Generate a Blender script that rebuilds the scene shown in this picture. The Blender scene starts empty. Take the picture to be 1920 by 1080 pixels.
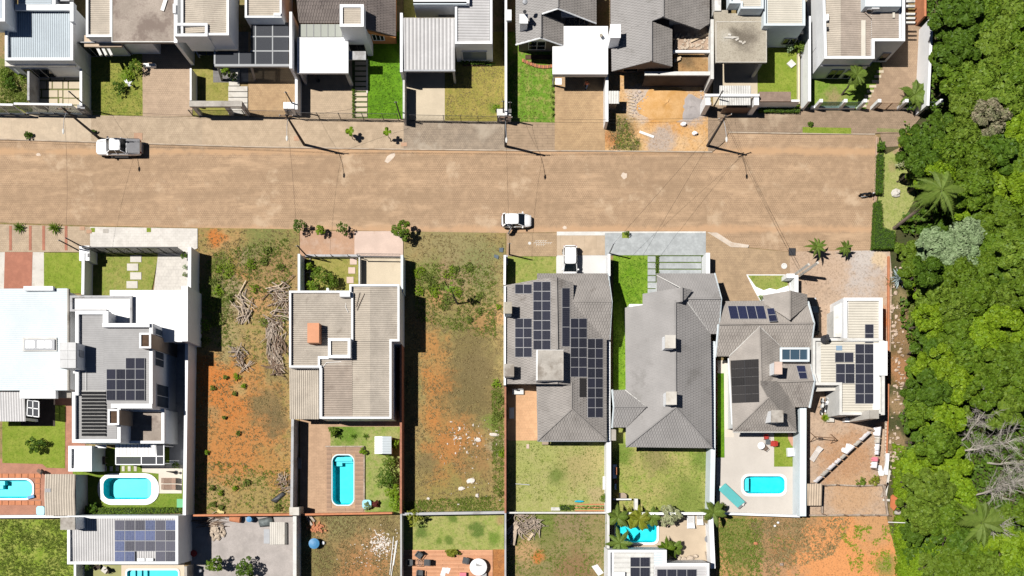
import bpy,bmesh,math,random
from mathutils import Vector,Matrix,noise
from mathutils.geometry import tessellate_polygon
random.seed(7)
S=bpy.context.scene
COL=S.collection
RAD=math.radians
# ------------------------------------------------------------------ camera, sky, sun, exposure
H,PX,NX,NY=100.0,16.0,950.0,890.0
cam=bpy.data.cameras.new('camera');co=bpy.data.objects.new('camera',cam);COL.objects.link(co)
co.location=(0,0,H);cam.sensor_width=36;cam.lens=30.0
cam.shift_x=(960-NX)/1920;cam.shift_y=(NY-540)/1920
cam.clip_start=1;cam.clip_end=3000
S.camera=co
SUN=Vector((.54,-.125,-1.0)).normalized()
elev=math.asin(-SUN.z)
wd=bpy.data.worlds.new('World');S.world=wd;wd.use_nodes=True
wn=wd.node_tree;wn.nodes.clear()
sky=wn.nodes.new('ShaderNodeTexSky');sky.sky_type='NISHITA';sky.sun_disc=False
sky.air_density=.35;sky.dust_density=.1;sky.altitude=500;sky.sun_elevation=elev;sky.sun_rotation=math.atan2(-SUN.x,-SUN.y)
bg=wn.nodes.new('ShaderNodeBackground');bg.inputs['Strength'].default_value=.05
wo=wn.nodes.new('ShaderNodeOutputWorld')
wn.links.new(sky.outputs[0],bg.inputs[0]);wn.links.new(bg.outputs[0],wo.inputs[0])
sl=bpy.data.lights.new('sun','SUN');sl.energy=5.0;sl.angle=RAD(.5);sl.color=(1,.965,.91)
so=bpy.data.objects.new('sun',sl);COL.objects.link(so)
so.rotation_euler=SUN.to_track_quat('-Z','Y').to_euler();so.location=(-30,20,80)
S.view_settings.view_transform='Standard';S.view_settings.look='None'
S.view_settings.exposure=0.25;S.view_settings.gamma=1;S.view_settings.use_curve_mapping=False
S.cycles.max_bounces=6;S.cycles.diffuse_bounces=1;S.cycles.transparent_max_bounces=12
# ------------------------------------------------------------------ survey helpers
def W(x,y,z=0.0):
 """surveyed map position (photo map units, 16 to the metre at ground) of a point at height z"""
 s=(H-z)/(H*PX)
 return Vector(((x-NX)*s,(NY-y)*s,z))
CAMP=Vector((0,0,H))
def onplane(x,y,P0,n):
 d=W(x,y,0)-CAMP
 return CAMP+d*((P0-CAMP).dot(n)/d.dot(n))
def area2(p):
 return sum(p[i][0]*p[(i+1)%len(p)][1]-p[(i+1)%len(p)][0]*p[i][1]for i in range(len(p)))
def ccw(p):
 return p if area2(p)>0 else p[::-1]
def rc(x0,y0,x1,y1):return[(x0,y0),(x1,y0),(x1,y1),(x0,y1)]
def inset(P,t):
 P=ccw(P);n=len(P);out=[]
 for i in range(n):
  a,b,c=Vector(P[i-1][:2]),Vector(P[i][:2]),Vector(P[(i+1)%n][:2])
  d1=(b-a).normalized();d2=(c-b).normalized()
  n1=Vector((-d1.y,d1.x));n2=Vector((-d2.y,d2.x))
  k=n1+n2;k=k/max(.3,k.dot(n1))
  out.append((b.x+k.x*t,b.y+k.y*t))
 return out
def rrect(x0,y0,x1,y1,r,n=6,bulge=0):
 out=[]
 for cx,cy,a0 in((x1-r,y0+r,-90),(x1-r,y1-r,0),(x0+r,y1-r,90),(x0+r,y0+r,180)):
  for k in range(n+1):
   a=RAD(a0+90*k/n);out.append((cx+r*math.cos(a),cy+r*math.sin(a)))
 if bulge:
  mx,my,hx,hy=(x0+x1)/2,(y0+y1)/2,(x1-x0)/2,(y1-y0)/2
  out=[(mx+(x-mx)*(1+bulge*(1-((y-my)/hy)**2)),my+(y-my)*(1+bulge*(1-((x-mx)/hx)**2)))for x,y in out]
 return out
# ------------------------------------------------------------------ mesh builder
ORG={}
class MB:
 def __init__(s):s.v=[];s.f=[];s.m=[];s.uv={}
 def add(s,vs,fs,mi=0):
  b=len(s.v);s.v+=[Vector(v)for v in vs]
  for f in fs:s.f.append([b+i for i in f]);s.m.append(mi)
  return s
 def box(s,x0,y0,z0,x1,y1,z1,mi=0):
  if x0>x1:x0,x1=x1,x0
  if y0>y1:y0,y1=y1,y0
  return s.add([(x0,y0,z0),(x1,y0,z0),(x1,y1,z0),(x0,y1,z0),(x0,y0,z1),(x1,y0,z1),(x1,y1,z1),(x0,y1,z1)],
      [(0,3,2,1),(4,5,6,7),(0,1,5,4),(1,2,6,5),(2,3,7,6),(3,0,4,7)],mi)
 def bx(s,x0,y0,x1,y1,z0,z1,mi=0,ref=None):
  r=z1 if ref is None else ref
  p,q=W(x0,y1,r),W(x1,y0,r)
  return s.box(p.x,p.y,z0,q.x,q.y,z1,mi)
 def prism(s,P,z0,z1,mi=0,holes=None,bottom=True):
  P=ccw([tuple(p[:2])for p in P]);n=len(P)
  if holes:
   hs=[ccw([tuple(p[:2])for p in h])[::-1]for h in holes]
   loops=[P]+hs;flat=[p for l in loops for p in l]
   tris=tessellate_polygon([[Vector((p[0],p[1],0))for p in l]for l in loops])
   fs=[]
   for t in tris:
    a=area2([flat[i]for i in t]);fs.append(t if a>0 else t[::-1])
   s.add([(x,y,z1)for x,y in flat],fs,mi)
   for l in loops:
    k=len(l);s.add([(x,y,z0)for x,y in l]+[(x,y,z1)for x,y in l],[(i,(i+1)%k,k+(i+1)%k,k+i)for i in range(k)],mi)
   return s
  fs=[(i,(i+1)%n,n+(i+1)%n,n+i)for i in range(n)]+[tuple(range(n,2*n))]
  if bottom:fs.append(tuple(range(n-1,-1,-1)))
  return s.add([(x,y,z0)for x,y in P]+[(x,y,z1)for x,y in P],fs,mi)
 def pp(s,pts,z0,z1,mi=0,ref=None):
  r=z1 if ref is None else ref
  return s.prism([W(x,y,r)for x,y in pts],z0,z1,mi)
 def slab(s,pts3,t,mi=0):
  """planar 3D polygon given thickness t downwards along its normal"""
  P=[Vector(p)for p in pts3];n=Vector((0,0,0))
  for i in range(len(P)):n+=P[i].cross(P[(i+1)%len(P)])
  if n.z<0:P=P[::-1];n=-n
  n.normalize();k=len(P)
  return s.add(P+[p-n*t for p in P],[tuple(range(k)),tuple(range(2*k-1,k-1,-1))]+[(i,k+i,k+(i+1)%k,(i+1)%k)for i in range(k)],mi)
 def tube(s,pts,r,n=6,mi=0,cap=True):
  pts=[Vector(p)for p in pts];rs=r if isinstance(r,(list,tuple))else[r]*len(pts);b=len(s.v)
  for i,p in enumerate(pts):
   d=(pts[min(i+1,len(pts)-1)]-pts[max(i-1,0)]).normalized()
   u=d.cross(Vector((0,0,1)))
   if u.length<.05:u=d.cross(Vector((1,0,0)))
   u.normalize();w=d.cross(u)
   for k in range(n):
    a=2*math.pi*k/n;s.v.append(p+(u*math.cos(a)+w*math.sin(a))*rs[i])
  for i in range(len(pts)-1):
   for k in range(n):
    s.f.append([b+i*n+k,b+i*n+(k+1)%n,b+(i+1)*n+(k+1)%n,b+(i+1)*n+k]);s.m.append(mi)
  if cap:
   s.f.append([b+k for k in range(n-1,-1,-1)]);s.m.append(mi)
   e=b+(len(pts)-1)*n;s.f.append([e+k for k in range(n)]);s.m.append(mi)
  return s
 def bar(s,a,b,w,h=None,mi=0):
  a,b=Vector(a),Vector(b);d=(b-a).normalized();h=h or w
  u=d.cross(Vector((0,0,1)))
  if u.length<.05:u=Vector((1,0,0))
  u.normalize();k=u.cross(d).normalized()
  c=[(-w/2,-h/2),(w/2,-h/2),(w/2,h/2),(-w/2,h/2)]
  return s.add([a+u*x+k*y for x,y in c]+[b+u*x+k*y for x,y in c],[(3,2,1,0),(4,5,6,7),(0,1,5,4),(1,2,6,5),(2,3,7,6),(3,0,4,7)],mi)
 def lathe(s,c,prof,n=14,mi=0):
  b=len(s.v)
  for r,z in prof:
   for k in range(n):
    a=2*math.pi*k/n;s.v.append(Vector((c[0]+r*math.cos(a),c[1]+r*math.sin(a),c[2]+z)))
  for i in range(len(prof)-1):
   for k in range(n):
    s.f.append([b+i*n+k,b+i*n+(k+1)%n,b+(i+1)*n+(k+1)%n,b+(i+1)*n+k]);s.m.append(mi)
  e=b+(len(prof)-1)*n;s.f.append([e+k for k in range(n)]);s.m.append(mi)
  return s
 def blob(s,c,rx,ry,rz,seed=0,n=8,m=5,rough=.25,mi=0):
  b=len(s.v);c=Vector(c)
  for i in range(m+1):
   t=math.pi*i/m
   for k in range(n):
    a=2*math.pi*k/n
    d=Vector((math.sin(t)*math.cos(a),math.sin(t)*math.sin(a),math.cos(t)))
    q=1+rough*noise.noise(d*1.7+Vector((seed*3.1,seed*1.7,0)))
    s.v.append(c+Vector((d.x*rx,d.y*ry,d.z*rz))*q)
  for i in range(m):
   for k in range(n):
    s.f.append([b+i*n+k,b+(i+1)*n+k,b+(i+1)*n+(k+1)%n,b+i*n+(k+1)%n]);s.m.append(mi)
  return s
 def mesh(s,name,mats,o=None,smooth=False):
  me=bpy.data.meshes.new(name);o=o or Vector((0,0,0))
  me.from_pydata([tuple(v-o)for v in s.v],[],s.f)
  for m in(mats if isinstance(mats,(list,tuple))else[mats]):me.materials.append(m)
  if any(s.m):me.polygons.foreach_set('material_index',s.m)
  if smooth:me.polygons.foreach_set('use_smooth',[True]*len(s.f))
  if s.uv:
   ul=me.uv_layers.new(name='UVMap')
   for pi,uvs in s.uv.items():
    for li,c in zip(me.polygons[pi].loop_indices,uvs):ul.data[li].uv=c
  me.update();return me
 def build(s,name,mats,parent=None,smooth=False,label=None,kind=None):
  o=ORG.get(parent.name)if parent else None
  ob=bpy.data.objects.new(name,s.mesh(name,mats,o,smooth));COL.objects.link(ob)
  if parent:ob.parent=parent;ORG[ob.name]=o
  if label:ob['label']=label
  if kind:ob['kind']=kind
  return ob
 def top(s,name,mats,label,cat,group=None,smooth=False):
  """a thing that is one single mesh; origin at its base"""
  n=len(s.v);c=Vector((sum(v.x for v in s.v)/n,sum(v.y for v in s.v)/n,min(v.z for v in s.v)))
  ob=bpy.data.objects.new(name,s.mesh(name,mats,c,smooth));ob.location=c;COL.objects.link(ob)
  tag(ob,label,cat,group);return ob
def tag(o,label,cat,group=None):
 o['label']=label;o['category']=cat
 if group:o['group']=group
def thing(name,label,cat,loc=None,group=None):
 o=bpy.data.objects.new(name,None);COL.objects.link(o);o.empty_display_size=.3
 loc=Vector((0,0,0))if loc is None else(W(*loc)if len(loc)==2 else Vector(loc))
 o.location=loc;ORG[o.name]=loc;tag(o,label,cat,group);return o
def kids(o):return[c for c in ALLKIDS.get(o.name,[])]
ALLKIDS={}
def reg(o):
 """remember a prototype's children so that it can be copied"""
 for c in COL.objects:
  if c.parent:ALLKIDS.setdefault(c.parent.name,[])
 ALLKIDS[o.name]=[c for c in COL.objects if c.parent==o]
 for c in ALLKIDS[o.name]:ALLKIDS[c.name]=[d for d in COL.objects if d.parent==c]
 return o
def dup(o,loc,rz=0,sc=1,label=None,group=None,parent=None):
 c=o.copy();COL.objects.link(c)
 if parent is None:
  c.location=loc;c.rotation_euler=(0,0,rz);c.scale=(sc,sc,sc)if not isinstance(sc,tuple)else sc
  if label:c['label']=label
  if group:c['group']=group
 else:c.parent=parent
 for k in ALLKIDS.get(o.name,[]):dup(k,None,parent=c)
 return c
# ------------------------------------------------------------------ materials
def nd(nt,t,_in=None,**k):
 n=nt.nodes.new(t)
 for a,b in k.items():setattr(n,a,b)
 for a,b in(_in or{}).items():
  if hasattr(b,'is_output'):nt.links.new(b,n.inputs[a])
  else:n.inputs[a].default_value=b
 return n
def c4(c):return(c[0],c[1],c[2],1)
def mixc(nt,f,a,b):
 m=nd(nt,'ShaderNodeMix',data_type='RGBA')
 for i,v in((0,f),(6,a),(7,b)):
  if hasattr(v,'is_output'):nt.links.new(v,m.inputs[i])
  else:m.inputs[i].default_value=v if i==0 else c4(v)
 return m.outputs[2]
def rng(nt,v,a,b,lo=0,hi=1,smooth=True):
 m=nd(nt,'ShaderNodeMapRange',{0:v,1:a,2:b,3:lo,4:hi},interpolation_type='SMOOTHSTEP' if smooth else 'LINEAR');return m.outputs[0]
def nz(nt,vec,scale,det=4,rough=.6):
 return nd(nt,'ShaderNodeTexNoise',{'Vector':vec,'Scale':scale,'Detail':det,'Roughness':rough}).outputs[0]
def newmat(name):
 m=bpy.data.materials.new(name);m.use_nodes=True;nt=m.node_tree
 return m,nt,nt.nodes['Principled BSDF'],nd(nt,'ShaderNodeNewGeometry').outputs['Position']
MC={}
def M(name,col=None,rough=.75,var=.14,sc=.6,fine=9,bump=.15,metal=0,spec=.3,col2=None,stain=None,smix=.5):
 """plain surface: two scales of tone variation, optional second colour and stains, fine relief"""
 if name in MC:return MC[name]
 m,nt,b,P=newmat(name)
 n1=nz(nt,P,sc,5);n2=nz(nt,P,fine,3)
 c=mixc(nt,rng(nt,n1,.3,.7),[x*(1-var)for x in col],col2 or[min(1,x*(1+var))for x in col])
 c=mixc(nt,rng(nt,n2,.35,.75,0,.55),c,[x*(1-var*1.6)for x in col])
 if stain:
  n3=nz(nt,P,sc*.55+.11,6,.7);c=mixc(nt,rng(nt,n3,smix,smix+.16,0,.8),c,stain)
 nt.links.new(c,b.inputs['Base Color'])
 b.inputs['Roughness'].default_value=rough;b.inputs['Metallic'].default_value=metal;b.inputs['Specular IOR Level'].default_value=spec
 if bump:
  bp=nd(nt,'ShaderNodeBump',{'Strength':bump,'Distance':.03,'Height':n2});nt.links.new(bp.outputs[0],b.inputs['Normal'])
 MC[name]=m;return m
def PAV(name,col,col2,joint,bw=.22,bh=.11,stain=None,smix=.55,mort=.02,off=.5,rot=0,big=.09,drift=None):
 """laid pavers: brick joints in map space plus dust and stains"""
 if name in MC:return MC[name]
 m,nt,b,P=newmat(name)
 v=P
 if rot:
  v=nd(nt,'ShaderNodeMapping',{'Vector':P,'Rotation':(0,0,rot)}).outputs[0]
 t=nd(nt,'ShaderNodeTexBrick',{'Vector':v,'Color1':c4(col),'Color2':c4(col2),'Mortar':c4(joint),'Scale':1.0,'Mortar Size':mort,'Brick Width':bw,'Row Height':bh,'Bias':0.0,'Mortar Smooth':.2},offset=off)
 n1=nz(nt,P,big,7,.62);n2=nz(nt,P,1.1,6,.7);n3=nz(nt,P,6,3)
 c=mixc(nt,rng(nt,n1,.35,.65,0,.7),t.outputs[0],[x*.8 for x in col2])
 c=mixc(nt,rng(nt,n2,.38,.7,0,.5),c,[min(1,x*1.22)for x in col])
 c=mixc(nt,rng(nt,n3,.45,.8,0,.35),c,joint)
 if drift:
  sv=nd(nt,'ShaderNodeMapping',{'Vector':P,'Scale':(.05,.55,1),'Rotation':(0,0,.12)}).outputs[0]
  c=mixc(nt,rng(nt,nz(nt,sv,1.0,6,.65),.42,.68,0,.55),c,[x*.72 for x in col2]);sv=nd(nt,'ShaderNodeMapping',{'Vector':P,'Scale':(.1,.4,1),'Rotation':(0,0,-.5)}).outputs[0]
  c=mixc(nt,rng(nt,nz(nt,sv,1.3,6,.7),.5,.72,0,.6),c,[min(1,x*1.3)for x in col])
 if stain:c=mixc(nt,rng(nt,nz(nt,P,.23,7,.68),smix,smix+.14,0,.85),c,stain)
 if drift:
  sp=nd(nt,'ShaderNodeSeparateXYZ',{0:P})
  for(yy,wdt,dc)in drift:
   a=nd(nt,'ShaderNodeMath',{0:sp.outputs[1],1:yy},operation='SUBTRACT').outputs[0]
   a=nd(nt,'ShaderNodeMath',{0:a},operation='ABSOLUTE').outputs[0]
   a2=nd(nt,'ShaderNodeMath',{0:n2,1:-wdt*1.8},operation='MULTIPLY').outputs[0]
   a3=nd(nt,'ShaderNodeMath',{0:nz(nt,P,.14,4),1:-wdt*2.2},operation='MULTIPLY').outputs[0]
   a=nd(nt,'ShaderNodeMath',{0:a,1:a2},operation='ADD').outputs[0]
   a=nd(nt,'ShaderNodeMath',{0:a,1:a3},operation='ADD').outputs[0]
   c=mixc(nt,rng(nt,a,-wdt*2.0,-wdt*.9,.85,0),c,dc)
 nt.links.new(c,b.inputs['Base Color']);b.inputs['Roughness'].default_value=.85;b.inputs['Specular IOR Level'].default_value=.2
 hh=nd(nt,'ShaderNodeMath',{0:t.outputs[1],1:-1.0},operation='MULTIPLY').outputs[0]
 hh=nd(nt,'ShaderNodeMath',{0:hh,1:n3},operation='ADD').outputs[0]
 bp=nd(nt,'ShaderNodeBump',{'Strength':.35,'Distance':.012,'Height':hh});nt.links.new(bp.outputs[0],b.inputs['Normal'])
 MC[name]=m;return m
def GR(name,c1,c2,c3,blobs=(),sc=.35,fine=5.0,bump=.5,zl=0):
 """open ground: three colours in drifting patches, plus named patches (map x, y, radius, colour, softness)"""
 if name in MC:return MC[name]
 m,nt,b,P=newmat(name)
 n1=nz(nt,P,sc,7,.65);n2=nz(nt,P,fine,4,.7);n3=nz(nt,P,1.4,5,.7);n4=nz(nt,P,17,2,.6)
 c=mixc(nt,rng(nt,n1,.36,.62),c1,c2)
 c=mixc(nt,rng(nt,n3,.44,.66,0,.85),c,c3)
 wob=nd(nt,'ShaderNodeTexNoise',{'Vector':P,'Scale':.55,'Detail':6.0,'Roughness':.72}).outputs['Color']
 wv=nd(nt,'ShaderNodeVectorMath',{0:wob,1:(.5,.5,.5)},operation='SUBTRACT').outputs[0]
 for(x,y,r,col,soft)in blobs:
  w=W(x,y);rm=r/PX
  sv=nd(nt,'ShaderNodeVectorMath',{0:wv,'Scale':rm*2.3+.35},operation='SCALE').outputs[0]
  pv=nd(nt,'ShaderNodeVectorMath',{0:P,1:sv},operation='ADD').outputs[0]
  d=nd(nt,'ShaderNodeVectorMath',{0:pv,1:(w.x,w.y,zl)},operation='DISTANCE').outputs[1]
  k=rng(nt,d,rm*(1-soft),rm*(1+soft*.6),.92,0)
  k=nd(nt,'ShaderNodeMath',{0:k,1:rng(nt,n2,.2,.5,.45,1)},operation='MULTIPLY').outputs[0]
  c=mixc(nt,k,c,col)
 c=mixc(nt,rng(nt,n2,.46,.72,0,.72),c,[x*.42 for x in c1])
 c=mixc(nt,rng(nt,n4,.52,.72,0,.45),c,[min(1,x*1.55+.015)for x in c2])
 nt.links.new(c,b.inputs['Base Color']);b.inputs['Roughness'].default_value=.95;b.inputs['Specular IOR Level'].default_value=.1
 bp=nd(nt,'ShaderNodeBump',{'Strength':bump,'Distance':.08,'Height':n2});nt.links.new(bp.outputs[0],b.inputs['Normal'])
 MC[name]=m;return m
def LEAF(name,c1,c2,c3,trans=.25):
 """foliage: tone differs leaf by leaf and plant by plant; light passes partly through"""
 if name in MC:return MC[name]
 m,nt,b,P=newmat(name)
 g=nt.nodes['Geometry']if 'Geometry' in nt.nodes else nd(nt,'ShaderNodeNewGeometry')
 isl=g.outputs['Random Per Island'];ob=nd(nt,'ShaderNodeObjectInfo').outputs['Random']
 c=mixc(nt,isl,c1,c2)
 c=mixc(nt,rng(nt,nz(nt,P,.9,3),.42,.64,0,.75),c,c3)
 c=mixc(nt,nd(nt,'ShaderNodeMath',{0:ob,1:.45},operation='MULTIPLY').outputs[0],c,[x*.55 for x in c2])
 nt.links.new(c,b.inputs['Base Color']);b.inputs['Roughness'].default_value=.55;b.inputs['Specular IOR Level'].default_value=.25
 tr=nd(nt,'ShaderNodeBsdfTranslucent',{0:c});mx=nd(nt,'ShaderNodeMixShader',{0:trans})
 nt.links.new(b.outputs[0],mx.inputs[1]);nt.links.new(tr.outputs[0],mx.inputs[2])
 nt.links.new(mx.outputs[0],nt.nodes['Material Output'].inputs[0]);MC[name]=m;return m
def GLASS(name,col,tint=(.5,.55,.6),f=.5,rough=.03):
 """pane: part reflecting dark surface, part see-through"""
 if name in MC:return MC[name]
 m,nt,b,P=newmat(name)
 b.inputs['Base Color'].default_value=c4(col);b.inputs['Roughness'].default_value=rough;b.inputs['Specular IOR Level'].default_value=.6 if rough<.09 else .1
 tr=nd(nt,'ShaderNodeBsdfTransparent',{0:c4(tint)});mx=nd(nt,'ShaderNodeMixShader',{0:f})
 nt.links.new(b.outputs[0],mx.inputs[1]);nt.links.new(tr.outputs[0],mx.inputs[2])
 nt.links.new(mx.outputs[0],nt.nodes['Material Output'].inputs[0]);MC[name]=m;return m
def CELL(name,col,col2,line):
 """photovoltaic cells: grid printed on the panel face"""
 if name in MC:return MC[name]
 m,nt,b,P=newmat(name)
 uv=nd(nt,'ShaderNodeUVMap').outputs[0]
 t=nd(nt,'ShaderNodeTexBrick',{'Vector':uv,'Color1':c4(col),'Color2':c4(col2),'Mortar':c4(line),'Scale':1.0,'Mortar Size':.035,'Brick Width':1.0,'Row Height':1.0,'Mortar Smooth':.1},offset=0.0)
 ob=nd(nt,'ShaderNodeObjectInfo').outputs['Random']
 c=mixc(nt,rng(nt,ob,0,1,0,.6,False),t.outputs[0],[x*1.8 for x in col2])
 nt.links.new(c,b.inputs['Base Color']);b.inputs['Roughness'].default_value=.75;b.inputs['Specular IOR Level'].default_value=.06
 MC[name]=m;return m
white=M('white_paint',(.78,.79,.8),.6,.05,.5,5,.05,stain=(.55,.54,.5),smix=.62)
white2=M('bright_white_membrane',(.83,.83,.83),.5,.03,.3,4,.03)
dirtyw=M('weathered_white',(.62,.61,.58),.8,.12,.7,6,.1,stain=(.35,.33,.3),smix=.55)
greyw=M('grey_render',(.42,.42,.43),.85,.1,.6,8,.1,stain=(.25,.24,.23))
conc=M('bare_concrete',(.4,.37,.33),.9,.16,.5,7,.15,stain=(.2,.17,.14),smix=.5)
conc_b=M('stained_concrete_roof',(.34,.285,.24),.9,.2,.35,6,.2,col2=(.4,.34,.29),stain=(.17,.13,.11),smix=.46)
conc_y0=M('yellowish_concrete_roof',(.36,.32,.255),.9,.18,.4,6,.2,col2=(.42,.38,.31),stain=(.13,.11,.08),smix=.56)
pale=M('pale_concrete',(.56,.53,.48),.85,.07,.8,9,.1,stain=(.42,.38,.32))
bluemetal=M('pale_blue_metal_sheet',(.47,.53,.575),.7,.06,.3,3,.02,spec=.2)
bluewhite=M('blue_white_metal_sheet',(.6,.66,.69),.8,.06,.25,3,.02,spec=.12)
greymetal=M('light_grey_metal_sheet',(.5,.49,.49),.5,.07,.5,3,.02,spec=.4)
greymetal2=M('grey_metal_sheet',(.35,.345,.345),.8,.07,.5,3,.02,spec=.12)
fibre=M('fibre_cement_sheet',(.45,.4,.34),.85,.13,.8,6,.1,stain=(.28,.24,.2),smix=.58)
fibre2=M('beige_sheet',(.5,.44,.365),.8,.1,.8,6,.08,stain=(.36,.3,.25),smix=.6)
fibre3=M('cream_sheet',(.6,.56,.48),.75,.06,.8,6,.05,stain=(.45,.41,.34),smix=.62)
brownfibre=M('brown_fibre_sheet',(.4,.335,.28),.85,.13,.8,6,.1,stain=(.25,.2,.165),smix=.58)
tile_g=M('grey_concrete_tile',(.235,.225,.22),.8,.12,.6,8,.1,stain=(.16,.15,.145),smix=.58)
tile_b=M('brown_grey_concrete_tile',(.28,.258,.24),.8,.14,.6,8,.1,stain=(.16,.14,.125),smix=.56)
tile_l=M('smooth_grey_tile',(.285,.272,.264),.75,.09,.4,8,.06,stain=(.2,.19,.18),smix=.53)
tile_t=M('tan_grey_concrete_tile',(.315,.285,.258),.8,.12,.6,8,.1,stain=(.18,.155,.14),smix=.56)
tile_d=M('dark_brown_tile',(.19,.16,.145),.8,.16,.8,8,.1,stain=(.11,.09,.085),smix=.55)
frame_m=M('aluminium_frame',(.4,.4,.41),.7,.04,1,5,0,spec=.15)
heat_m=M('black_heater_tube',(.018,.018,.02),.8,.1,2,9,0,spec=.1)
dark_m=M('dark_metal',(.035,.035,.04),.5,.1,1,9,0,spec=.4)
grey_m=M('grey_painted_metal',(.2,.2,.21),.5,.08,1,6,0,spec=.4)
steel=M('galvanised_steel',(.36,.37,.39),.65,.08,1,6,0,spec=.5)
rustm=M('rusty_metal',(.2,.11,.06),.8,.2,2,9,.1)
black=M('black_plastic',(.015,.015,.017),.5,.1,2,9,0)
brownw=M('brown_painted_wall',(.17,.12,.09),.85,.1,.8,8,.1)
tanw=M('tan_wall',(.36,.28,.21),.85,.1,.8,8,.1)
orangew=M('orange_wall',(.55,.23,.08),.8,.08,.8,8,.1)
brickw=M('red_brick_wall',(.36,.16,.1),.9,.2,2.5,9,.2)
wood=M('weathered_wood',(.36,.28,.22),.9,.3,1.5,9,.2,col2=(.48,.4,.33))
woodlt=M('pale_timber',(.56,.44,.31),.85,.15,1.5,9,.1)
bark=M('tree_bark',(.11,.085,.065),.95,.25,2,12,.3)
palebark=M('bleached_dead_wood',(.46,.42,.37),.9,.18,1.5,9,.2)
soilp=M('potting_soil',(.09,.055,.035),.95,.3,2,12,.3)
terra=M('terracotta',(.5,.2,.1),.85,.12,2,9,.1)
tank_o=M('orange_water_tank',(.56,.25,.13),.6,.06,1,6,0)
redm=M('red_plastic',(.4,.04,.03),.5,.08,1,6,0)
bluem=M('blue_plastic',(.06,.22,.42),.45,.06,1,6,0)
teal=M('turquoise_cover',(.1,.4,.4),.5,.06,1,6,.03)
poolm=M('turquoise_pool_shell',(.03,.68,.8),.4,.12,1.1,3,0,col2=(.05,.8,.9))
poolstep=M('pale_turquoise_pool_step',(.12,.62,.72),.4,.04,.6,3,0)
ltblue=M('light_blue_plastic',(.3,.6,.72),.45,.05,1,6,0)
greenp=M('green_plastic',(.08,.36,.16),.5,.06,1,6,0)
pink=M('pink_cloth',(.65,.2,.25),.9,.06,2,9,.05)
cloth=M('white_cloth',(.8,.78,.8),.9,.05,2,9,.05)
stone=M('white_rubble_stone',(.66,.6,.54),.9,.15,3,9,.2)
stone_b=M('buff_stone',(.5,.41,.32),.9,.2,3,9,.2)
pipe_w=M('white_pipe',(.75,.74,.72),.5,.05,1,6,0)
pv=CELL('photovoltaic_cells',(.012,.014,.024),(.02,.021,.032),(.11,.11,.12))
pvb=CELL('blue_photovoltaic_cells',(.06,.075,.14),(.1,.12,.22),(.28,.3,.36))
pvg=CELL('grey_photovoltaic_cells',(.05,.05,.065),(.075,.075,.095),(.28,.28,.3))
pvd=CELL('navy_photovoltaic_cells',(.012,.015,.04),(.018,.022,.055),(.07,.075,.1))
heat=CELL('black_pool_heater_mat',(.02,.019,.02),(.028,.026,.026),(.05,.05,.05))
glass_d=GLASS('dark_window_glass',(.012,.016,.02),(.2,.22,.24),.15)
glass_c=GLASS('smoked_canopy_glass',(.1,.105,.12),(.45,.48,.52),.5,.5)
glass_l=GLASS('clear_panel_glass',(.2,.22,.24),(.72,.76,.78),.62,.08)
car_w=M('white_car_paint',(.8,.8,.8),.25,.01,1,5,0,spec=.6)
car_k=M('black_car_paint',(.006,.007,.008),.15,.02,1,5,0,spec=.6)
rubber=M('tyre_rubber',(.012,.012,.012),.9,.1,2,9,0)
carglass=M('car_glass',(.008,.012,.016),.06,.05,1,5,0,spec=.7)
redlamp=M('red_lamp_glass',(.25,.01,.012),.2,.05,1,5,0,spec=.6)
clearlamp=M('headlamp_glass',(.55,.57,.6),.12,.05,1,5,0,spec=.8)
def water():
 m,nt,b,P=newmat('pool_water')
 tr=nd(nt,'ShaderNodeBsdfTransparent',{0:(.8,1,1,1)});gl=nd(nt,'ShaderNodeBsdfGlossy',{0:(1,1,1,1),'Roughness':.02})
 bp=nd(nt,'ShaderNodeBump',{'Strength':.25,'Distance':.03,'Height':nz(nt,P,3.2,3)})
 nt.links.new(bp.outputs[0],gl.inputs['Normal'])
 fr=nd(nt,'ShaderNodeFresnel',{0:1.33});mx=nd(nt,'ShaderNodeMixShader',{0:fr.outputs[0]})
 nt.links.new(tr.outputs[0],mx.inputs[1]);nt.links.new(gl.outputs[0],mx.inputs[2]);nt.links.new(mx.outputs[0],nt.nodes['Material Output'].inputs[0])
 return m
water_m=water()
lf_mid=LEAF('leaf_mid_green',(.07,.145,.01),(.185,.275,.022),(.12,.215,.014))
lf_dark=LEAF('leaf_dark_green',(.05,.115,.01),(.13,.22,.018),(.085,.17,.014))
lf_lime=LEAF('leaf_bright_green',(.125,.235,.01),(.29,.41,.02),(.18,.305,.012))
lf_olive=LEAF('leaf_olive_green',(.09,.165,.014),(.22,.31,.035),(.145,.235,.02))
lf_silver=LEAF('leaf_silver_green',(.2,.3,.13),(.38,.48,.26),(.26,.37,.17))
lf_pink=LEAF('leaf_with_pink_blossom',(.15,.2,.06),(.48,.4,.28),(.17,.25,.07))
lf_yel=LEAF('leaf_yellow_green',(.2,.24,.02),(.32,.33,.04),(.22,.28,.02))
lf_palm=LEAF('palm_frond_green',(.11,.18,.025),(.2,.27,.05),(.14,.22,.03))
lf_agave=LEAF('blue_grey_agave',(.28,.36,.36),(.42,.5,.5),(.33,.41,.42),.1)
lf_hedge=LEAF('clipped_hedge_green',(.065,.16,.01),(.13,.24,.018),(.09,.19,.012))
lf_dry=LEAF('dry_grass_blade',(.26,.2,.085),(.38,.3,.15),(.3,.23,.1))
lf_weed=LEAF('weed_green',(.14,.2,.03),(.22,.28,.05),(.17,.23,.035))
lf_cream=LEAF('cream_variegated_leaf',(.3,.33,.16),(.45,.46,.27),(.36,.38,.2))
lf_red=LEAF('dark_red_leaf',(.12,.02,.02),(.22,.05,.04),(.1,.06,.03))
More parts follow.
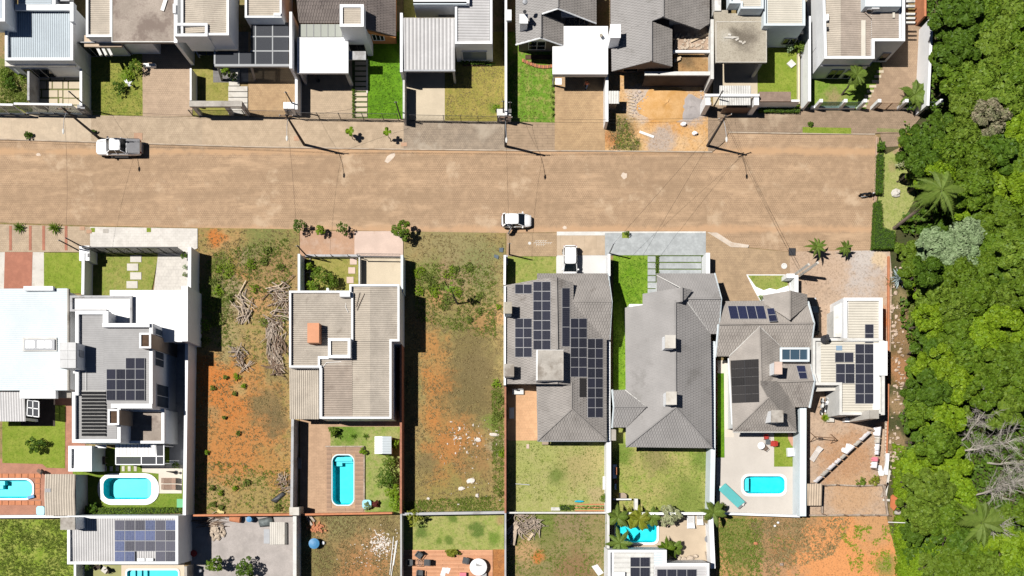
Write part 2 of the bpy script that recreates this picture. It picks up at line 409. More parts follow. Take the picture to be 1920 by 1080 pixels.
# ------------------------------------------------------------------ ground sheets
def sheet(name,pts,z,mat,holes=None,kind='structure',z0=-.4,label=None,cat=None):
 mb=MB();mb.prism([W(x,y)for x,y in pts],z0,z,0,[[W(x,y)for x,y in h]for h in holes]if holes else None,False)
 o=mb.build(name,mat)
 if label:tag(o,label,cat)
 else:o['kind']=kind
 return o
# ------------------------------------------------------------------ building pieces
def block(root,pts,z0,z1,mat,name='wall',ref=None,label=None):
 return MB().pp(pts,z0,z1,0,ref).build(name,mat,root,label=label)
def parapet(root,pts,z0,z1,t,mat,name='parapet'):
 P=ccw([tuple(W(x,y,z1).xy)for x,y in pts]);Q=inset(P,t);n=len(P)
 v=[(x,y,z0)for x,y in P]+[(x,y,z1)for x,y in P]+[(x,y,z1)for x,y in Q]+[(x,y,z0)for x,y in Q]
 f=[]
 for i in range(n):
  j=(i+1)%n
  f+=[(i,j,n+j,n+i),(n+i,n+j,2*n+j,2*n+i),(2*n+i,2*n+j,3*n+j,3*n+i)]
 return MB().add(v,f).build(name,mat,root)
def pbox(root,pts,zt,mat,t=.2,drop=.4,z0=0,wall='wall',deck=None):
 P=[tuple(W(x,y,zt).xy)for x,y in pts]
 MB().prism(P,z0,zt-drop).build(wall,mat,root)
 parapet(root,pts,zt-drop,zt,t,mat)
 if deck:MB().prism(inset(P,t+.003),zt-drop,zt-drop+.03).build('roof_deck',deck,root)
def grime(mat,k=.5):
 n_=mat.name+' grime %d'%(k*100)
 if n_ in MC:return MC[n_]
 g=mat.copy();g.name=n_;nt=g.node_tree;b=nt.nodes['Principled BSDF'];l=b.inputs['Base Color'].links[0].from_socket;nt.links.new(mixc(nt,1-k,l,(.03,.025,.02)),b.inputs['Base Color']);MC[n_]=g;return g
def corr(root,x0,y0,x1,y1,zs,axis,pitch,mat,amp=.04,name='corrugated_roof',label=None):
 """ribbed sheet roof as real folded sheet; zs = heights along the ribs [(t, z)...]; pitch in metres"""
 mb=MB();zm=sum(z for _,z in zs)/len(zs)
 a,b=W(x0,y1,zm),W(x1,y0,zm)
 L=(b.x-a.x)if axis=='v' else(b.y-a.y);D=(b.y-a.y)if axis=='v' else(b.x-a.x)
 n=max(2,round(L/pitch));p=L/n
 prof=[]
 for i in range(n):prof+=[(i*p,0),(i*p+p*.28,amp),(i*p+p*.5,amp),(i*p+p*.78,0)]
 prof.append((L,0));m=len(prof);vs=[]
 for t,z in zs:
  for u,h in prof:
   if axis=='v':vs.append((a.x+u,b.y-t*D,z+h))
   else:vs.append((a.x+t*D,a.y+u,z+h))
 fs=[]
 for r in range(len(zs)-1):
  for i in range(m-1):
   q=(r*m+i,r*m+i+1,(r+1)*m+i+1,(r+1)*m+i);fs.append(q[::-1])
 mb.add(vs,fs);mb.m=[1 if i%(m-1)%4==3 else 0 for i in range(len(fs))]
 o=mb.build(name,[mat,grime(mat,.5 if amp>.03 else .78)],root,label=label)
 o.data.flip_normals()if o.data.polygons[0].normal.z<0 else None
 return o
def plane3(pl):
 p=[W(*q)for q in pl];n=(p[1]-p[0]).cross(p[2]-p[0]).normalized()
 return p[0],(n if n.z>0 else-n)
def slope(root,pl,outline,mat,course=.38,width=.3,name='roof_slope',thick=.12,rise=.03,wave=.03):
 """pitched tile roof plane: courses that step and tiles that roll, cut to the outline"""
 P0,n=plane3(pl);poly=[onplane(x,y,P0,n)for x,y in outline]
 d=Vector((0,0,-1))-n*n.dot(Vector((0,0,-1)))
 d=Vector((0,-1,0))if d.length<.02 else d.normalized();u=n.cross(d).normalized()
 A=[(p-poly[0]).dot(u)for p in poly];B=[(p-poly[0]).dot(d)for p in poly]
 a0,a1,b0,b1=min(A)-.1,max(A)+.1,min(B)-.1,max(B)+.1
 bm=bmesh.new();nw=max(1,math.ceil((a1-a0)/width));nc=max(1,math.ceil((b1-b0)/course));rnd=random.Random(len(outline)*7+nc)
 pr=[(0,0),(.3,wave),(.7,wave),(.86,.0)]
 for c in range(nc):
  off=(c%2)*width*.5-width;rows=[]
  for s,h in((b0+c*course,0.0),(b0+(c+1)*course+.004,rise)):
   row=[]
   for i in range(nw+2):
    j=.006*rnd.random()
    for t,w in pr:row.append(bm.verts.new(poly[0]+u*(a0+off+(i+t)*width)+d*s+n*(h+w+j)))
   rows.append(row)
  for i in range(len(rows[0])-1):
   f=bm.faces.new((rows[0][i],rows[0][i+1],rows[1][i+1],rows[1][i]))
   if i%4==3:f.material_index=1
  lip=[bm.verts.new(v.co-n*(rise+.01))for v in rows[1]]
  for i in range(len(lip)-1):bm.faces.new((rows[1][i],rows[1][i+1],lip[i+1],lip[i])).material_index=1
 cen=sum(poly,Vector())/len(poly)
 for i in range(len(poly)):
  p,q=poly[i],poly[(i+1)%len(poly)];nn=(q-p).cross(n)
  if nn.dot(cen-p)>0:nn=-nn
  bmesh.ops.bisect_plane(bm,geom=bm.verts[:]+bm.edges[:]+bm.faces[:],plane_co=p,plane_no=nn,clear_outer=True)
 bmesh.ops.recalc_face_normals(bm,faces=bm.faces[:])
 up=sum((f.normal.dot(n)*f.calc_area()for f in bm.faces))
 if up<0:bmesh.ops.reverse_faces(bm,faces=bm.faces[:])
 mb=MB();bm.verts.ensure_lookup_table();ix={v:i for i,v in enumerate(bm.verts)}
 mb.add([v.co.copy()for v in bm.verts],[[ix[v]for v in f.verts]for f in bm.faces]);mb.m=[f.material_index for f in bm.faces];bm.free()
 mb.slab([p-n*.012 for p in poly],thick)
 return mb.build(name,[mat,grime(mat,.62)if wave>.02 else mat],root)
def cap(root,pts,mat,r=.11,name='ridge_cap'):
 MB().tube([W(*p)+Vector((0,0,.03))for p in pts],r,6).build(name,mat,root)
def gutter(root,pts,mat=None,r=.07,name='gutter'):
 MB().tube([W(*p)for p in pts],r,5).build(name,mat or white,root)
def tri_wall(root,pts3,mat,t=.12,name='gable_wall'):
 MB().slab([W(*p)for p in pts3],t).build(name,mat,root)
def chimney(root,rect,z0,z1,mat,topmat=None,cap_t=.12,name='chimney',over=.05,label=None):
 o=MB().bx(*rect,z0,z1-cap_t,0,z1).build(name,mat,root,label=label)
 p,q=W(rect[0],rect[3],z1),W(rect[2],rect[1],z1)
 MB().box(p.x-over,p.y-over,z1-cap_t,q.x+over,q.y+over,z1).build('chimney_cap',topmat or conc,o)
 return o
def panel4(root,q,n,matf,matc,cells=(6,10),name='solar_panel',fr=.026,th=.04,lift=.08):
 """one framed panel from its 4 corner points (tl, tr, br, bl)"""
 tl,tr,br,bl=[Vector(p)+n*lift for p in q]
 if(tr-tl).cross(bl-tl).dot(n)>0:tl,tr,br,bl=tr,tl,bl,br
 mb=MB();mb.slab([tl,tr,br,bl],th,0)
 ux=(tr-tl).normalized()*fr;uy=(bl-tl).normalized()*fr;e=n*.004
 k=len(mb.f);mb.add([tl+ux+uy+e,bl+ux-uy+e,br-ux-uy+e,tr-ux+uy+e],[(0,1,2,3)],1)
 cx,cy=cells;mb.uv={k:[(0,cy),(0,0),(cx,0),(cx,cy)]}
 return mb.build(name,[matf,matc],root)
def solar(root,x0,y0,x1,y1,nx,ny,z=None,pl=None,skip=(),gap=.35,mat=None,cells=(6,10),quad=None,frame=None,name='solar_panel'):
 """rows and columns of panels between given map corners on a flat or pitched roof"""
 P0,n=plane3(pl)if pl else(Vector((0,0,z)),Vector((0,0,1)))
 Q=quad or[(x0,y0),(x1,y0),(x1,y1),(x0,y1)]
 def at(s,t):
  a=[Q[0][k]*(1-s)+Q[1][k]*s for k in(0,1)];b=[Q[3][k]*(1-s)+Q[2][k]*s for k in(0,1)]
  return[a[k]*(1-t)+b[k]*t for k in(0,1)]
 L=math.dist(Q[0],Q[1]);D=math.dist(Q[0],Q[3]);gx,gy=gap/L,gap/D
 for r in range(ny):
  for c in range(nx):
   if(c,r)in skip:continue
   s0,s1,t0,t1=c/nx+gx/2,(c+1)/nx-gx/2,r/ny+gy/2,(r+1)/ny-gy/2
   panel4(root,[onplane(*at(s,t),P0,n)for s,t in((s0,t0),(s1,t0),(s1,t1),(s0,t1))],n,frame or frame_m,(mat(c,r)if callable(mat)else mat)or pv,cells,name)
def win(root,face,at,a0,a1,z0,z1,mat=None,glass=None,mull=0,name='window',depth=.06,bars=0):
 """window on a wall: face 'S','N' (at = map y of wall foot) or 'E','W' (at = map x of wall foot); a0,a1 along the wall in ground map units"""
 mb=MB();g=MB();fr=.07
 sgn={'S':-1,'N':1,'E':1,'W':-1}[face]
 def B(m,u0,u1,w0,w1,d0,d1):
  if face in 'SN':
   y=W(0,at).y;m.box(u0,y+sgn*d0,w0,u1,y+sgn*d1,w1)
  else:
   x=W(at,0).x;m.box(x+sgn*d0,u0,w0,x+sgn*d1,u1,w1)
 if face in 'SN':u0,u1=W(a0,0).x,W(a1,0).x
 else:u0,u1=W(0,a1).y,W(0,a0).y
 for s in((u0,u0+fr,z0,z1),(u1-fr,u1,z0,z1),(u0+fr,u1-fr,z0,z0+fr),(u0+fr,u1-fr,z1-fr,z1)):B(mb,*s,-.03,depth)
 for k in range(mull):
  m=u0+(u1-u0)*(k+1)/(mull+1);B(mb,m-.03,m+.03,z0+fr,z1-fr,-.03,depth)
 for k in range(bars):
  m=z0+(z1-z0)*(k+1)/(bars+1);B(mb,u0+fr,u1-fr,m-.02,m+.02,depth+.001,depth+.03)
 B(g,u0+fr-.01,u1-fr+.01,z0+fr-.01,z1-fr+.01,-.02,.02)
 o=mb.build(name,mat or white,root);g.build('pane',glass or glass_d,o);return o
def bars_h(mb,a,b,z0,z1,gap=.12,w=.02,post=None):
 """upright bars with two rails between two plan points"""
 a,b=Vector(a[:2]),Vector(b[:2]);L=(b-a).length;n=max(1,int(L/gap))
 for i in range(n+1):
  p=a.lerp(b,i/n);mb.bar((p.x,p.y,z0),(p.x,p.y,z1),w)
 for z in(z0+.08,z1):mb.bar((a.x,a.y,z),(b.x,b.y,z),w*1.6)
def railing(name,label,cat,pts,z1,z0=.05,mat=None,gap=.13,posts=True,group=None,w=.02):
 """metal bar fence along ground map points; bars too fine to pick apart singly"""
 P=[W(x,y)for x,y in pts];t=thing(name,label,cat,(P[0].x,P[0].y,0),group)
 for i in range(len(P)-1):
  mb=MB();bars_h(mb,P[i],P[i+1],z0,z1,gap,w);mb.build('bar_panel',mat or dark_m,t,kind='stuff')
 if posts:
  for p in P:MB().box(p.x-.04,p.y-.04,0,p.x+.04,p.y+.04,z1+.06).build('post',mat or dark_m,t)
 return t
def fwall(label,pts,z1,t,mat,name='boundary_wall',coping=None,group=None,z0=-.3,at_top=True):
 """free-standing wall along a polyline of map points (measured along the wall head); t in metres"""
 r=z1 if at_top else 0;P=[Vector(W(x,y,r).xy)for x,y in pts];n=len(P);L,Rr=[],[]
 for i in range(n):
  d1=(P[i]-P[i-1]).normalized()if i else(P[1]-P[0]).normalized();d2=(P[i+1]-P[i]).normalized()if i<n-1 else d1
  k=(Vector((-d1.y,d1.x))+Vector((-d2.y,d2.x)));k=k/max(.4,k.dot(Vector((-d1.y,d1.x))))
  L.append(P[i]+k*t/2);Rr.append(P[i]-k*t/2)
 o=MB().prism([tuple(v)for v in L]+[tuple(v)for v in Rr[::-1]],z0,z1)
 if coping:
  th=thing(name,label,'wall',(P[0].x,P[0].y,0),group);o.build('wall_body',mat,th)
  L2=[l+(l-r_).normalized()*.03 for l,r_ in zip(L,Rr)];R2=[r_+(r_-l).normalized()*.03 for l,r_ in zip(L,Rr)]
  MB().prism([tuple(v)for v in L2]+[tuple(v)for v in R2[::-1]],z1,z1+.05).build('coping',coping,th);return th
 return o.top(name,mat,label,'wall',group)
SH={}
def piece(name,rect,z0,z1,mat,parent=None,chamf=.015):
 """one slab / stone / plank; alike pieces share their mesh"""
 p,q=W(rect[0],rect[3],z1),W(rect[2],rect[1],z1);sx,sy=round(q.x-p.x,2),round(q.y-p.y,2)
 key=(name,sx,sy,round(z1-z0,2),mat.name)
 if key not in SH:
  mb=MB();a,b,h=sx/2,sy/2,z1-z0;c=min(chamf,h*.4)
  v=[(-a,-b,0),(a,-b,0),(a,b,0),(-a,b,0),(-a,-b,h-c),(a,-b,h-c),(a,b,h-c),(-a,b,h-c),(-a+c,-b+c,h),(a-c,-b+c,h),(a-c,b-c,h),(-a+c,b-c,h)]
  mb.add(v,[(0,1,5,4),(1,2,6,5),(2,3,7,6),(3,0,4,7),(4,5,9,8),(5,6,10,9),(6,7,11,10),(7,4,8,11),(8,9,10,11)]);SH[key]=mb.mesh(name,mat)
 o=bpy.data.objects.new(name,SH[key]);COL.objects.link(o)
 po=ORG.get(parent.name,Vector())if parent else Vector()
 o.location=Vector(((p.x+q.x)/2,(p.y+q.y)/2,z0))-po
 if parent:o.parent=parent
 return o
# ------------------------------------------------------------------ plants
def leafquad(mb,c,s,d,up=.6,rnd=random,mi=0):
 """a leaf: a bent quad of size s, facing roughly d"""
 a=Vector((rnd.gauss(0,1),rnd.gauss(0,1),rnd.gauss(0,1)));n=(d*1.1+a*.55+Vector((0,0,up))).normalized()
 u=n.cross(Vector((rnd.random()-.5,rnd.random()-.5,rnd.random()-.5)))
 if u.length<.01:u=Vector((1,0,0))
 u.normalize();w=n.cross(u);l=s*(.75+rnd.random()*.6);k=l*.38
 b=len(mb.v);mb.v+=[c-u*l*.5,c+w*k-n*.02,c+u*l*.5-n*l*.15,c-w*k-n*.02]
 mb.f.append([b,b+3,b+2,b+1]);mb.m.append(mi)
def crown_mb(rx,ry,rz,nclump,nleaf,leaf,seed,zc=0,flat=.55,lump=.36,up=.7):
 """crown of many leaf clumps over an uneven dome, with gaps between them"""
 r=random.Random(seed);mb=MB();cl=[]
 for i in range(nclump):
  for _ in range(12):
   a=r.random()*6.283;q=math.sqrt(r.random())*(.80+.18*math.sin(a*3+seed));x,y=q*math.cos(a),q*math.sin(a)
   h=math.sqrt(max(0,1-q*q))*(.75+.25*r.random())
   if all((x-c[0])**2+(y-c[1])**2>.035 for c in cl):break
  if r.random()<.25:h*=.3
  cl.append((x,y,h,lump*(.65+.6*r.random())*(1.05-.35*q)))
 per=nleaf//nclump
 for(x,y,h,s)in cl:
  for _ in range(per):
   d=Vector((r.gauss(0,1),r.gauss(0,1),abs(r.gauss(0,1))-.25)).normalized();k=(.55+.5*r.random()**.5)
   c=Vector(((x+d.x*s*k)*rx,(y+d.y*s*k)*ry,zc+(h+d.z*s*flat*k)*rz))
   leafquad(mb,c,leaf,d,up,r)
 return mb,cl
def trunk_mb(base,top,r0,r1,limbs=(),seed=1):
 r=random.Random(seed);mb=MB();base,top=Vector(base),Vector(top);pts=[]
 for i in range(6):
  t=i/5;pts.append(base.lerp(top,t)+Vector((r.gauss(0,.08),r.gauss(0,.08),0))*(0 if i in(0,5)else 1))
 mb.tube(pts,[r0+(r1-r0)*i/5 for i in range(6)],7)
 for L in limbs:
  L=Vector(L);s=pts[3].lerp(pts[5],r.random());m=s.lerp(L,.5)+Vector((0,0,-.15*(L-s).length));mb.tube([s,m,L],[r1*.8,r1*.5,r1*.25],5)
 return mb
PROTO={}
def tree_proto(key,mat,seed,R0=2.6,nclump=26,nleaf=3800,leaf=.3,rz=2.1,zc=4.2,trunkmat=None,lump=.36,name='tree',pre='crown'):
 """a whole tree built at the origin, later copied; parked as data until its first use"""
 mb,cl=crown_mb(R0,R0,rz,nclump,nleaf,leaf,seed,zc,.5,lump,.25)
 tr=trunk_mb((0,0,-.2),(0.1,-.1,zc+rz*.35),.2,.09,[(x*R0*.75,y*R0*.75,zc+h*rz*.6)for x,y,h,s in cl[:7]],seed)
 PROTO[key]=(mb.mesh(pre,mat),tr.mesh('trunk',trunkmat or bark),pre,name)
def place(key,loc,rz,sc,label,cat,group=None,name=None):
 cm,tm,pre,nm=PROTO[key];t=thing(name or nm,label,cat,tuple(loc),group);t.rotation_euler=(0,0,rz)
 t.scale=sc if isinstance(sc,tuple)else(sc,sc,sc)
 for n,m in((pre,cm),('trunk',tm)):
  o=bpy.data.objects.new(n,m);COL.objects.link(o);o.parent=t
 return t
def shrub(name,label,cat,px,py,rpx,h,mat,seed=1,leaf=.16,n=700,group=None,stemmat=None,lump=.4,zb=.05):
 """a bush or small tree of its own: foliage and stem; position is of the crown middle at height h*.6"""
 w=W(px,py,h*.6);t=thing(name,label,cat,(w.x,w.y,0),group);r=rpx/PX
 mb,cl=crown_mb(r,r,h*.45,20,n,leaf,seed,h*.45,.8,lump*.8,.4)
 for i,v in enumerate(mb.v):mb.v[i]=v+Vector((w.x,w.y,0))
 mb.build('foliage',mat,t)
 trunk_mb((w.x,w.y,0),(w.x,w.y,h*.6),.05,.03,[(w.x+x*r*.6,w.y+y*r*.6,h*.55)for x,y,_,_ in cl[:4]],seed).build('stem',stemmat or bark,t)
 return t
def frond_mb(L,wid,droop,n=14,leaf=1.0,up=.6,seed=0):
 """palm frond: arching midrib with leaflets on both sides, along +x"""
 mb=MB();r=random.Random(seed);pts=[]
 for i in range(n+1):
  t=i/n;pts.append(Vector((L*t*(1-.12*t),0,L*(up*t-droop*t*t))))
 mb.tube(pts,[.035*(1-.8*i/n)for i in range(n+1)],4)
 for i in range(2,n+1):
  t=i/n;w=wid*math.sin(math.pi*min(1,.18+t*.8))*leaf
  for s in(-1,1):
   for q in(0,.5):
    p=pts[i-1].lerp(pts[i],q);d=(Vector((.75,s*1.0,-.35-.3*r.random()))).normalized()*w*(.85+.3*r.random())
    k=Vector((.045,0,.0))*(1+w);b=len(mb.v);mb.v+=[p-k,p+k,p+d*.6+k*.8+Vector((0,0,.03)),p+d,p+d*.55-k];mb.f.append([b,b+1,b+2,b+3,b+4]);mb.m.append(0)
 return mb
def palm(label,base,height,nf,L,mat,seed=1,lean=(0,0),r0=.14,name='palm_tree',group=None,wid=.5,droop=.5,up=.55,cat='palm tree',trunkmat=None):
 rn=random.Random(seed);b=Vector(base);t=thing(name,label,cat,tuple(b),group);top=b+Vector((lean[0],lean[1],height))
 trunk_mb(b,top,r0,r0*.65,(),seed).build('trunk',trunkmat or bark,t)
 ms=[frond_mb(L*(.9+.2*k/2),wid,droop+.12*k,13,1,up-.12*k,seed+k).mesh('frond',mat)for k in range(3)]
 for i in range(nf):
  o=bpy.data.objects.new('frond',ms[i%3]);COL.objects.link(o);o.parent=t;o.location=top-b
  o.rotation_euler=(rn.gauss(0,.12),rn.gauss(0,.18)-(.25 if i%4==0 else 0),6.283*i/nf+rn.gauss(0,.14));o.scale=(1,1,1)
 return t
def rosette(label,loc,n,L,mat,seed=1,name='agave',cat='plant',w=.1,group=None,up=.5):
 """rosette of stiff leaves, each a leaf of its own"""
 rn=random.Random(seed);b=Vector(loc);t=thing(name,label,cat,tuple(b),group)
 mb=MB();prof=[(0,.5),(.3,1),(.7,.8),(1,.04)]
 for i,(s,k)in enumerate(prof):
  x=L*s;z=L*(up*s-.35*s*s);mb.v+=[Vector((x,-w*k,z+w*k*.5)),Vector((x,0,z)),Vector((x,w*k,z+w*k*.5))]
 for i in range(3):
  for j in range(2):mb.f.append([i*3+j,i*3+3+j,i*3+4+j,i*3+1+j]);mb.m.append(0)
 me=mb.mesh('leaf',mat)
 for i in range(n):
  o=bpy.data.objects.new('leaf',me);COL.objects.link(o);o.parent=t;q=i/n
  o.rotation_euler=(0,-1.0*(q**1.3)+rn.gauss(0,.1),i*2.39996+rn.gauss(0,.15));s=1-.35*q;o.scale=(s,s,s);o.location=(0,0,.05+.1*q)
 return t
def tufts(name,poly,n,size,mat,seed=1,z=.0,mask=None,blades=5,kind='stuff'):
 """grass and weeds over a plot: countless blades, one object"""
 r=random.Random(seed);mb=MB();xs=[p[0]for p in poly];ys=[p[1]for p in poly];k=0;tries=0
 def inside(x,y):
  c=False
  for i in range(len(poly)):
   (x0,y0),(x1,y1)=poly[i-1],poly[i]
   if(y0>y)!=(y1>y)and x<(x1-x0)*(y-y0)/(y1-y0)+x0:c=not c
  return c
 while k<n and tries<n*12:
  tries+=1;x,y=r.uniform(min(xs),max(xs)),r.uniform(min(ys),max(ys))
  if not inside(x,y):continue
  dens=noise.noise(Vector((x*.035,y*.035,seed)))*.5+.5
  if mask:dens*=mask(x,y)
  if r.random()>dens*1.5-.2:continue
  k+=1;w=W(x,y);s=size*(.5+r.random())
  for _ in range(blades):
   a=r.random()*6.283;o=Vector((math.cos(a),math.sin(a),0));q=Vector((-o.y,o.x,0))*s*.22
   p=w+o*s*.15+Vector((0,0,z));b=len(mb.v);e=p+o*s*(.35+.5*r.random())+Vector((0,0,s*(.25+.6*r.random())))
   mb.v+=[p-q,p+q,e];mb.f.append([b,b+1,b+2]);mb.m.append(0)
 o=mb.build(name,mat);o['kind']=kind;return o
def hedge(label,pts,h,mat,leaf=.11,dens=150,name='hedge',group=None,seed=2):
 """clipped hedge over a polygon: leafy shell round a woody core"""
 r=random.Random(seed);P=ccw([tuple(W(x,y,h).xy)for x,y in pts]);c=(sum(p[0]for p in P)/len(P),sum(p[1]for p in P)/len(P))
 t=thing(name,label,'hedge',(c[0],c[1],0),group);MB().prism(inset(P,.12),0,h-.12).build('branches',MC.get('hedge_core')or M('hedge_core',(.02,.035,.01),.95),t)
 mb=MB();xs=[p[0]for p in P];ys=[p[1]for p in P]
 for i in range(len(P)):
  a,b=Vector(P[i]),Vector(P[(i+1)%len(P)]);d=Vector(((b-a).y,-(b-a).x,0)).normalized()
  for _ in range(int((b-a).length*h*dens)):
   p=a.lerp(b,r.random());leafquad(mb,Vector((p.x,p.y,r.random()*h))-d*r.random()*.1,leaf,d,.2,r)
 from mathutils.geometry import intersect_point_tri_2d
 n=int((max(xs)-min(xs))*(max(ys)-min(ys))*dens)
 for _ in range(n):
  x,y=r.uniform(min(xs),max(xs)),r.uniform(min(ys),max(ys));ins=False
  for i in range(len(P)):
   (x0,y0),(x1,y1)=P[i-1],P[i]
   if(y0>y)!=(y1>y)and x<(x1-x0)*(y-y0)/(y1-y0)+x0:ins=not ins
  if ins:leafquad(mb,Vector((x,y,h-.1+.16*r.random()+.08*noise.noise(Vector((x,y,0))*1.3))),leaf,Vector((0,0,1)),.5,r)
 mb.build('foliage',mat,t);return t
# ------------------------------------------------------------------ vehicles (local axes: +x forward, +y left; built at the origin)
def loft(mb,secs,mi=0,close=True):
 """secs: list of rings with equal vertex counts"""
 b=len(mb.v);n=len(secs[0])
 for s in secs:mb.v+=[Vector(p)for p in s]
 for i in range(len(secs)-1):
  for k in range(n):mb.f.append([b+i*n+k,b+i*n+(k+1)%n,b+(i+1)*n+(k+1)%n,b+(i+1)*n+k]);mb.m.append(mi)
 if close:
  mb.f.append([b+k for k in range(n-1,-1,-1)]);mb.m.append(mi);e=b+(len(secs)-1)*n;mb.f.append([e+k for k in range(n)]);mb.m.append(mi)
 return mb
def ring(x,hw,z0,z1,r=.12):
 """body cross-section at station x"""
 return[(x,-hw+r,z0),(x,hw-r,z0),(x,hw,z0+r*1.4),(x,hw*1.015,(z0+z1)*.5),(x,hw*.97,z1-r*.8),(x,hw*.9,z1-.03),(x,hw*.45,z1+.012),(x,-hw*.45,z1+.012),(x,-hw*.9,z1-.03),(x,-hw*.97,z1-r*.8),(x,-hw*1.015,(z0+z1)*.5),(x,-hw,z0+r*1.4)]
def subsurf(o,lv=1):
 m=o.modifiers.new('smooth','SUBSURF');m.levels=lv;m.render_levels=lv
 for p in o.data.polygons:p.use_smooth=True
def wheel(root,x,y,r,w):
 t=MB();t.lathe((0,0,0),[(r*.62,-w/2),(r*.95,-w/2),(r,-w*.3),(r,w*.3),(r*.95,w/2),(r*.62,w/2)],18)
 q=MB();q.lathe((0,0,0),[(r*.62,-w*.4),(r*.62,w*.42),(r*.5,w*.3),(r*.15,w*.44),(.01,w*.44)],12)
 M4=Matrix.Rotation(math.pi/2*(1 if y<0 else-1),4,'X')
 for b in(t,q):b.v=[M4@v+Vector((x,y,r))for v in b.v]
 hub=MB().tube([(x,y*.9,r),(x,y*.6,r)],.06,6).build('wheel',dark_m,root)
 t.build('tyre',rubber,hub);q.build('rim',steel,hub)
def car(kind,label,group,loc,rz,paint,open_door=False,L=3.75,hw=.82):
 """hatchback / suv / pickup with hood, greenhouse, glass, lamps, mirrors, wheels"""
 t=thing('parked_car' if kind!='pickup' else 'pickup_truck',label,'car' if kind!='pickup' else 'pickup truck',(0,0,0),group);h=L/2
 zb=.28 if kind!='pickup' else .42;hood=.88 if kind=='hatch' else(1.0 if kind=='suv' else 1.12);belt=hood+.06;roof=1.5 if kind=='hatch' else(1.62 if kind=='suv' else 1.8)
 if kind=='pickup':
  st=[(-h,.86,.55,1.05),(-h+.1,.92,.42,1.12),(-h+1.7,.94,.42,1.14),(-.2,.94,.42,1.14),(h-1.35,.94,.42,1.13),(h-.5,.92,.42,1.05),(h-.14,.8,.44,.95),(h,.6,.5,.8)]
  wx0,wx1,rx0,rx1,bx=h-1.35,h-1.95,-.62,-1.0,-.98
 else:
  k=L/3.75
  st=[(-h,.66*hw/.82,.45,belt-.12),(-h+.08,.76*hw/.82,.32,belt),(-h+.6,hw,zb,belt+.01),(0,hw*1.01,zb,belt),(h-1.0*k,hw,zb,hood+.03),(h-.45*k,hw*.96,zb,hood-.08),(h-.12,hw*.82,.3,hood-.2),(h,hw*.58,.36,hood-.32)]
  wx0,wx1,rx0,rx1,bx=h-.92*k,h-1.62*k,-h+.42,-h+.16,0
 mb=MB();loft(mb,[ring(*s)for s in st]);body=mb.build('body',paint,t);subsurf(body,2)
 zl=belt-.03;tw=hw*.8 if kind!='pickup' else .72;bw=hw*.93 if kind!='pickup' else .87
 zr=roof
 def P(x,y,z):return(x,y,z)
 A=[P(wx0,bw,zl),P(wx1,tw,zr-.05),P(rx0,tw,zr-.05),P(rx1,bw*.96,zl)]
 roofm=MB();rs=[]
 for x,w,z in((wx1+.03,tw*.96,zr-.07),(wx1-.12,tw,zr-.02),((wx1+rx0)/2,tw*1.02,zr+.02),(rx0+.1,tw,zr-.02),(rx0-.02,tw*.96,zr-.07)):
  rs.append([(x,-w,z-.07),(x,w,z-.07),(x,w*1.0,z-.02),(x,w*.86,z+.02),(x,0,z+.035),(x,-w*.86,z+.02),(x,-w,z-.02)])
 loft(roofm,rs);ro=roofm.build('roof',paint,t);subsurf(ro,1)
 pil=MB()
 for s in(1,-1):
  pil.bar((wx0,s*bw,zl-.02),(wx1,s*tw,zr-.09),.08);pil.bar((rx1,s*bw*.95,zl-.02),(rx0,s*tw,zr-.09),.14 if kind!='pickup' else .1)
  pil.bar(((wx1+rx0)/2,s*(bw-.01),zl-.02),((wx1+rx0)/2,s*tw,zr-.09),.07)
 pil.build('pillars',paint,t)
 def quad(name,q,mat):MB().slab(q,.015).build(name,mat,t)
 quad('windscreen',[(wx0+.02,-bw*.95,zl),(wx0+.02,bw*.95,zl),(wx1+.02,tw*.95,zr-.07),(wx1+.02,-tw*.95,zr-.07)],carglass)
 quad('rear_window',[(rx1-.01,bw*.9,zl),(rx1-.01,-bw*.9,zl),(rx0-.01,-tw*.92,zr-.08),(rx0-.01,tw*.92,zr-.08)],carglass)
 for s in(1,-1):
  mid=(wx1+rx0)/2
  for a0,a1,b0,b1 in((wx0-.05,mid+.02,wx1,mid+.02),(mid-.02,rx1+.08,mid-.02,rx0+.05)):
   if open_door and s==-1 and a1!=mid+.02:continue
   q=[(a0,s*bw*.985,zl),(a1,s*bw*.985,zl),(b1,s*tw,zr-.1),(b0,s*tw,zr-.1)]
   n=Vector((0,s,.25)).normalized();v=[Vector(p)for p in q]
   MB().add(v+[p-n*.015 for p in v],[(0,1,2,3),(7,6,5,4),(0,4,5,1),(1,5,6,2),(2,6,7,3),(3,7,4,0)]).build('side_window',carglass,t)
  m=MB().box(wx0-.28,s*(bw+.04),zl-.02,wx0-.12,s*(bw+.22),zl+.13);m.build('mirror',paint if kind!='pickup' else paint,t)
  MB().blob((h-.2,s*hw*.66,hood-.27),.17,.14,.07,1,8,5,0).build('headlight',clearlamp,t)
  MB().box(-h-.005 if kind=='pickup' else-h+.02,s*hw*.68,.75,-h+.16,s*hw*.9,belt-.1).build('tail_light',redlamp,t)
 MB().box(h-.1,-hw*.62,.32,h+.05,hw*.62,.5).build('front_bumper',dark_m,t)
 MB().box(-h-.06,-hw*.7,.38,-h+.06,hw*.7,.52).build('rear_bumper',dark_m if kind!='pickup' else steel,t)
 MB().box(h+.052,-.2,.36,h+.06,.2,.46).build('number_plate',white,t)
 hl=MB()
 for s in(1,-1):hl.tube([(wx0+.05,s*hw*.8,hood+.035),(h-.5,s*hw*.66,hood-.02)],.008,4)
 hl.build('bonnet_seam',dark_m,t)
 hn=MB()
 for s in(1,-1):
  for x in(wx1-.45,rx0+.5):hn.box(x-.08,s*(hw+.0),belt-.17,x+.08,s*(hw+.035),belt-.13)
 hn.build('door_handles',paint,t)
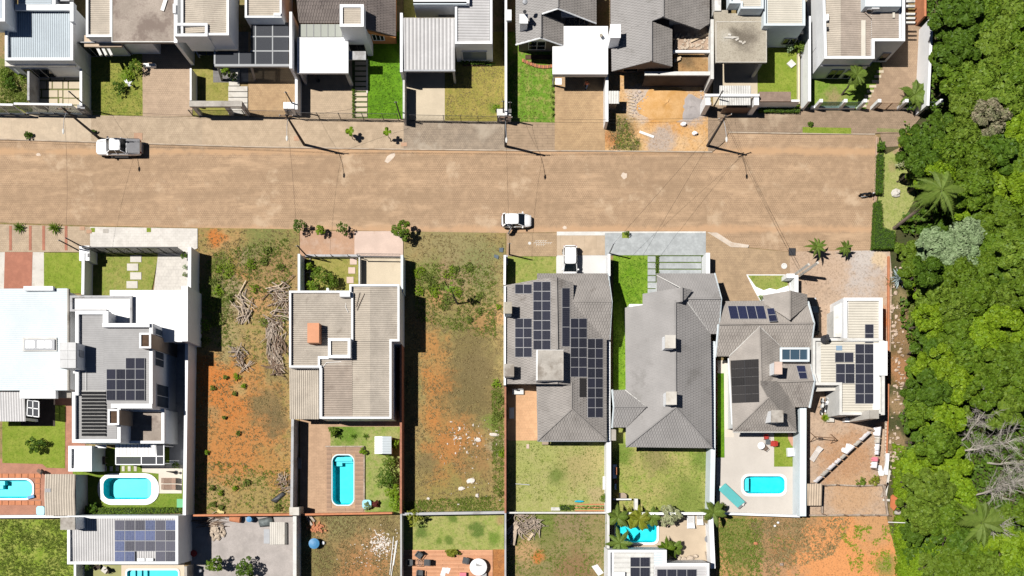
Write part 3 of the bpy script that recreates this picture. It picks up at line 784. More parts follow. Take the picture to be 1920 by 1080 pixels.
 if kind=='pickup':
  MB().box(-h+.1,-.8,1.13,-1.08,.8,1.2).build('tonneau_cover',greymetal2 if False else M('dusty_grey_tonneau',(.16,.16,.17),.6,.1,2,9,.05),t)
  MB().box(-h+.02,-.84,1.04,-h+.095,.84,1.185).build('tailgate_rail',grey_m,t)
  rb=MB()
  for s in(1,-1):rb.tube([(-h+.1,s*.86,1.2),(-1.1,s*.86,1.2)],.03,6)
  rb.build('bed_rail',dark_m,t)
  sb=MB()
  for s in(1,-1):sb.box(-1.0,s*.93,.4,1.0,s*1.03,.46)
  sb.build('side_step',dark_m,t)
 if kind=='hatch' or kind=='suv':
  MB().tube([(rx0+.2,0,zr+.02),(rx0+.02,0,zr+.28)],.012,4).build('aerial',black,t)
  wp=MB();wp.tube([(wx0+.03,.25,zl+.02),(wx0-.25,.1,zl+.28)],.012,4);wp.tube([(wx0+.03,-.3,zl+.02),(wx0-.25,-.4,zl+.28)],.012,4);wp.build('wiper',black,t)
 wr=.36 if kind=='pickup' else .29;ww=.24 if kind=='pickup' else .19
 for x in((h-.85,-h+1.05)if kind=='pickup' else(h-.68,-h+.62)):
  for s in(1,-1):
   wheel(t,x,s*(hw-.06 if kind!='pickup' else .84),wr,ww)
 if open_door:
  mid=(wx1+rx0)/2;d=MB();a=RAD(118);hx,hy=mid-.02,-hw*.98;dx,dy=math.cos(a+math.pi),-math.sin(a)
  e=(hx-.42,hy-.78)
  d.bar((hx,hy,.62),(e[0],e[1],.62),.1,.58);o=d.build('open_rear_door',paint,t)
  MB().add([(hx,hy,.93),(e[0],e[1],.93),(e[0]+.1,e[1]+.14,zr-.14),(hx-.05,hy+.1,zr-.12)],[(0,1,2,3),(3,2,1,0)]).build('door_glass',carglass,o)
  f=MB();f.tube([(hx,hy,.93),(hx-.05,hy+.1,zr-.12),(e[0]+.1,e[1]+.14,zr-.14),(e[0],e[1],.93)],.025,5);f.build('door_frame',black,o)
  MB().box(mid-.85,-hw*.94,.5,mid-.1,-hw*.5,.9).build('rear_seat',black,t)
 t.location=loc;t.rotation_euler=(0,0,rz);return t
def motorbike(label,loc,rz,paint,name='motorcycle',dirt=False):
 t=thing(name,label,'motorcycle',(0,0,0))
 for x in(.68,-.65):
  w=MB();w.lathe((0,0,0),[(.2,-.05),(.27,-.06),(.31,-.03),(.31,.03),(.27,.06),(.2,.05)],18)
  w.v=[Matrix.Rotation(math.pi/2,4,'X')@v+Vector((x,0,.31))for v in w.v];wo=w.build('wheel',rubber,t)
  s=MB()
  for k in range(6):
   a=k*math.pi/3;s.tube([(x,0,.31),(x+.22*math.cos(a),0,.31+.22*math.sin(a))],.012,4)
  s.build('spokes',steel,wo)
 MB().blob((.12,0,.78),.3,.17,.16,2,10,6,.05).build('fuel_tank',paint,t)
 MB().blob((-.38,0,.79),.4,.14,.07,3,10,6,.05).build('saddle',black,t)
 MB().blob((.02,0,.45),.26,.17,.2,4,8,5,.2).build('engine',dark_m if not dirt else steel,t)
 fk=MB()
 for s in(.08,-.08):fk.tube([(.68,s,.31),(.42,s,.95)],.025,6)
 fk.build('fork',steel,t)
 hb=MB();hb.tube([(.3,.36,1.02),(.4,.2,1.0),(.42,0,.98),(.4,-.2,1.0),(.3,-.36,1.02)],.018,6);hb.build('handlebar',dark_m,t)
 MB().blob((.56,0,.88),.1,.1,.11,5,8,6,0).build('headlight',clearlamp,t)
 MB().tube([(.05,-.17,.36),(-.3,-.2,.36),(-.72,-.2,.46)],[.03,.045,.055],7).build('exhaust',steel,t)
 mg=MB();mg.box(.5,-.06,.62,.9,.06,.65)if not dirt else mg.box(.42,-.07,.7,.98,.07,.74)
 mg.build('front_mudguard',paint,t);MB().bar((-.55,0,.7),(-1.0,0,.78),.14,.04).build('tail_fairing',paint,t)
 MB().tube([(.02,.13,.3),(-.08,.3,.03)],.015,5).build('kickstand',dark_m,t)
 for s in(1,-1):MB().blob((.33,s*.34,1.12),.03,.07,.05,1,6,4,0).build('mirror',black,t)
 t.location=loc;t.rotation_euler=(0,0,rz);return t
# ------------------------------------------------------------------ pools
def pool(label,outline,rim,shell=None,rimmat=None,depth=1.05,zr=.16,steps=(),zw=.02):
 """outline/rim: map polygons (same corner order) of the water edge and of the rim's outer edge"""
 c=[sum(p[k]for p in outline)/len(outline)for k in(0,1)];t=thing('swimming_pool',label,'swimming pool',(c[0],c[1]))
 P=ccw([tuple(W(x,y).xy)for x,y in outline]);Q=ccw([tuple(W(x,y).xy)for x,y in rim]);n=len(P)
 B=inset(P,.18)
 mb=MB();v=[(x,y,zr-.02)for x,y in P]+[(x,y,-depth*.8)for x,y in inset(P,.06)]+[(x,y,-depth)for x,y in B];f=[]
 for i in range(n):
  j=(i+1)%n;f+=[(i,n+i,n+j,j),(n+i,2*n+i,2*n+j,n+j)]
 f.append(tuple(range(2*n,3*n)));mb.add(v,f).build('basin',shell or poolm,t)
 mb=MB();R_=inset(P,.02);m=len(Q)
 mb.prism(Q,-.05,zr,0,[P]);mb.build('rim',rimmat or white2,t)
 mb=MB();mb.add([(x,y,zw)for x,y in P],[tuple(range(n))]).build('water',water_m,t)
 for s in steps:
  p0,p1,q0,q1,z=s;mb=MB();mb.bx(p0,p1,q0,q1,-depth,z,0,0);mb.build('pool_step',poolstep,t)
 return t
# ================================================================== THE GROUND
P_W=rrect(-42,900,60,934,12,5,.04);P_K=rrect(196,896,284,936,12,5,.03);P_M=rrect(624,855,663,945,10,5,.04)
P_Q=rrect(1395,893,1469,925,9,5,.05);P_U=rrect(1154,974,1231,1017,9,5,0);P_B=rrect(239,1069,335,1110,5,4,0)
POOLS=[P_W,P_K,P_M,P_Q,P_U,P_B]
lawn_v=GR('vivid_lawn',(.085,.19,.01),(.12,.25,.014),(.065,.15,.01),(),.5,6,.6)
lawn_m=GR('mown_lawn',(.18,.24,.03),(.23,.27,.045),(.14,.21,.02),(),.45,6,.6)
lawn_y=GR('yellowing_lawn',(.25,.235,.06),(.3,.26,.08),(.19,.2,.04),(),.4,6,.6)
lawn_p=GR('pale_lawn',(.22,.22,.09),(.26,.24,.11),(.16,.2,.06),(),.3,6,.6)
lawn_b=GR('dry_green_lawn',(.21,.26,.055),(.3,.29,.09),(.14,.22,.03),(),.35,5,.6)
SOIL,SOILD,DRY,GRN,DRK,WHT=(.46,.145,.032),(.34,.125,.04),(.3,.23,.11),(.1,.17,.025),(.12,.1,.06),(.5,.42,.34)
base_g=GR('bare_earth',(.24,.18,.09),(.3,.2,.1),(.15,.16,.05))
sheet('ground',rc(-8000,-8000,10000,10000),-.02,base_g,POOLS)
dirt_drift=[(W(0,284).y,.55,(.46,.29,.165)),(W(0,430).y,.6,(.46,.29,.17))]
road_m=PAV('street_pavers',(.415,.285,.18),(.375,.255,.16),(.22,.147,.095),.25,.22,(.48,.355,.24),.54,.025,.5,drift=dirt_drift)
sheet('street',[(-900,258),(0,263),(480,277),(960,283),(1335,285),(1358,268),(1366,249),(1640,252),(1648,258),(1641,470),(1480,472),(1405,464),(1372,458),(1345,437),(1323,434),(1130,434),(950,437),(760,434),(560,430),(370,427),(170,423),(0,417),(-900,405)],.02,road_m)
pav_tan=PAV('tan_pavers',(.4,.285,.175),(.34,.24,.15),(.24,.17,.11),.22,.2,(.34,.26,.18),.58)
pav_or=PAV('warm_pavers',(.43,.295,.165),(.38,.25,.14),(.26,.18,.11),.24,.2,(.36,.27,.17),.6)
pav_beige=PAV('beige_pavers',(.44,.345,.245),(.39,.3,.21),(.28,.21,.15),.24,.22,(.33,.26,.19),.56)
pav_grey=PAV('grey_worn_pavers',(.34,.27,.2),(.27,.215,.165),(.16,.125,.095),.24,.2,(.38,.32,.25),.5)
pav_brown=PAV('brown_pavers',(.31,.225,.155),(.26,.19,.13),(.18,.13,.09),.22,.2,(.4,.31,.22),.55)
pav_dark=PAV('dark_carport_tiles',(.2,.19,.185),(.18,.17,.165),(.12,.11,.11),.5,.5,None)
pav_pale=PAV('pale_pavers',(.55,.52,.475),(.52,.49,.45),(.42,.39,.36),.4,.4,(.48,.43,.37),.62)
pav_conc=PAV('sidewalk_slabs',(.5,.4,.29),(.47,.38,.28),(.33,.26,.19),1.9,3.2,(.42,.3,.2),.55,.012)
pav_red=PAV('red_pavers',(.4,.17,.11),(.37,.155,.1),(.28,.12,.085),.24,.12,None)
pav_rpatio=PAV('red_brick_patio',(.42,.2,.135),(.36,.165,.11),(.3,.17,.12),.26,.13,None)
pav_terr=PAV('terracotta_tile_patio',(.55,.33,.185),(.52,.3,.165),(.42,.26,.15),.3,.3,(.44,.27,.15),.64)
pav_deck=PAV('brick_deck',(.47,.31,.2),(.43,.28,.18),(.3,.2,.13),.55,.18,(.38,.26,.18),.62)
stone_gr=M('grey_split_stone',(.36,.38,.385),.85,.14,1.4,4,.15,stain=(.56,.55,.53),smix=.62)
patio_w=M('pale_patio_concrete',(.5,.46,.415),.85,.05,.4,8,.08,stain=(.44,.4,.35),smix=.6)
conc_r=M('reddish_concrete',(.42,.26,.17),.9,.14,.5,7,.12,stain=(.46,.33,.25),smix=.5)
conc_p=M('pinkish_concrete',(.56,.43,.36),.9,.08,.6,7,.1,stain=(.44,.3,.21),smix=.6)
conc_d=M('beige_concrete_drive',(.52,.44,.325),.9,.08,.4,8,.08,stain=(.4,.32,.22),smix=.6)
# --- north sidewalks and kerb
sheet('sidewalk',[(-400,213),(172,217),(172,266),(0,260.5),(-400,255)],.14,pav_conc)
sheet('sidewalk',[(172,217),(380,220),(380,273),(172,266)],.14,pav_beige)
sheet('sidewalk',[(380,218),(757,224),(757,280),(380,273)],.14,PAV('beige_pavers_pale',(.46,.355,.25),(.42,.32,.22),(.31,.235,.165),.24,.22,(.36,.27,.19),.56))
sheet('sidewalk',[(757,226),(948,229),(948,282),(757,280)],.14,pav_grey)
sheet('sidewalk',[(948,229),(1040,231),(1040,282.5),(948,282)],.14,PAV('striped_pavers',(.34,.245,.165),(.31,.225,.15),(.2,.145,.1),1.2,.32,(.4,.3,.2),.6,.03))
sheet('driveway',[(1040,140),(1133,140),(1134,283),(1040,282.5)],.15,pav_or)
sand_m=GR('building_sand_and_soil',(.52,.29,.11),(.58,.38,.2),(.47,.32,.19),[(1255,215,46,(.52,.255,.07),.5),(1162,255,34,SOILD,.5),(1165,235,28,(.2,.17,.075),.7),(1290,203,34,(.34,.31,.3),.35),(1240,268,30,(.36,.31,.28),.5),(1200,195,32,(.46,.4,.35),.5),(1315,190,18,(.48,.33,.22),.5),(1180,272,22,(.2,.19,.06),.6),(1275,175,40,(.5,.32,.17),.5)],.5,5,.6)
sheet('building_plot_soil',[(1134,60),(1337,60),(1337,150),(1327,200),(1328,284.5),(1134,283)],.13,sand_m)
sheet('sidewalk',[(1327,198),(1514,202),(1735,210),(1700,250),(1640,251),(1366,247.5),(1358,266),(1337,284),(1327,284)],.14,pav_brown)
kb=M('kerb_concrete',(.44,.36,.28),.9,.15,.8,9,.15,stain=(.3,.22,.15))
for(a,b)in(((-400,255),(0,261)),((0,261),(172,266.5)),((172,266.5),(480,275.6)),((480,275.6),(757,280.2)),((757,280.2),(1040,283)),((1040,283),(1133,283.4)),((1133,283.4),(1335,285)),((1366,248.4),(1502,250.6)),((1502,250.6),(1640,252))):
 MB().bar(W(*a)+Vector((0,-.03,.06)),W(*b)+Vector((0,-.03,.06)),.14,.19).build('kerb',kb)['kind']='structure'
# --- south sidewalks
sheet('sidewalk',[(-300,418),(0,421),(170,426),(170,473),(-300,473)],.13,pav_beige)
sheet('sidewalk',[(170,426),(371,429),(371,466),(354,474),(170,474)],.14,PAV('white_pavers',(.6,.57,.53),(.57,.54,.5),(.48,.45,.41),.5,.3,(.52,.48,.42),.64))
sheet('sidewalk',[(563,433),(665,434),(665,480),(563,480)],.13,conc_r)
sheet('sidewalk',[(665,434),(756,434),(756,483),(665,483)],.135,conc_p)
sheet('sidewalk',[(950,438),(1044,437),(1044,481),(950,481)],.13,pav_tan)
sheet('sidewalk',[(1044,442),(1134,442),(1134,479),(1044,479)],.13,PAV('tan_slabs',(.46,.36,.26),(.44,.34,.24),(.36,.28,.2),1.4,3.3,(.5,.42,.33),.6))
sheet('sidewalk_edge',[(1044,435),(1323,434.5),(1323,437.5),(1134,437.5),(1134,442),(1044,442)],.15,dirtyw)
sheet('sidewalk',[(1134,437.5),(1323,437.5),(1323,479),(1134,479)],.14,stone_gr)
sheet('driveway',[(1323,435),(1345,440),(1371,461),(1405,466),(1480,473),(1480,548),(1425,580),(1340,580),(1323,480)],.13,pav_tan)
sheet('kerb_strip',[(1325,436),(1344,437),(1372,455),(1404,460),(1402,465),(1370,464),(1343,447)],.17,M('chalky_concrete',(.55,.47,.39),.9,.15,1,8,.1,stain=(.4,.29,.2),smix=.5))
yard_r=GR('dusty_yard',(.4,.285,.2),(.44,.325,.235),(.36,.265,.195),[(1608,500,56,(.44,.4,.375),.6),(1628,478,24,(.46,.42,.39),.4),(1560,505,40,(.44,.32,.23),.5),(1648,487,16,(.55,.42,.27),.4),(1650,600,20,SOIL,.7),(1590,860,60,(.37,.2,.1),.6),(1600,935,50,(.44,.27,.15),.6),(1650,700,14,(.42,.22,.1),.6)],.3,5,.3)
sheet('driveway',[(1480,472),(1641,470),(1668,472),(1672,520),(1668,700),(1662,905),(1664,968),(1512,968),(1512,760),(1530,600),(1480,548)],.1,yard_r)
# --- forest floor and the little green at the end of the street
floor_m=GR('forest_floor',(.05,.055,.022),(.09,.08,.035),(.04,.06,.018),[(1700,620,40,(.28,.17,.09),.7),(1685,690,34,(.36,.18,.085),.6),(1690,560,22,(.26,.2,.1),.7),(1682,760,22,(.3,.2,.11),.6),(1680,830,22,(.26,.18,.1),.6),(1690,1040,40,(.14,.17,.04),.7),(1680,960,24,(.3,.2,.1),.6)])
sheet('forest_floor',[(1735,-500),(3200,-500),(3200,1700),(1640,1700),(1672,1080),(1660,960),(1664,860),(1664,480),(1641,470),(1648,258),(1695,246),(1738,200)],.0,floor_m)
sheet('lawn',[(1650,262),(1660,290),(1690,275),(1712,330),(1716,372),(1698,405),(1680,432),(1672,468),(1644,468)],.03,GR('end_green_lawn',(.27,.3,.09),(.32,.32,.12),(.2,.25,.055),[(1685,310,14,(.14,.2,.035),.5),(1682,282,14,(.34,.22,.15),.5),(1672,316,10,(.3,.24,.12),.7)],.4,6,.6))
sheet('path',[(1650,250),(1690,246),(1690,274),(1660,276),(1652,262)],.05,pav_brown)
# --- empty plots and back yards
lot_l=GR('empty_plot_orange',(.27,.19,.075),(.35,.24,.105),(.18,.185,.05),[(425,765,92,SOIL,.9),(400,700,44,SOIL,.8),(470,830,70,(.4,.17,.055),.8),(430,470,46,(.4,.23,.1),.7),(405,445,20,SOIL,.5),(455,500,30,(.44,.19,.07),.6),(465,475,20,SOIL,.6),(490,560,30,(.4,.22,.1),.7),(470,480,26,(.3,.25,.18),.5),(500,460,60,(.14,.17,.05),.7),(420,500,30,(.09,.13,.025),.6),(430,560,44,(.26,.21,.13),.6),(395,560,36,(.1,.17,.025),.6),(520,510,50,(.27,.17,.08),.7),(500,760,34,(.15,.115,.055),.5),(515,790,26,(.13,.1,.05),.5),(520,700,26,(.22,.17,.07),.6),(395,780,20,(.3,.2,.09),.7),(450,730,16,(.34,.24,.1),.7),(460,880,26,(.27,.21,.08),.8),(420,880,24,(.24,.2,.075),.8),(400,820,18,(.27,.2,.08),.8),(490,850,22,(.25,.19,.07),.8),(430,860,80,(.42,.17,.05),.7),(410,930,40,(.3,.23,.1),.6),(480,935,50,(.28,.22,.08),.6),(525,890,36,(.36,.19,.06),.6),(420,640,40,(.27,.23,.11),.6)])
sheet('vacant_plot',[(366,427),(561,430),(561,966),(360,966)],.04,lot_l)
lot_n=GR('empty_plot_brown',(.27,.19,.08),(.23,.2,.075),(.33,.24,.1),[(850,470,85,(.25,.215,.105),.7),(800,520,40,(.14,.18,.04),.7),(850,520,36,(.3,.2,.12),.6),(900,500,50,(.18,.19,.075),.7),(930,590,22,(.42,.24,.11),.5),(812,650,34,(.38,.18,.06),.6),(822,720,40,(.42,.17,.05),.6),(880,650,42,(.15,.12,.05),.7),(880,740,58,(.13,.1,.045),.7),(895,690,44,(.15,.115,.055),.7),(800,600,20,(.2,.17,.06),.7),(850,610,26,(.17,.16,.055),.7),(925,790,18,(.12,.19,.03),.6),(850,840,64,(.4,.16,.05),.6),(835,905,46,(.38,.15,.05),.6),(890,870,40,(.26,.15,.065),.6),(800,870,26,(.16,.125,.06),.6),(812,780,26,(.42,.17,.05),.7),(820,560,22,(.36,.2,.09),.7),(905,610,22,(.3,.17,.07),.7),(850,945,80,(.22,.2,.065),.7),(785,600,24,(.3,.17,.075),.6),(930,840,20,(.28,.25,.16),.6),(780,720,20,(.2,.19,.075),.7)])
sheet('vacant_plot',[(757,434),(948,437),(948,964),(756,966)],.04,lot_n)
lot_s=GR('empty_plot_red_soil',(.36,.2,.09),(.46,.25,.11),(.27,.2,.075),[(1380,1000,50,(.12,.16,.035),.6),(1400,1045,36,(.13,.15,.04),.6),(1490,1010,80,(.25,.165,.085),.6),(1615,1035,105,(.6,.25,.09),.5),(1540,1070,75,(.6,.26,.1),.5),(1640,990,40,(.44,.25,.12),.6),(1450,1075,50,(.38,.22,.12),.6),(1470,1030,30,(.27,.15,.065),.6),(1660,1060,20,(.16,.19,.045),.6)])
sheet('vacant_plot',[(1342,966),(1512,970),(1662,968),(1690,1080),(1690,1500),(1342,1500)],.04,lot_s)
lot_c=GR('empty_plot_weeds',(.21,.18,.075),(.26,.2,.095),(.15,.155,.05),[(980,1035,26,(.42,.26,.13),.5),(1010,1045,12,SOIL,.5),(1080,1070,40,(.2,.12,.06),.6),(1070,970,40,(.22,.17,.09),.6),(1020,1000,30,(.16,.17,.05),.6),(1020,975,26,(.13,.18,.035),.7)])
sheet('vacant_plot',[(950,963),(1140,963),(1140,1500),(950,1500)],.04,lot_c)
lot_a=GR('empty_plot_mixed_weeds',(.22,.17,.075),(.25,.19,.085),(.17,.155,.055),[(680,1060,60,(.37,.17,.07),.6),(640,1020,40,(.28,.17,.075),.7),(700,1020,30,(.34,.2,.1),.7),(600,990,18,(.45,.22,.1),.5),(600,1050,36,(.15,.14,.05),.7),(640,985,40,(.19,.18,.075),.7)])
sheet('vacant_plot',[(563,964),(752,964),(752,1500),(563,1500)],.04,lot_a)
gravel_m=M('grey_gravel',(.37,.335,.315),.95,.14,.7,11,.5,stain=(.42,.38,.35),smix=.55)
sheet('gravel_yard',[(358,966),(551,966),(551,1500),(358,1500)],.05,gravel_m)
sheet('lawn',[(-300,974),(130,974),(140,1080),(140,1500),(-300,1500)],.05,GR('rough_lawn',(.17,.24,.025),(.29,.31,.075),(.12,.2,.018),(),.5,5,.8))
# --- street-side yards of the north row
sheet('lawn',[(-300,110),(50,110),(52,212),(-300,210)],.04,GR('overgrown_lawn',(.13,.165,.035),(.25,.21,.09),(.1,.15,.025),(),.5,4,.8))
sheet('driveway',[(54,100),(160,100),(162,214),(54,214)],.05,M('grass_joint_bed',(.16,.165,.06),.95,.3,2,8,.3))
sheet('lawn',[(166,90),(268,90),(269,217),(168,217)],.05,lawn_y if False else GR('sparse_lawn',(.2,.22,.04),(.26,.25,.06),(.14,.19,.028),[(240,145,16,(.1,.18,.02),.6)],.5,5,.7))
sheet('driveway',[(267,60),(360,60),(361,218),(268,218)],.06,PAV('drive_pavers_b',(.42,.31,.22),(.38,.28,.2),(.27,.2,.14),.24,.22,(.46,.36,.26),.58))
sheet('lawn',[(360,100),(430,100),(430,220),(362,220)],.05,lawn_y)
sheet('driveway',[(466,60),(558,60),(560,222),(466,222)],.06,pav_or)
sheet('carport_floor',[(400,60),(466,60),(466,155),(400,155)],.06,pav_dark)
sheet('driveway',[(560,60),(660,60),(661,223),(562,223)],.06,PAV('drive_pavers_d',(.47,.36,.25),(.43,.33,.23),(.31,.24,.17),.24,.22,None))
sheet('path',[(660,60),(690,60),(690,224),(661,224)],.05,M('planted_gap',(.1,.13,.04),.95,.3,2,9,.3))
sheet('lawn',[(690,60),(757,60),(757,225),(690,225)],.06,lawn_v)
sheet('driveway',[(757,100),(834,100),(834,226),(757,226)],.06,conc_d)
sheet('lawn',[(834,60),(948,60),(948,228),(834,228)],.05,GR('olive_yellow_lawn',(.26,.225,.055),(.31,.25,.07),(.2,.2,.04),[(925,205,10,(.1,.17,.02),.6)],.5,5,.7))
sheet('lawn',[(757,-60),(834,-60),(834,99),(757,99)],.05,lawn_y)
sheet('lawn',[(950,60),(1040,60),(1040,231),(950,231)],.05,GR('patchy_green_lawn',(.1,.22,.018),(.15,.25,.03),(.3,.27,.09),(),.45,4,.7))
sheet('lawn',[(1400,60),(1500,60),(1500,200),(1400,200)],.05,lawn_m)
sheet('driveway',[(1337,60),(1420,60),(1420,199),(1337,199)],.07,conc_d)
sheet('lawn',[(1515,60),(1650,60),(1650,206),(1515,206)],.05,GR('green_corner_lawn',(.15,.24,.03),(.2,.27,.05),(.11,.2,.02),[(1562,185,22,(.3,.22,.12),.6)],.5,5,.7))
sheet('driveway',[(1640,60),(1730,40),(1728,210),(1622,208),(1628,190),(1655,128)],.07,PAV('brown_drive_pavers',(.36,.255,.17),(.32,.225,.15),(.23,.16,.11),.22,.2,(.42,.25,.13),.62))
sheet('lawn',[(1504,239),(1595,241),(1595,252),(1504,250)],.16,lawn_m)
sheet('lawn',[(1643,241),(1688,243),(1684,249),(1643,248)],.16,lawn_p)
# --- plots of the south row
sheet('path',[(-60,470),(83,470),(83,545),(-60,545)],.08,pale)
sheet('driveway',[(10,470),(62,470),(60,545),(8,545)],.095,pav_red)
sheet('lawn',[(83,474),(153,474),(153,550),(83,550)],.08,lawn_m)
sheet('lawn',[(155,474),(298,474),(282,560),(155,560)],.08,GR('young_lawn',(.21,.24,.05),(.27,.26,.075),(.15,.22,.03),(),.6,5,.7))
sheet('driveway',[(297,475),(356,475),(358,640),(278,640)],.09,pav_pale)
sheet('path',[(5,736),(160,736),(160,880),(132,970),(-80,970),(-80,860),(5,860)],.03,pav_rpatio,[P_W])
sheet('lawn',[(5,760),(123,760),(122,878),(88,877),(80,870),(5,868)],.07,lawn_m)
sheet('lawn',[(135,840),(352,840),(346,962),(140,966)],.04,GR('poolside_lawn',(.15,.22,.028),(.19,.25,.04),(.11,.19,.022),(),.5,5,.7),[P_K])
sheet('patio',[(267,872),(343,872),(341,925),(298,925),(298,888),(267,885)],.08,M('cream_patio_stone',(.62,.56,.48),.85,.05,.6,7,.05),None)
sheet('path',[(318,620),(360,620),(356,880),(318,880)],.05,greyw)
sheet('lawn',[(575,480),(672,480),(672,560),(575,560)],.07,lawn_y)
sheet('path',[(560,480),(584,480),(584,560),(560,560)],.06,soilp)
sheet('driveway',[(673,483),(756,483),(756,560),(673,560)],.09,conc_d)
sheet('deck',[(563,770),(755,770),(755,800),(684,800),(684,962),(563,962)],.1,pav_deck,[P_M])
sheet('lawn',[(620,800),(755,800),(755,964),(684,964),(684,836),(620,836)],.12,GR('garden_lawn',(.25,.29,.08),(.3,.29,.11),(.16,.25,.035),[(650,812,30,(.09,.18,.015),.6),(735,900,18,(.12,.19,.03),.6),(735,945,18,(.13,.2,.03),.6)],.4,5,.7))
sheet('lawn',[(951,481),(1043,481),(1043,560),(951,560)],.07,lawn_b)
sheet('driveway',[(1043,479),(1139,479),(1139,560),(1043,560)],.09,M('white_drive_concrete',(.58,.57,.55),.85,.04,.5,7,.05))
sheet('patio',[(951,715),(1010,715),(1010,826),(951,826)],.09,pav_terr)
sheet('lawn',[(951,826),(1138,826),(1138,962),(951,962)],.06,GR('mottled_pale_lawn',(.3,.32,.1),(.34,.32,.13),(.24,.28,.065),[(1085,880,40,(.33,.27,.12),.7),(1045,890,18,(.11,.16,.03),.7),(1120,930,20,(.36,.28,.15),.6),(1115,860,26,(.36,.3,.13),.6)],.35,6,.6))
sheet('lawn',[(1150,479),(1215,479),(1215,580),(1175,580),(1175,740),(1150,740)],.08,GR('lush_front_lawn',(.13,.25,.014),(.18,.28,.03),(.09,.19,.012),(),.5,5,.7))
sheet('path',[(1215,479),(1322,479),(1322,560),(1215,560)],.06,M('slab_joint_grass',(.1,.15,.03),.95,.25,2,9,.3))
sheet('lawn',[(1148,740),(1336,740),(1336,962),(1148,962)],.06,GR('worn_back_lawn',(.28,.3,.08),(.36,.31,.12),(.19,.27,.04),[(1165,850,24,(.1,.18,.02),.7),(1320,862,26,(.11,.18,.025),.7),(1290,940,50,(.14,.19,.035),.7),(1230,860,30,(.22,.19,.08),.6)],.35,5,.7))
sheet('patio',[(1343,690),(1500,780),(1500,966),(1343,962)],.08,patio_w,[P_Q])
sheet('path',[(1343,676),(1372,676),(1376,820),(1343,820)],.09,M('cream_side_path',(.6,.54,.46),.85,.05,.7,6,.05))
sheet('lawn',[(1340,700),(1357,700),(1358,858),(1340,858)],.11,lawn_v)
sheet('lawn',[(1451,800),(1494,800),(1494,875),(1451,875)],.1,lawn_m)
sheet('patio',[(1476,800),(1496,800),(1496,845),(1483,835),(1477,822)],.12,M('red_paving_corner',(.45,.25,.17),.9,.1,1,8,.1))
sheet('lawn',[(1400,517),(1476,517),(1476,552),(1428,552),(1414,538)],.17,lawn_b)
sheet('kerb_strip',[(1398.5,515.5),(1480,515.5),(1480,517),(1401,517),(1416,538),(1431,545),(1442,541),(1455,544),(1477,536),(1480,560),(1425,566),(1413.5,545)],.2,white)
# --- bottom row
sheet('patio',[(1145,963),(1332,963),(1332,1500),(1145,1500)],.06,M('beige_pool_terrace',(.48,.385,.28),.85,.07,.5,8,.08,stain=(.42,.33,.24),smix=.6),[P_U])
sheet('lawn',[(755,964),(945,964),(945,1031),(755,1031)],.06,GR('lumpy_lawn',(.28,.3,.085),(.32,.31,.11),(.18,.25,.045),[(790,995,16,(.07,.13,.02),.5),(895,993,15,(.06,.12,.018),.5),(848,972,9,(.08,.14,.02),.5),(842,1012,9,(.08,.14,.02),.5),(925,1010,14,(.1,.18,.02),.6),(822,1014,8,(.1,.17,.02),.6),(937,975,10,(.3,.2,.1),.6)],.5,5,.7))
sheet('flower_bed',[(924,1030),(947,1030),(947,1300),(924,1300)],.08,GR('bark_mulch',(.32,.13,.045),(.38,.17,.06),(.24,.11,.05),(),1.5,8,.6))
sheet('path',[(140,1050),(228,1050),(228,1300),(140,1300)],.06,M('artificial_turf',(.3,.3,.13),.95,.08,.8,9,.2))
sheet('patio',[(228,1055),(346,1055),(346,1300),(228,1300)],.07,M('cream_pool_surround',(.6,.5,.38),.85,.05,.6,8,.05),[P_B])
dk=thing('timber_terrace','orange timber terrace with cafe chairs and a round white tub, at the bottom edge','terrace',(846,1055))
MB().bx(755,1031,924,1120,0,.14).build('joists',M('dark_joist',(.12,.05,.025),.9),dk)
dkm=[M('orange_plank_%d'%k,c,.7,.08,1.5,9,.08)for k,c in enumerate(((.56,.28,.155),(.52,.25,.135),(.6,.31,.175)))]
y=1031.0;i=0
while y<1110:
 xx=755+(0 if i%2 else 40)
 for x0,x1 in((755,755+45+30*(i%3)),(755+45+30*(i%3),860+10*(i%4)),(860+10*(i%4),924)):
  piece('plank',(x0+.12,y+.12,x1-.12,y+2.5),.14,.17,dkm[(i*5+int(x0))%3],dk,.005)
 y+=2.65;i+=1
ORD=('first','second','third','fourth','fifth','sixth','seventh','eighth')
# --- A: white house with blue-grey ribbed roof (far left)
a=thing('house','white house with pale blue ribbed metal roof, leftmost of the top row','house',(80,100))
pbox(a,rc(9,11,137,113),4.2,white,.3,.45)
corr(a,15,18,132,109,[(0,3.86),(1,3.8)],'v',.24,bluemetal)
block(a,rc(28,8,137,19),4.2,4.45,white,'roof_beam')
block(a,rc(131,4,137.6,40),4.2,4.9,white,'parapet_fin')
block(a,rc(9,108,141,124),2.9,3.15,pale,'canopy')
for x in(14,136):MB().bx(x-2,119,x+2,123,0,2.9,0,3).build('canopy_post',white,a)
win(a,'S',146,60,110,.1,2.3,frame_m,None,2,'sliding_door')
b0=block(a,rc(-60,-90,9,40),3.8,6.2,white,'upper_storey');parapet(a,rc(-60,-90,9,40),6.2,6.6,.3,white)
corr(a,-55,-85,4.5,36,[(0,6.3),(1,6.3)],'v',.24,bluemetal)
block(a,rc(34,-60,104,9),3.0,4.5,white,'rear_wing');corr(a,35,-58,97,8,[(0,4.52),(1,4.52)],'h',.24,bluemetal)
block(a,rc(97,-60,130,2),3.0,4.0,greyw,'rear_wing')
fwall('low white wall along the right side of the leftmost top driveway',[(151.5,130),(151.5,198)],2.2,.28,white)
fwall('thin white wall between the overgrown lawn and the leftmost top driveway',[(53,132),(53,188)],2.2,.25,greyw)
t=thing('front_fence','white framed fence with smoked glass panels before the leftmost top house','fence',(90,214))
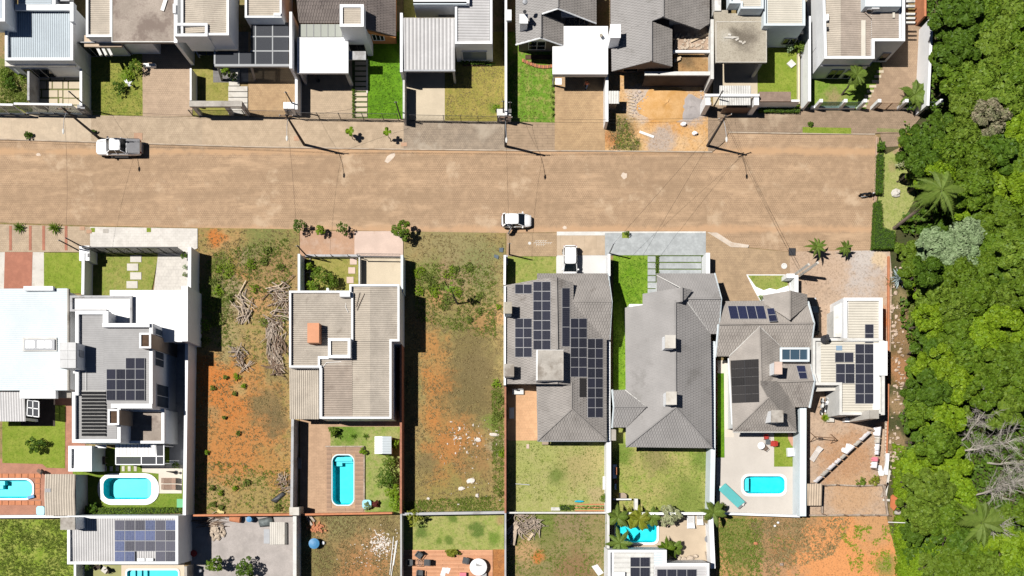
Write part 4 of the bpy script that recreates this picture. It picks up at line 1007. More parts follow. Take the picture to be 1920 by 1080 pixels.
for x0,x1 in((-60,50),(52,158)):
 p,q=W(x0,214),W(x1,216);MB().bar(p+Vector((0,0,2.75)),q+Vector((0,0,2.75)),.22,.2).build('top_rail',white,t)
 MB().bar(p+Vector((0,0,.2)),q+Vector((0,0,.2)),.18,.4).build('plinth',grey_m,t)
 n=4
 for k in range(n):
  c0,c1=p.lerp(q,k/n+.006),p.lerp(q,(k+1)/n-.006);MB().box(c0.x,c0.y-.015,.4,c1.x,c0.y+.015,2.65).build('glass_panel',glass_l,t)
  MB().box(c1.x-.03,c1.y-.05,.4,c1.x+.03,c1.y+.05,2.65).build('post',white,t)
pl=thing('meter_pillar','dark grey meter pillar at the right end of the glass fence','pillar',(166,213));MB().bx(160,209,174,217,0,1.9,0,0).build('pillar_body',grey_m,pl);MB().bx(163,217,168,217.8,.9,1.5,0,0).build('meter_box',steel,pl)
for(x0,y0,x1,y1)in((63,152,86,166),(88,152,97,166),(99,152,117,166),(119,152,127,166),(129,152,150,166),(61,169,76,181),(79,169,108,182),(110,169,117,182),(119,169,150,183),(61,185,70,196),(73,185,108,196),(111,184,117,196),(119,185,150,196),(61,198,88,211),(91,198,120,211),(122,198,150,211),(66,135,92,150),(95,135,120,150),(122,135,150,150)):
 o=piece('driveway_slab',(x0,y0,x1,y1),.05,.1,conc_d);o['kind']='structure'
# --- B: beige roof and brown concrete slab
b=thing('house','house with bare brown concrete slab roof over a dark garage, second of the top row','house',(260,60))
block(b,rc(210,-60,327,78),4.5,5.0,conc_b,'slab_roof');block(b,rc(212,-58,268,60),0,4.5,white,'wall',5)
parapet(b,rc(209,-60,330,79),5.0,5.06,.1,dirtyw,'slab_edge')
block(b,rc(326,-60,332.5,80),0,5.3,white,'side_wall')
block(b,rc(160,-60,210,66),0,4.4,white,'wall',4.8);parapet(b,rc(161,-60,210,69),4.4,4.8,.25,white)
corr(b,168,-55,208.5,65,[(0,4.5),(1,4.5)],'h',.22,fibre2)
block(b,rc(158,66,228,87.5),2.9,3.15,M('beige_slab',(.5,.39,.29),.9,.08,1,7,.1),'canopy')
for k in range(3):MB().bar(W(181+k*10,86,2.7),W(190+k*10,104,2.7),.3,.22).build('pergola_beam',dirtyw,b)
block(b,rc(268,40,356,48),0,4.2,greyw,'garage_back_wall',0)
win(b,'S',106.2,172,207,.1,3.4,frame_m,None,2,'sliding_door');win(b,'S',102.2,216,250,.1,3.0,frame_m,None,2,'sliding_door')
MB().bx(272,122,294,128,0,.45,0,0).build('white_step',white,b)
MB().bar(W(304,20,5.1),W(311,-2,5.1),.4,.06).top('plank',pipe_w,'pale plank lying on the brown concrete slab roof','plank')
MB().bx(324,7,329,24,5.3,5.6).top('roof_box',white,'small white box standing on the wall beside the brown slab roof','box')
fwall('thin white wall between the second top driveway and the shaded lawn',[(357.5,128),(357.5,188)],1.9,.2,white)
# --- C: two-storey white house with beige roof and smoked glass canopy
c=thing('house','two-storey white house with beige ridged roof and smoked glass canopy','house',(440,60))
pbox(c,[(339,-60),(429,-60),(429,66),(388,66),(388,67),(339,67)],6.6,white,.25,.35,3.2)
corr(c,344,-58,425,62,[(0,6.3),(.47,6.5),(1,6.25)],'h',.23,fibre2)
block(c,rc(338,-60,404,62),0,3.2,white,'ground_floor',3.2)
parapet(c,rc(327,43,389,68),5.4,6.75,.28,white,'balcony_box');MB().bx(330,46,386,65,5.4,5.6,0,5.5).build('balcony_floor',grey_m,c)
MB().bar(W(354,72,3),W(374,108,2.4),.14,.2).build('slanted_beam',greyw,c)
for k in range(2):MB().bx(372+k*16,80,386+k*16,104,2.6,2.64,0,2.6).build('skylight_pane',glass_c,c)
pbox(c,rc(459,-60,528,33),4.9,white,.22,.4)
corr(c,465,-58,524,29,[(0,4.6),(1,4.6)],'h',.23,fibre2)
MB().bx(513,24,526,29,4.6,5.05).build('roof_box',white,c)
cz=3.4
for(x0,x1)in((471,478),(480,510),(512,541)):
 for(y0,y1)in((42,67),(70,94),(97,120)):MB().bx(x0,y0,x1,y1,cz,cz+.03).build('glass_panel',glass_c,c)
for x0,x1 in((404,446),(449,477)):MB().bx(x0,97,x1,120,cz,cz+.03).build('glass_panel',glass_c,c)
mb=MB()
for x in(479,511):mb.bx(x-1.1,41,x+1.1,122,cz-.1,cz+.06)
for y in(68.5,95.5):mb.bx(470,y-1.2,543,y+1.2,cz-.1,cz+.05)
mb.bx(402,120,543,124.5,cz-.25,cz+.07);mb.bx(401,95,404,120,cz-.2,cz+.065);mb.bx(447,96,448.8,120,cz-.1,cz+.055)
mb.build('canopy_frame',M('canopy_frame_grey',(.33,.34,.35),.5,.05,1,6,0),c)
for x in(408,470):MB().bar(W(x,122,cz-.2),W(x+8,150,.05),.25).build('canopy_post',grey_m,c)
block(c,rc(474,-60,530,40),0,3.0,greyw,'rear_wall',3)
for k in range(8):piece('step',(428+(k<3)*1,130+k*10.6,464 if k>2 else 449,139.4+k*10.6),.06,.14,pale,c)
shrub('shrub','green and yellow shrub beside the pale steps of the glass canopy house','shrub',424,136,11,1.6,lf_lime,3,.14,420)
shrub('shrub','sparse dark shrub standing on the pale steps','shrub',437,143,8,1.3,lf_dark,5,.14,180)
w=thing('gate_beam','grey concrete beam on two leaning posts over the gate of the glass canopy house','gate frame',(405,218))
MB().bx(355,189,453.5,199.5,2.75,3.1).build('beam',conc,w)
for x in(360,421,452):MB().bx(x-3,191,x+3,198.5,0,2.75,0,2.9).build('post',greyw,w)
railing('entrance_gate','dark mesh gate in front of the warm paved driveway','gate',[(470,220),(545,221)],1.9,.1,dark_m,.11)
railing('entrance_gate','dark mesh gate below the grey concrete beam','gate',[(363,218),(462,219)],1.7,.1,dark_m,.11)
# --- tall white party wall between C and D
fwall('tall white party wall between the glass canopy and the white flat roof',[(545,22),(545,128)],4.6,.3,white)
fwall('lower white wall below the tall party wall, ending at a meter pillar',[(555.5,148),(555.5,205)],2.0,.3,white)
p=thing('meter_pillar','white meter pillar at the street end of the party wall','pillar',(554,213));MB().bx(540,206,560,218,0,2.1,0,0).build('pillar_body',white,p);MB().bx(545,218,552,219,.9,1.6,0,0).build('meter_box',steel,p)
# --- D: brown tile roof, white tower, bright white flat roof
d=thing('house','house with dark brown tile roof, small white tower and bright white flat roof','house',(640,60))
slope(d,[(553,43,3.5),(690,43,3.5),(620,-30,5.6)],[(553,-40),(690,-40),(690,43),(560,43)],tile_d)
slope(d,[(742,-20,3.4),(742,68,3.4),(686,10,5.2)],[(686,-40),(742,-40),(742,68),(684,53)],tile_d)
block(d,rc(561,-40,686,38),0,3.4,orangew,'wall',3.4);block(d,rc(686,-40,737,55),0,3.35,orangew,'wall',3.3)
tri_wall(d,[(684,54,4.6),(742,69,3.3),(737,69,3.2),(684,60,3.2)],orangew)
win(d,'S',82.9,702,724,.9,2.3,white,None,2)
pbox(d,rc(637,8,682,50),6.6,white,.32,.3)
corr(d,643,14,676,46,[(0,6.38),(1,6.38)],'h',.22,fibre2)
win(d,'S',105.7,662,690,.2,2.7,dark_m,None,1,'glazed_door')
for k in range(7):
 MB().bx(562+k*13.4,45,574+k*13.4,69,3.3,3.34).build('glass_panel',GLASS('whitened_glass',(.5,.52,.47),(.7,.72,.7),.35,.15),d)
mb=MB()
for k in range(8):mb.bx(560.6+k*13.4,44,561.7+k*13.4,71,3.28,3.37)
mb.build('glazing_bar',grey_m,d)
block(d,rc(557,70,653,137),3.2,3.5,white2,'white_flat_roof');block(d,rc(559,71,563,134),0,3.2,greyw,'carport_wall',3.5)
MB().bx(646,131,652,136,0,3.2,0,3.5).build('carport_post',greyw,d);parapet(d,rc(557,70,653,137),3.5,3.57,.08,white,'roof_edge')
block(d,rc(653.5,96,686,112),2.7,2.9,greyw,'entrance_slab')
for k in range(11):piece('stepping_slab',(665.5,115+k*9.7,688.5,121.8+k*9.7),.06,.14,conc_d,None)['kind']='structure'
MB().bx(687,112,690,176,0,.16,0,0).build('lawn_edging',pale)['kind']='structure'
for k in range(8):shrub('box_plant',ORD[k]+' round clipped plant from the shade in the row beside the stepping slabs','plant',662.5,170+k*6.6,3.4,.55,lf_mid,k,.08,90,'round plants beside the stepping slabs of the white flat roof house')
t=thing('folded_parasol','slim dark folded parasol in the shade before the white flat roof','parasol',(597,152));w0=W(597,152)
MB().lathe((w0.x,w0.y,.07),[(.22,0),(.22,.06),(.03,.08)],10).build('foot',dark_m,t);MB().tube([w0+Vector((0,0,.1)),w0+Vector((0,0,2.0))],.025,6).build('pole',dark_m,t)
MB().lathe((w0.x,w0.y,.7),[(.04,0),(.13,.1),(.11,.8),(.03,1.2)],8).build('canopy',black,t)
railing('front_fence','dark bar fence along the pale driveway and vivid lawn','fence',[(562,224),(600,224.5),(640,225),(683,225.5),(720,226),(748,226.4)],1.9,.1,dark_m,.14)
# --- wall D/E, E: grey-white metal roofs
fwall('low wall with white top between the vivid lawn and the pale concrete drive',[(757,150),(757,222)],2.1,.22,dirtyw)
e=thing('house','house with light grey metal roofs in two directions beside the olive lawn','house',(850,60))
corr(e,755,35,853,132,[(0,3.45),(1,3.3)],'v',.42,greymetal,.05);block(e,rc(750,24,755,135),0,3.6,white,'party_wall')
MB().bx(755.5,130.5,853.5,133.5,3.15,3.42).build('gutter',steel,e);MB().bx(755,33,853,36,3.2,3.45).build('eaves_board',conc,e)
for x in(848,):MB().bx(x,128,x+4,132,0,3.2,0,3.3).build('carport_post',greyw,e)
pbox(e,rc(853,-60,923,82),4.2,white,.25,.4);corr(e,856,-58,918,78,[(0,4.0),(1,3.9)],'h',.32,greymetal,.05)
win(e,'S',116.4,868,914,.5,2.6,white,GLASS('pale_blind_glass',(.16,.2,.25),(.4,.45,.5),.2,.1),0);MB().bx(853,84,924,90,2.9,3.0,0,3).build('sunshade',white,e)
block(e,rc(775,-60,880,6),0,4.6,white,'rear_wing');MB().bx(775,3,875,8,4.3,4.6).build('blue_fascia',bluewhite,e)
block(e,rc(822,20,853,36),0,2.2,conc_y0,'water_tank_base',2.2)
t=thing('planting_bed','dark bed of low shrubs below the window of the grey metal roof house','flower bed',(890,122));MB().bx(868,118,916,125,0,.15,0,0).build('soil',soilp,t)
mb,_=crown_mb(2.6,.35,.35,14,400,.15,4,.2)
for i,v in enumerate(mb.v):mb.v[i]=v+W(891,120)
mb.build('foliage',lf_dark,t)
railing('front_fence','dark bar fence in front of the pale concrete drive and olive lawn','fence',[(771,227.3),(833,228.6),(865,229.2),(897,229.8),(935,230.3)],1.8,.1,dark_m,.14)
fwall('long white wall between the olive lawn and the patchy green lawn',[(948.5,-40),(948.5,216)],2.4,.27,white)
p=thing('meter_pillar','pale meter pillar at the street end of the long white wall','pillar',(945,226));MB().bx(932,218,958,230,0,2.0,0,0).build('pillar_body',dirtyw,p);MB().bx(938,230,944,231,.8,1.5,0,0).build('meter_box',dark_m,p)
shrub('shrub','bright green shrub in the corner of the olive lawn by the fence','shrub',931,203,8,1.2,lf_lime,12,.12,300)
MB().bx(949,18,959,38,2.3,2.7).top('wall_slab',white,'white slab across the head of the long white wall','slab')
# --- F: grey gables and white flat roof
f=thing('house','house with two grey tiled gables and a large white flat carport roof','house',(1040,60))
slope(f,[(967,0,3.4),(967,40,3.4),(1046,0,6)],[(967,-40),(1046,-40),(1046,15),(1013,27),(967,43)],tile_l)
slope(f,[(1118,0,3.4),(1118,40,3.4),(1046,0,6)],[(1046,-40),(1118,-40),(1118,43),(1046,15)],tile_b)
slope(f,[(967,45,3.4),(968,83,3.4),(1014,50,5.0)],[(967,43),(1014,25),(1014,70),(968,83)],tile_l)
slope(f,[(1057,45,3.4),(1057,85,3.4),(1014,50,5.0)],[(1014,25),(1057,43),(1057,85),(1014,70)],tile_b)
for g in([(967,84,3.35),(1014,71,4.95),(1057,86,3.35)],[(1014,27,5.0),(1046,16,5.95),(1118,44,3.35)]):gutter(f,g,white,.09,'bargeboard')
cap(f,[(1046,-40,6.05),(1046,15,6.05)],tile_l);cap(f,[(1014,25,5.1),(1014,70,5.1)],tile_l)
block(f,rc(973,-40,1052,70),0,3.2,M('dark_taupe_wall',(.2,.17,.15),.85,.08,.6,7,.1),'wall',3.3);block(f,rc(1052,-40,1112,30),0,3.2,white,'wall',3.3)
tri_wall(f,[(972,74,3.3),(1014,70,4.85),(1054,76,3.3)],white);win(f,'S',97.4,990,1022,.6,2.5,white,None,1,bars=1)
for k in range(5):MB().bx(1060+k*9,34,1068+k*9,47,3.0,3.05).build('glass_panel',glass_c,f)
block(f,rc(1036,87,1057,139),3.2,3.5,white2,'white_flat_roof');block(f,rc(1057,49,1140,139),3.2,3.501,white2,'white_flat_roof')
MB().bx(1037,136,1139,141,2.85,3.2,0,3.3).build('fascia',pale,f);MB().tube([W(1127,66,3.5),W(1127,66,4.1)],.18,10).build('vent_pipe',conc_y0,f)
MB().bx(1038,137,1041,140,0,2.85,0,3).build('carport_post',white,f);MB().bx(1040,95,1134,98,0,3.2,0,0).build('carport_back_wall',dirtyw,f)
chimney(f,(975,27,989,43),3.4,5.6,white,white);MB().tube([W(984,22,5.6),W(984,22,6.9)],.2,10).build('flue',dark_m,f);MB().lathe(tuple(W(984.5,4.5,6.9)),[(.28,0),(.28,.2),(.05,.35)],10).build('flue_cowl',steel,f)
fwall('white wall between the warm paved drive and the sand heap',[(1138,140),(1138,228)],2.3,.32,white)
t=thing('planting_bed','curved red brick bed with white flowers below the gable window','flower bed',(1010,114))
for k in range(16):
 q=k/15;x=979+57*q;y=110+12*math.sin(q*2.2);piece('brick',(x,y,x+3.2,y+6),.05,.2,MC['red_brick_wall']if k%2 else terra,t)
MB().bx(985,104,1034,112,0,.15,0,0).build('soil',soilp,t)
for k in range(7):shrub('box_plant',ORD[k]+' round plant from the white carport along the warm paved drive','plant',1036,148+k*11,3.6,.55,lf_mid if k%2 else lf_olive,k+20,.08,90,'round plants along the warm paved drive')
MB().bx(1041,148,1053,160,.15,.19,0,0).top('paper_sheet',cloth,'white sheet lying at the left end of the white carport','sheet')
# --- G: grey tile house under construction, gap with rubble
g=thing('house','grey tiled house with unfinished walls behind the sand heap','house',(1230,60))
slope(g,[(1145,0,3.6),(1146,100,3.6),(1243,0,6.2)],[(1145,-40),(1243,-40),(1243,32),(1221,40),(1145,66)],tile_l)
slope(g,[(1330,0,3.6),(1330,40,3.6),(1243,0,6.2)],[(1243,-40),(1330,-40),(1330,44),(1312,56),(1243,32)],tile_b)
slope(g,[(1146,60,3.6),(1147,134,3.6),(1221,80,5.6)],[(1146,66),(1221,40),(1221,115),(1147,134)],tile_l)
slope(g,[(1260,60,4.2),(1260,125,4.2),(1221,80,5.6)],[(1221,40),(1260,55),(1260,125),(1221,115)],tile_b)
cap(g,[(1243,-40,6.25),(1243,32,6.25)],tile_l,.14);cap(g,[(1221,40,5.65),(1221,115,5.65)],tile_l,.14)
block(g,rc(1150,-40,1255,110),0,3.5,brownw,'wall',3.5);block(g,rc(1255,-40,1322,36),0,3.5,dirtyw,'wall',3.5)
tri_wall(g,[(1150,128,3.5),(1221,114,5.4),(1258,122,4.2),(1258,126,3.4)],brownw)
win(g,'S',137.7,1165,1194,.5,2.3,tanw,None,0);chimney(g,(1145,46,1163,70),3.6,6.0,white,white,name='water_tank_box')
MB().bx(1262,94,1336,98.5,2.9,3.2).build('ring_beam',white,g);MB().bx(1211,134.5,1335,140.5,0,3.1,0,3.1).build('front_shade_wall',M('painted_shade_infill',(.07,.055,.05),.9,.2,1,7,.1),g);MB().bx(1209,134,1336,141,3.1,3.3).build('ring_beam',dirtyw,g);MB().bx(1312,43,1336,46,2.9,3.2).build('ring_beam',pale,g)  # front wall coloured near-black for the deep shade inside the open frame
block(g,rc(1263,46,1334,93),0,2.4,M('rubble_floor',(.4,.29,.21),.95,.2,.9,6,.3,stain=(.52,.43,.36),smix=.5),'raised_floor');block(g,rc(1263,99,1334,134),0,2.3,GR('muddy_courtyard',(.3,.17,.075),(.36,.22,.1),(.22,.15,.07),[(1280,122,20,(.13,.09,.05),.6),(1320,115,16,(.5,.33,.22),.5)],.8,5,.5,2.3),'raised_floor')
fwall('tall pale wall between the rubble courtyard and the stained concrete roof',[(1335.5,36),(1335.5,148)],3.6,.35,dirtyw)
for k,(x0,y0,x1,y1)in enumerate(((1295,78,1334,60),(1327,34,1330,60),(1321,102,1334,100),(1264,112,1277,107),(1264,116,1276,110))):
 MB().bar(W(x0,y0,2.55),W(x1,y1,2.6),.2,.06).top('plank',woodlt,['long pale plank slanting over the rubble courtyard','pale plank upright in the photo at the top of the rubble courtyard','pale plank on the ring beam at the right of the muddy courtyard','upper short board at the left of the muddy courtyard','lower short board at the left of the muddy courtyard'][k],'plank')
rr=random.Random(5);mb=MB()
for k in range(70):x,y=rr.uniform(1266,1332),rr.uniform(62,92);mb.blob(W(x,y,2.45),.1+.14*rr.random(),.1+.12*rr.random(),.07,k,5,3,.5)
o=mb.build('courtyard_rubble',stone_b);o['kind']='stuff'
h=thing('site_hut','small site hut with pale sheet roof beside the sand heap','hut',(1150,196));corr(h,1138,171,1161,194,[(0,2.3),(1,2.2)],'v',.3,dirtyw,.03,'roof');MB().bx(1141,174,1158,191,0,2.15,0,2.2).build('wall',wood,h)
def heap(label,x,y,rx,ry,h,mat,seed,name='sand_heap',cat='heap'):
 mb=MB();n=26;r=random.Random(seed);vs=[];w=W(x,y);m=9
 for i in range(m+1):
  q=i/m
  for k in range(n):
   a=6.283*k/n;e=1+.28*noise.noise(Vector((math.cos(a)*1.3,math.sin(a)*1.3,seed)));rr_=(1-q)*e
   z=h*(1-(1-q)**1.6)*(1+.3*noise.noise(Vector((math.cos(a)*q*3,math.sin(a)*3*q,seed+4))))
   mb.v.append(Vector((w.x+rx/PX*rr_*math.cos(a),w.y+ry/PX*rr_*math.sin(a),.1+z)))
 for i in range(m):
  for k in range(n):mb.f.append([i*n+k,i*n+(k+1)%n,(i+1)*n+(k+1)%n,(i+1)*n+k]);mb.m.append(0)
 return mb.top(name,mat,label,cat,None,True)
heap('orange sand heap in front of the unfinished house',1250,196,56,36,.4,M('orange_sand',(.55,.3,.1),.95,.12,.9,9,.5,col2=(.6,.37,.17)),1)
heap('grey gravel heap beside the orange sand',1294,203,29,25,.35,M('grey_grit',(.34,.31,.3),.95,.14,1.2,14,.6),2,'gravel_heap')
mb=MB()
for k in range(110):
 x,y=rr.gauss(1198,14),rr.gauss(196,16)
 if x>1166 and y>168:q=.04+.2*rr.random()**3;mb.blob(W(x,y,.15),q,q*rr.uniform(.4,1),.05+q*.3,k,5,3,.8)
for k in range(60):
 x,y=rr.gauss(1322,6),rr.gauss(192,12);mb.blob(W(x,y,.16),.08+.14*rr.random(),.08+.12*rr.random(),.09,k,5,3,.5)
o=mb.build('building_rubble',M('mixed_rubble',(.5,.41,.36),.9,.25,4,12,.2,col2=(.62,.53,.48)));o['kind']='stuff'
MB().bar(W(1199,247,.2),W(1226,257,.2),.28,.08).top('pipe',pipe_w,'white pipe lying on the sand near the kerb','pipe')
for k in range(7):MB().bar(W(1174+rr.random()*5,178+k*6,.2),W(1186+rr.random()*6,181+k*6,.25),.1,.06).top('timber_offcut',woodlt,ORD[k]+' timber offcut down the rubble strip right of the site hut','timber','timber offcuts beside the site hut')
for k,(x,y)in enumerate(((1282,233),(1303,250))):MB().blob(W(x,y,.3),.35,.25,.25,k,7,5,.5).top('plastic_bag',cloth,['crumpled white bag on the sand nearer the gravel heap','crumpled white bag on the sand nearer the kerb'][k],'bag')
# --- H: stained concrete slab, cream sheet roof
conc_y=GR('stained_slab_roof',(.36,.32,.255),(.4,.36,.29),(.33,.29,.23),[(1366,96,17,(.1,.085,.065),.8),(1384,104,22,(.12,.1,.08),.9),(1372,112,16,(.14,.12,.095),.9),(1345,100,12,(.42,.39,.33),.8)],.5,6,.2,4.0)
hh=thing('house','blue-white house with stained concrete slab roof and cream sheet roof','house',(1420,60))
block(hh,[(1338,22),(1345,19),(1365,19),(1365,25),(1430,25),(1430,57),(1438,57),(1438,117),(1342,117),(1340,36)],3.7,4.0,conc_y,'slab_roof');parapet(hh,rc(1342,40,1437.5,117),4.0,4.04,.07,pale,'slab_edge')
block(hh,rc(1352,25,1420,70),0,3.7,brownw,'garage_wall',4);MB().bx(1426,110,1432,116,0,3.7,0,4).build('garage_pier',greyw,hh)
pbox(hh,rc(1432,-50,1510,48),4.9,bluewhite,.25,.4);corr(hh,1439,-46,1506,44,[(0,4.62),(1,4.55)],'h',.24,fibre3)
pbox(hh,[(1368,-50),(1432,-50),(1432,16),(1389,16),(1389,6),(1368,6)],5.4,bluewhite,.22,.4,4.0);corr(hh,1388,-46,1428,12,[(0,5.1),(1,5.1)],'h',.24,fibre3)
win(hh,'S',89.7,1460,1484,.8,2.2,greyw,None,1);MB().bx(1462,58,1506,63,2.9,3.02,0,3).build('sunshade',pale,hh)
for k in range(5):MB().bx(1494,66+k*5,1500,68.5+k*5,.1+k*.12,.2+k*.12,0,0).build('step',greyw,hh)
MB().bx(1340,-50,1352,20,0,4.2).build('side_wall',dirtyw,hh)
mb=MB();mb.blob(W(1371,70,4.06),1.0,.12,.06,1,8,4,.4);o=mb.top('roof_offcut',pale,'pale offcuts lying on the dark stain of the concrete roof','offcut')
st=MB()
for k in range(5):x=1363+7*k+rr.random()*4;y=58+5*k+rr.random()*9;st.bar(W(x,y,4.06),W(x+6,y+rr.uniform(-5,6),4.07),.22,.05)
st.build('board_pieces',pale,None);bpy.data.objects['board_pieces']['kind']='stuff'
for x0,y0,x1,y1,c_,lb in((1350,34,1391,86,0,''),):pass
g2=thing('gate_canopy','white ribbed canopy over a slatted gate with white pillars','gate canopy',(1380,200));corr(g2,1349,161,1408,197,[(0,2.9),(1,2.8)],'v',.2,dirtyw,.04,'canopy_roof')
MB().bx(1322,176,1424,180.5,2.95,3.15).build('beam',white,g2)
for x in(1330,1421):MB().bx(x-7,176,x+2,197,0,2.9,0,2.9).build('pillar',white,g2)
sg=thing('sliding_gate','brown slatted gate under the white ribbed canopy','gate',(1384,202));mb=MB();mb.bx(1356,201,1412,202,1.75,1.85,0,0);mb.bx(1356,201,1412,202,.1,.2,0,0);mb.build('gate_rail',rustm,sg)
for k in range(19):piece('slat',(1357+k*2.9,201,1358.9+k*2.9,202.2),.2,1.75,M('brown_slat',(.22,.14,.1),.7,.1,2,9,.05),sg,.005)
w=thing('wall','brown capped front wall with dark hedge before the green lawn','wall',(1453,202));MB().bx(1423,172,1483,190,2.2,2.4).build('planter_slab',M('brown_slab_top',(.25,.18,.14),.9,.15,2,9,.15),w);MB().bx(1425,186,1500,190,0,2.2,0,2.3).build('wall_body',white,w)
hedge('low dark hedge at the foot of the brown capped wall',[(1424,197),(1500,197),(1500,210),(1424,209)],.7,lf_dark,.11,140)
fwall('thin cream edging wall along the right of the small green lawn',[(1498,100),(1498,194)],.5,.2,M('cream_edging',(.62,.55,.4),.85,.08,1,7,.05))
o=MB().pp([(1475,119),(1484,111),(1493,120),(1484,127)],.05,.2).top('paving_slab',dirtyw,'square pale slab set diagonally on the small green lawn','slab')
shrub('shrub','yellow-green shrub beside the steps of the blue-white house','shrub',1499,88,11,1.8,lf_olive,31,.14,420);shrub('shrub','bluish shrub at the left of the yellow-green shrub','shrub',1481,90,8,1.2,lf_silver,32,.13,200)
# --- I: beige house in the corner
i9=thing('house','white house with brown-beige sheet roof in the top right corner','house',(1610,60))
pbox(i9,[(1541,-50),(1697,-50),(1697,77),(1640,77),(1640,110),(1546,110)],4.9,white,.3,.45)
corr(i9,1549,-46,1576,107,[(0,4.6),(1,4.75)],'h',.24,fibre2);corr(i9,1576,-46,1634,107,[(0,4.75),(1,4.55)],'h',.24,brownfibre);corr(i9,1634,14,1685,74,[(0,4.55),(1,4.6)],'h',.24,brownfibre)
MB().bx(1615,38,1623,106,4.75,4.85).build('valley_sheet',fibre3,i9)
block(i9,rc(1622,-50,1690,12),4.45,5.8,bluewhite,'upper_storey');win(i9,'S',63.3,1590,1604,4.6,5.4,white,None,0)
MB().bx(1635,8,1649,16,5.3,5.6).build('roof_light',white,i9);MB().bx(1550,26,1554,38,4.8,5.1).build('air_unit',white,i9);MB().bx(1550,50,1554,55,4.8,5.0).build('air_unit',dark_m,i9)
block(i9,[(1541,118),(1640,110),(1632,123),(1539,124)],3.2,3.4,greyw,'canopy');win(i9,'S',148.6,1545,1570,.3,2.4,frame_m,None,1);win(i9,'S',148.6,1575,1600,.3,2.4,frame_m,None,1)
win(i9,'S',117.3,1640,1655,.5,2.3,frame_m,None,0);win(i9,'W',1516.3,62,110,.4,2.6,frame_m,GLASS('pale_blind_glass',(.16,.2,.25),(.4,.45,.5),.2,.1),1)
MB().bar(W(1619,20,4.8),W(1634,34,4.75),.08).build('roof_batten',wood,i9);MB().bx(1674,22,1678,33,4.7,4.8).build('roof_patch',fibre3,i9)
for k in range(3):MB().bx(1697.5,24+k*8,1716,27.5+k*8,3.0,3.25).build('pergola_beam',dirtyw,i9)
for k in range(4):MB().bx(1690,-18+k*9,1716,-14+k*9,3.0,3.25).build('pergola_beam',dirtyw,i9)
fwall('white wall at the left of the corner house lawn',[(1518,30),(1518,190)],2.5,.3,white)
fwall('long white wall between the corner house and the wood',[(1748,32),(1740,198)],2.9,.3,white)
fwall('orange topped wall beside the pergola of the corner house',[(1735,-40),(1735,30)],2.2,.25,terra)
t=thing('front_fence','low white wall with white piers and glass railing before the corner house','fence',(1620,206))
for(x0,x1)in((1518,1600),(1690,1738)):MB().bx(x0,202.5,x1,206.5,0,.6,0,0).build('plinth',white,t)
for x,sk in((1527,1),(1572,1),(1608,1),(1634,1),(1684,1),(1748,1)):MB().bx(x-3,201,x+3,207,0,2.2,0,0).build('pier',white,t)
for x0,x1 in((1532,1568),(1577,1603),(1690,1740)):MB().bx(x0,204,x1,205,.6,1.9,0,0).build('glass_panel',GLASS('green_railing_glass',(.12,.17,.15),(.6,.72,.68),.6,.05),t)
railing('entrance_gate','brown bar gate across the drive of the corner house','gate',[(1640,206),(1660,206),(1682,206)],1.8,.1,rustm,.12)
for k in range(8):piece('stepping_slab',(1612+k*4.6-(k>3)*0,196-k*9.2,1625+k*4.6,201-k*9.2),.06,.12,conc_d)['kind']='structure'
# ================================================================== SOUTH ROW OF HOUSES
# --- J: wide blue-white roof (far left)
j=thing('house','house with a wide blue-white metal roof and a skylight, at the left edge','house',(40,640))
block(j,rc(-80,545,124,728),0,3.7,white,'wall',4.0);corr(j,-80,541,127,732,[(0,3.95),(1,4.2)],'h',.22,bluewhite,.012)
MB().bx(126,541,128.5,732,3.9,4.28).build('gutter',conc,j);MB().bx(44,536.5,99,544.5,4.05,4.6).build('parapet',white,j)
sk=MB().bx(42,633,106,658.5,4.0,4.32).build('skylight_base',dirtyw,j);MB().bx(45,636,102,656,4.32,4.5).build('skylight_frame',steel,j)
for x0,x1 in((48,64),(70,83),(85,96)):MB().bx(x0,639,x1,652,4.5,4.53).build('skylight_pane',GLASS('skylight_glass',(.16,.2,.23),(.4,.45,.48),.2,.1),j)
MB().bx(37,732,104,747,3.5,4.1).build('beam',white,j);MB().bx(104,733,133,746,2.6,2.9).build('canopy',conc,j)
corr(j,-40,735,47,790,[(0,3.2),(1,3.0)],'v',.3,greymetal,.04,'porch_roof');MB().bx(40,783,45,788,0,2.95,0,3).build('porch_post',white,j)
sheet('patio',rc(40,742,104,799),.09,M('brown_patio_painted_shade',(.055,.042,.036),.9,.2,1.5,9,.1))  # dark sheet: shade over the brown floor here is painted as colour
mb=MB()
for(p,q)in(((52,750),(73,753)),((73,753),(73,782)),((73,782),(51,779)),((51,779),(52,750)),((62,751.5),(62,781)),((51.5,764),(73,767))):mb.bar(W(*p,2.9),W(*q,2.9),.1)
mb.build('pergola_frame',white,j)
for q in(((53,751),(61.5,752),(61.5,765),(53,764)),((62.5,752),(72,753.5),(72,766),(62.5,765)),((52.5,765.5),(61.5,766.5),(61.5,780),(52.5,778.5)),((62.5,766.5),(72,767.5),(72,781),(62.5,780))):MB().pp(q,2.86,2.89).build('pergola_pane',glass_c,j)
sh=thing('garden_shed','pool shed with beige corrugated roof between the two left pools','shed',(112,930));corr(sh,84,889,141,967,[(0,2.9),(.5,3.05),(1,2.9)],'v',.3,fibre2,.05);block(sh,rc(86,890,141.5,966),0,2.8,greyw,'wall',2.9);MB().bx(84,916,95,923,3.0,3.08).build('roof_vent',grey_m,sh)
pool('light blue pool in the red brick patio at the left edge',P_W,rrect(-46,897,63,937,13,5,.04),steps=((-30,902,6,910,-.3),(-30,910,1,917,-.5)))
for k in range(9):
 if k<7:piece('orange_tile',(-8+k*12.2,888,3.4+k*12.2,896),.03,.1,terra)['kind']='structure';piece('orange_tile',(-8+k*12.2,939,3.4+k*12.2,947),.03,.1,terra)['kind']='structure'
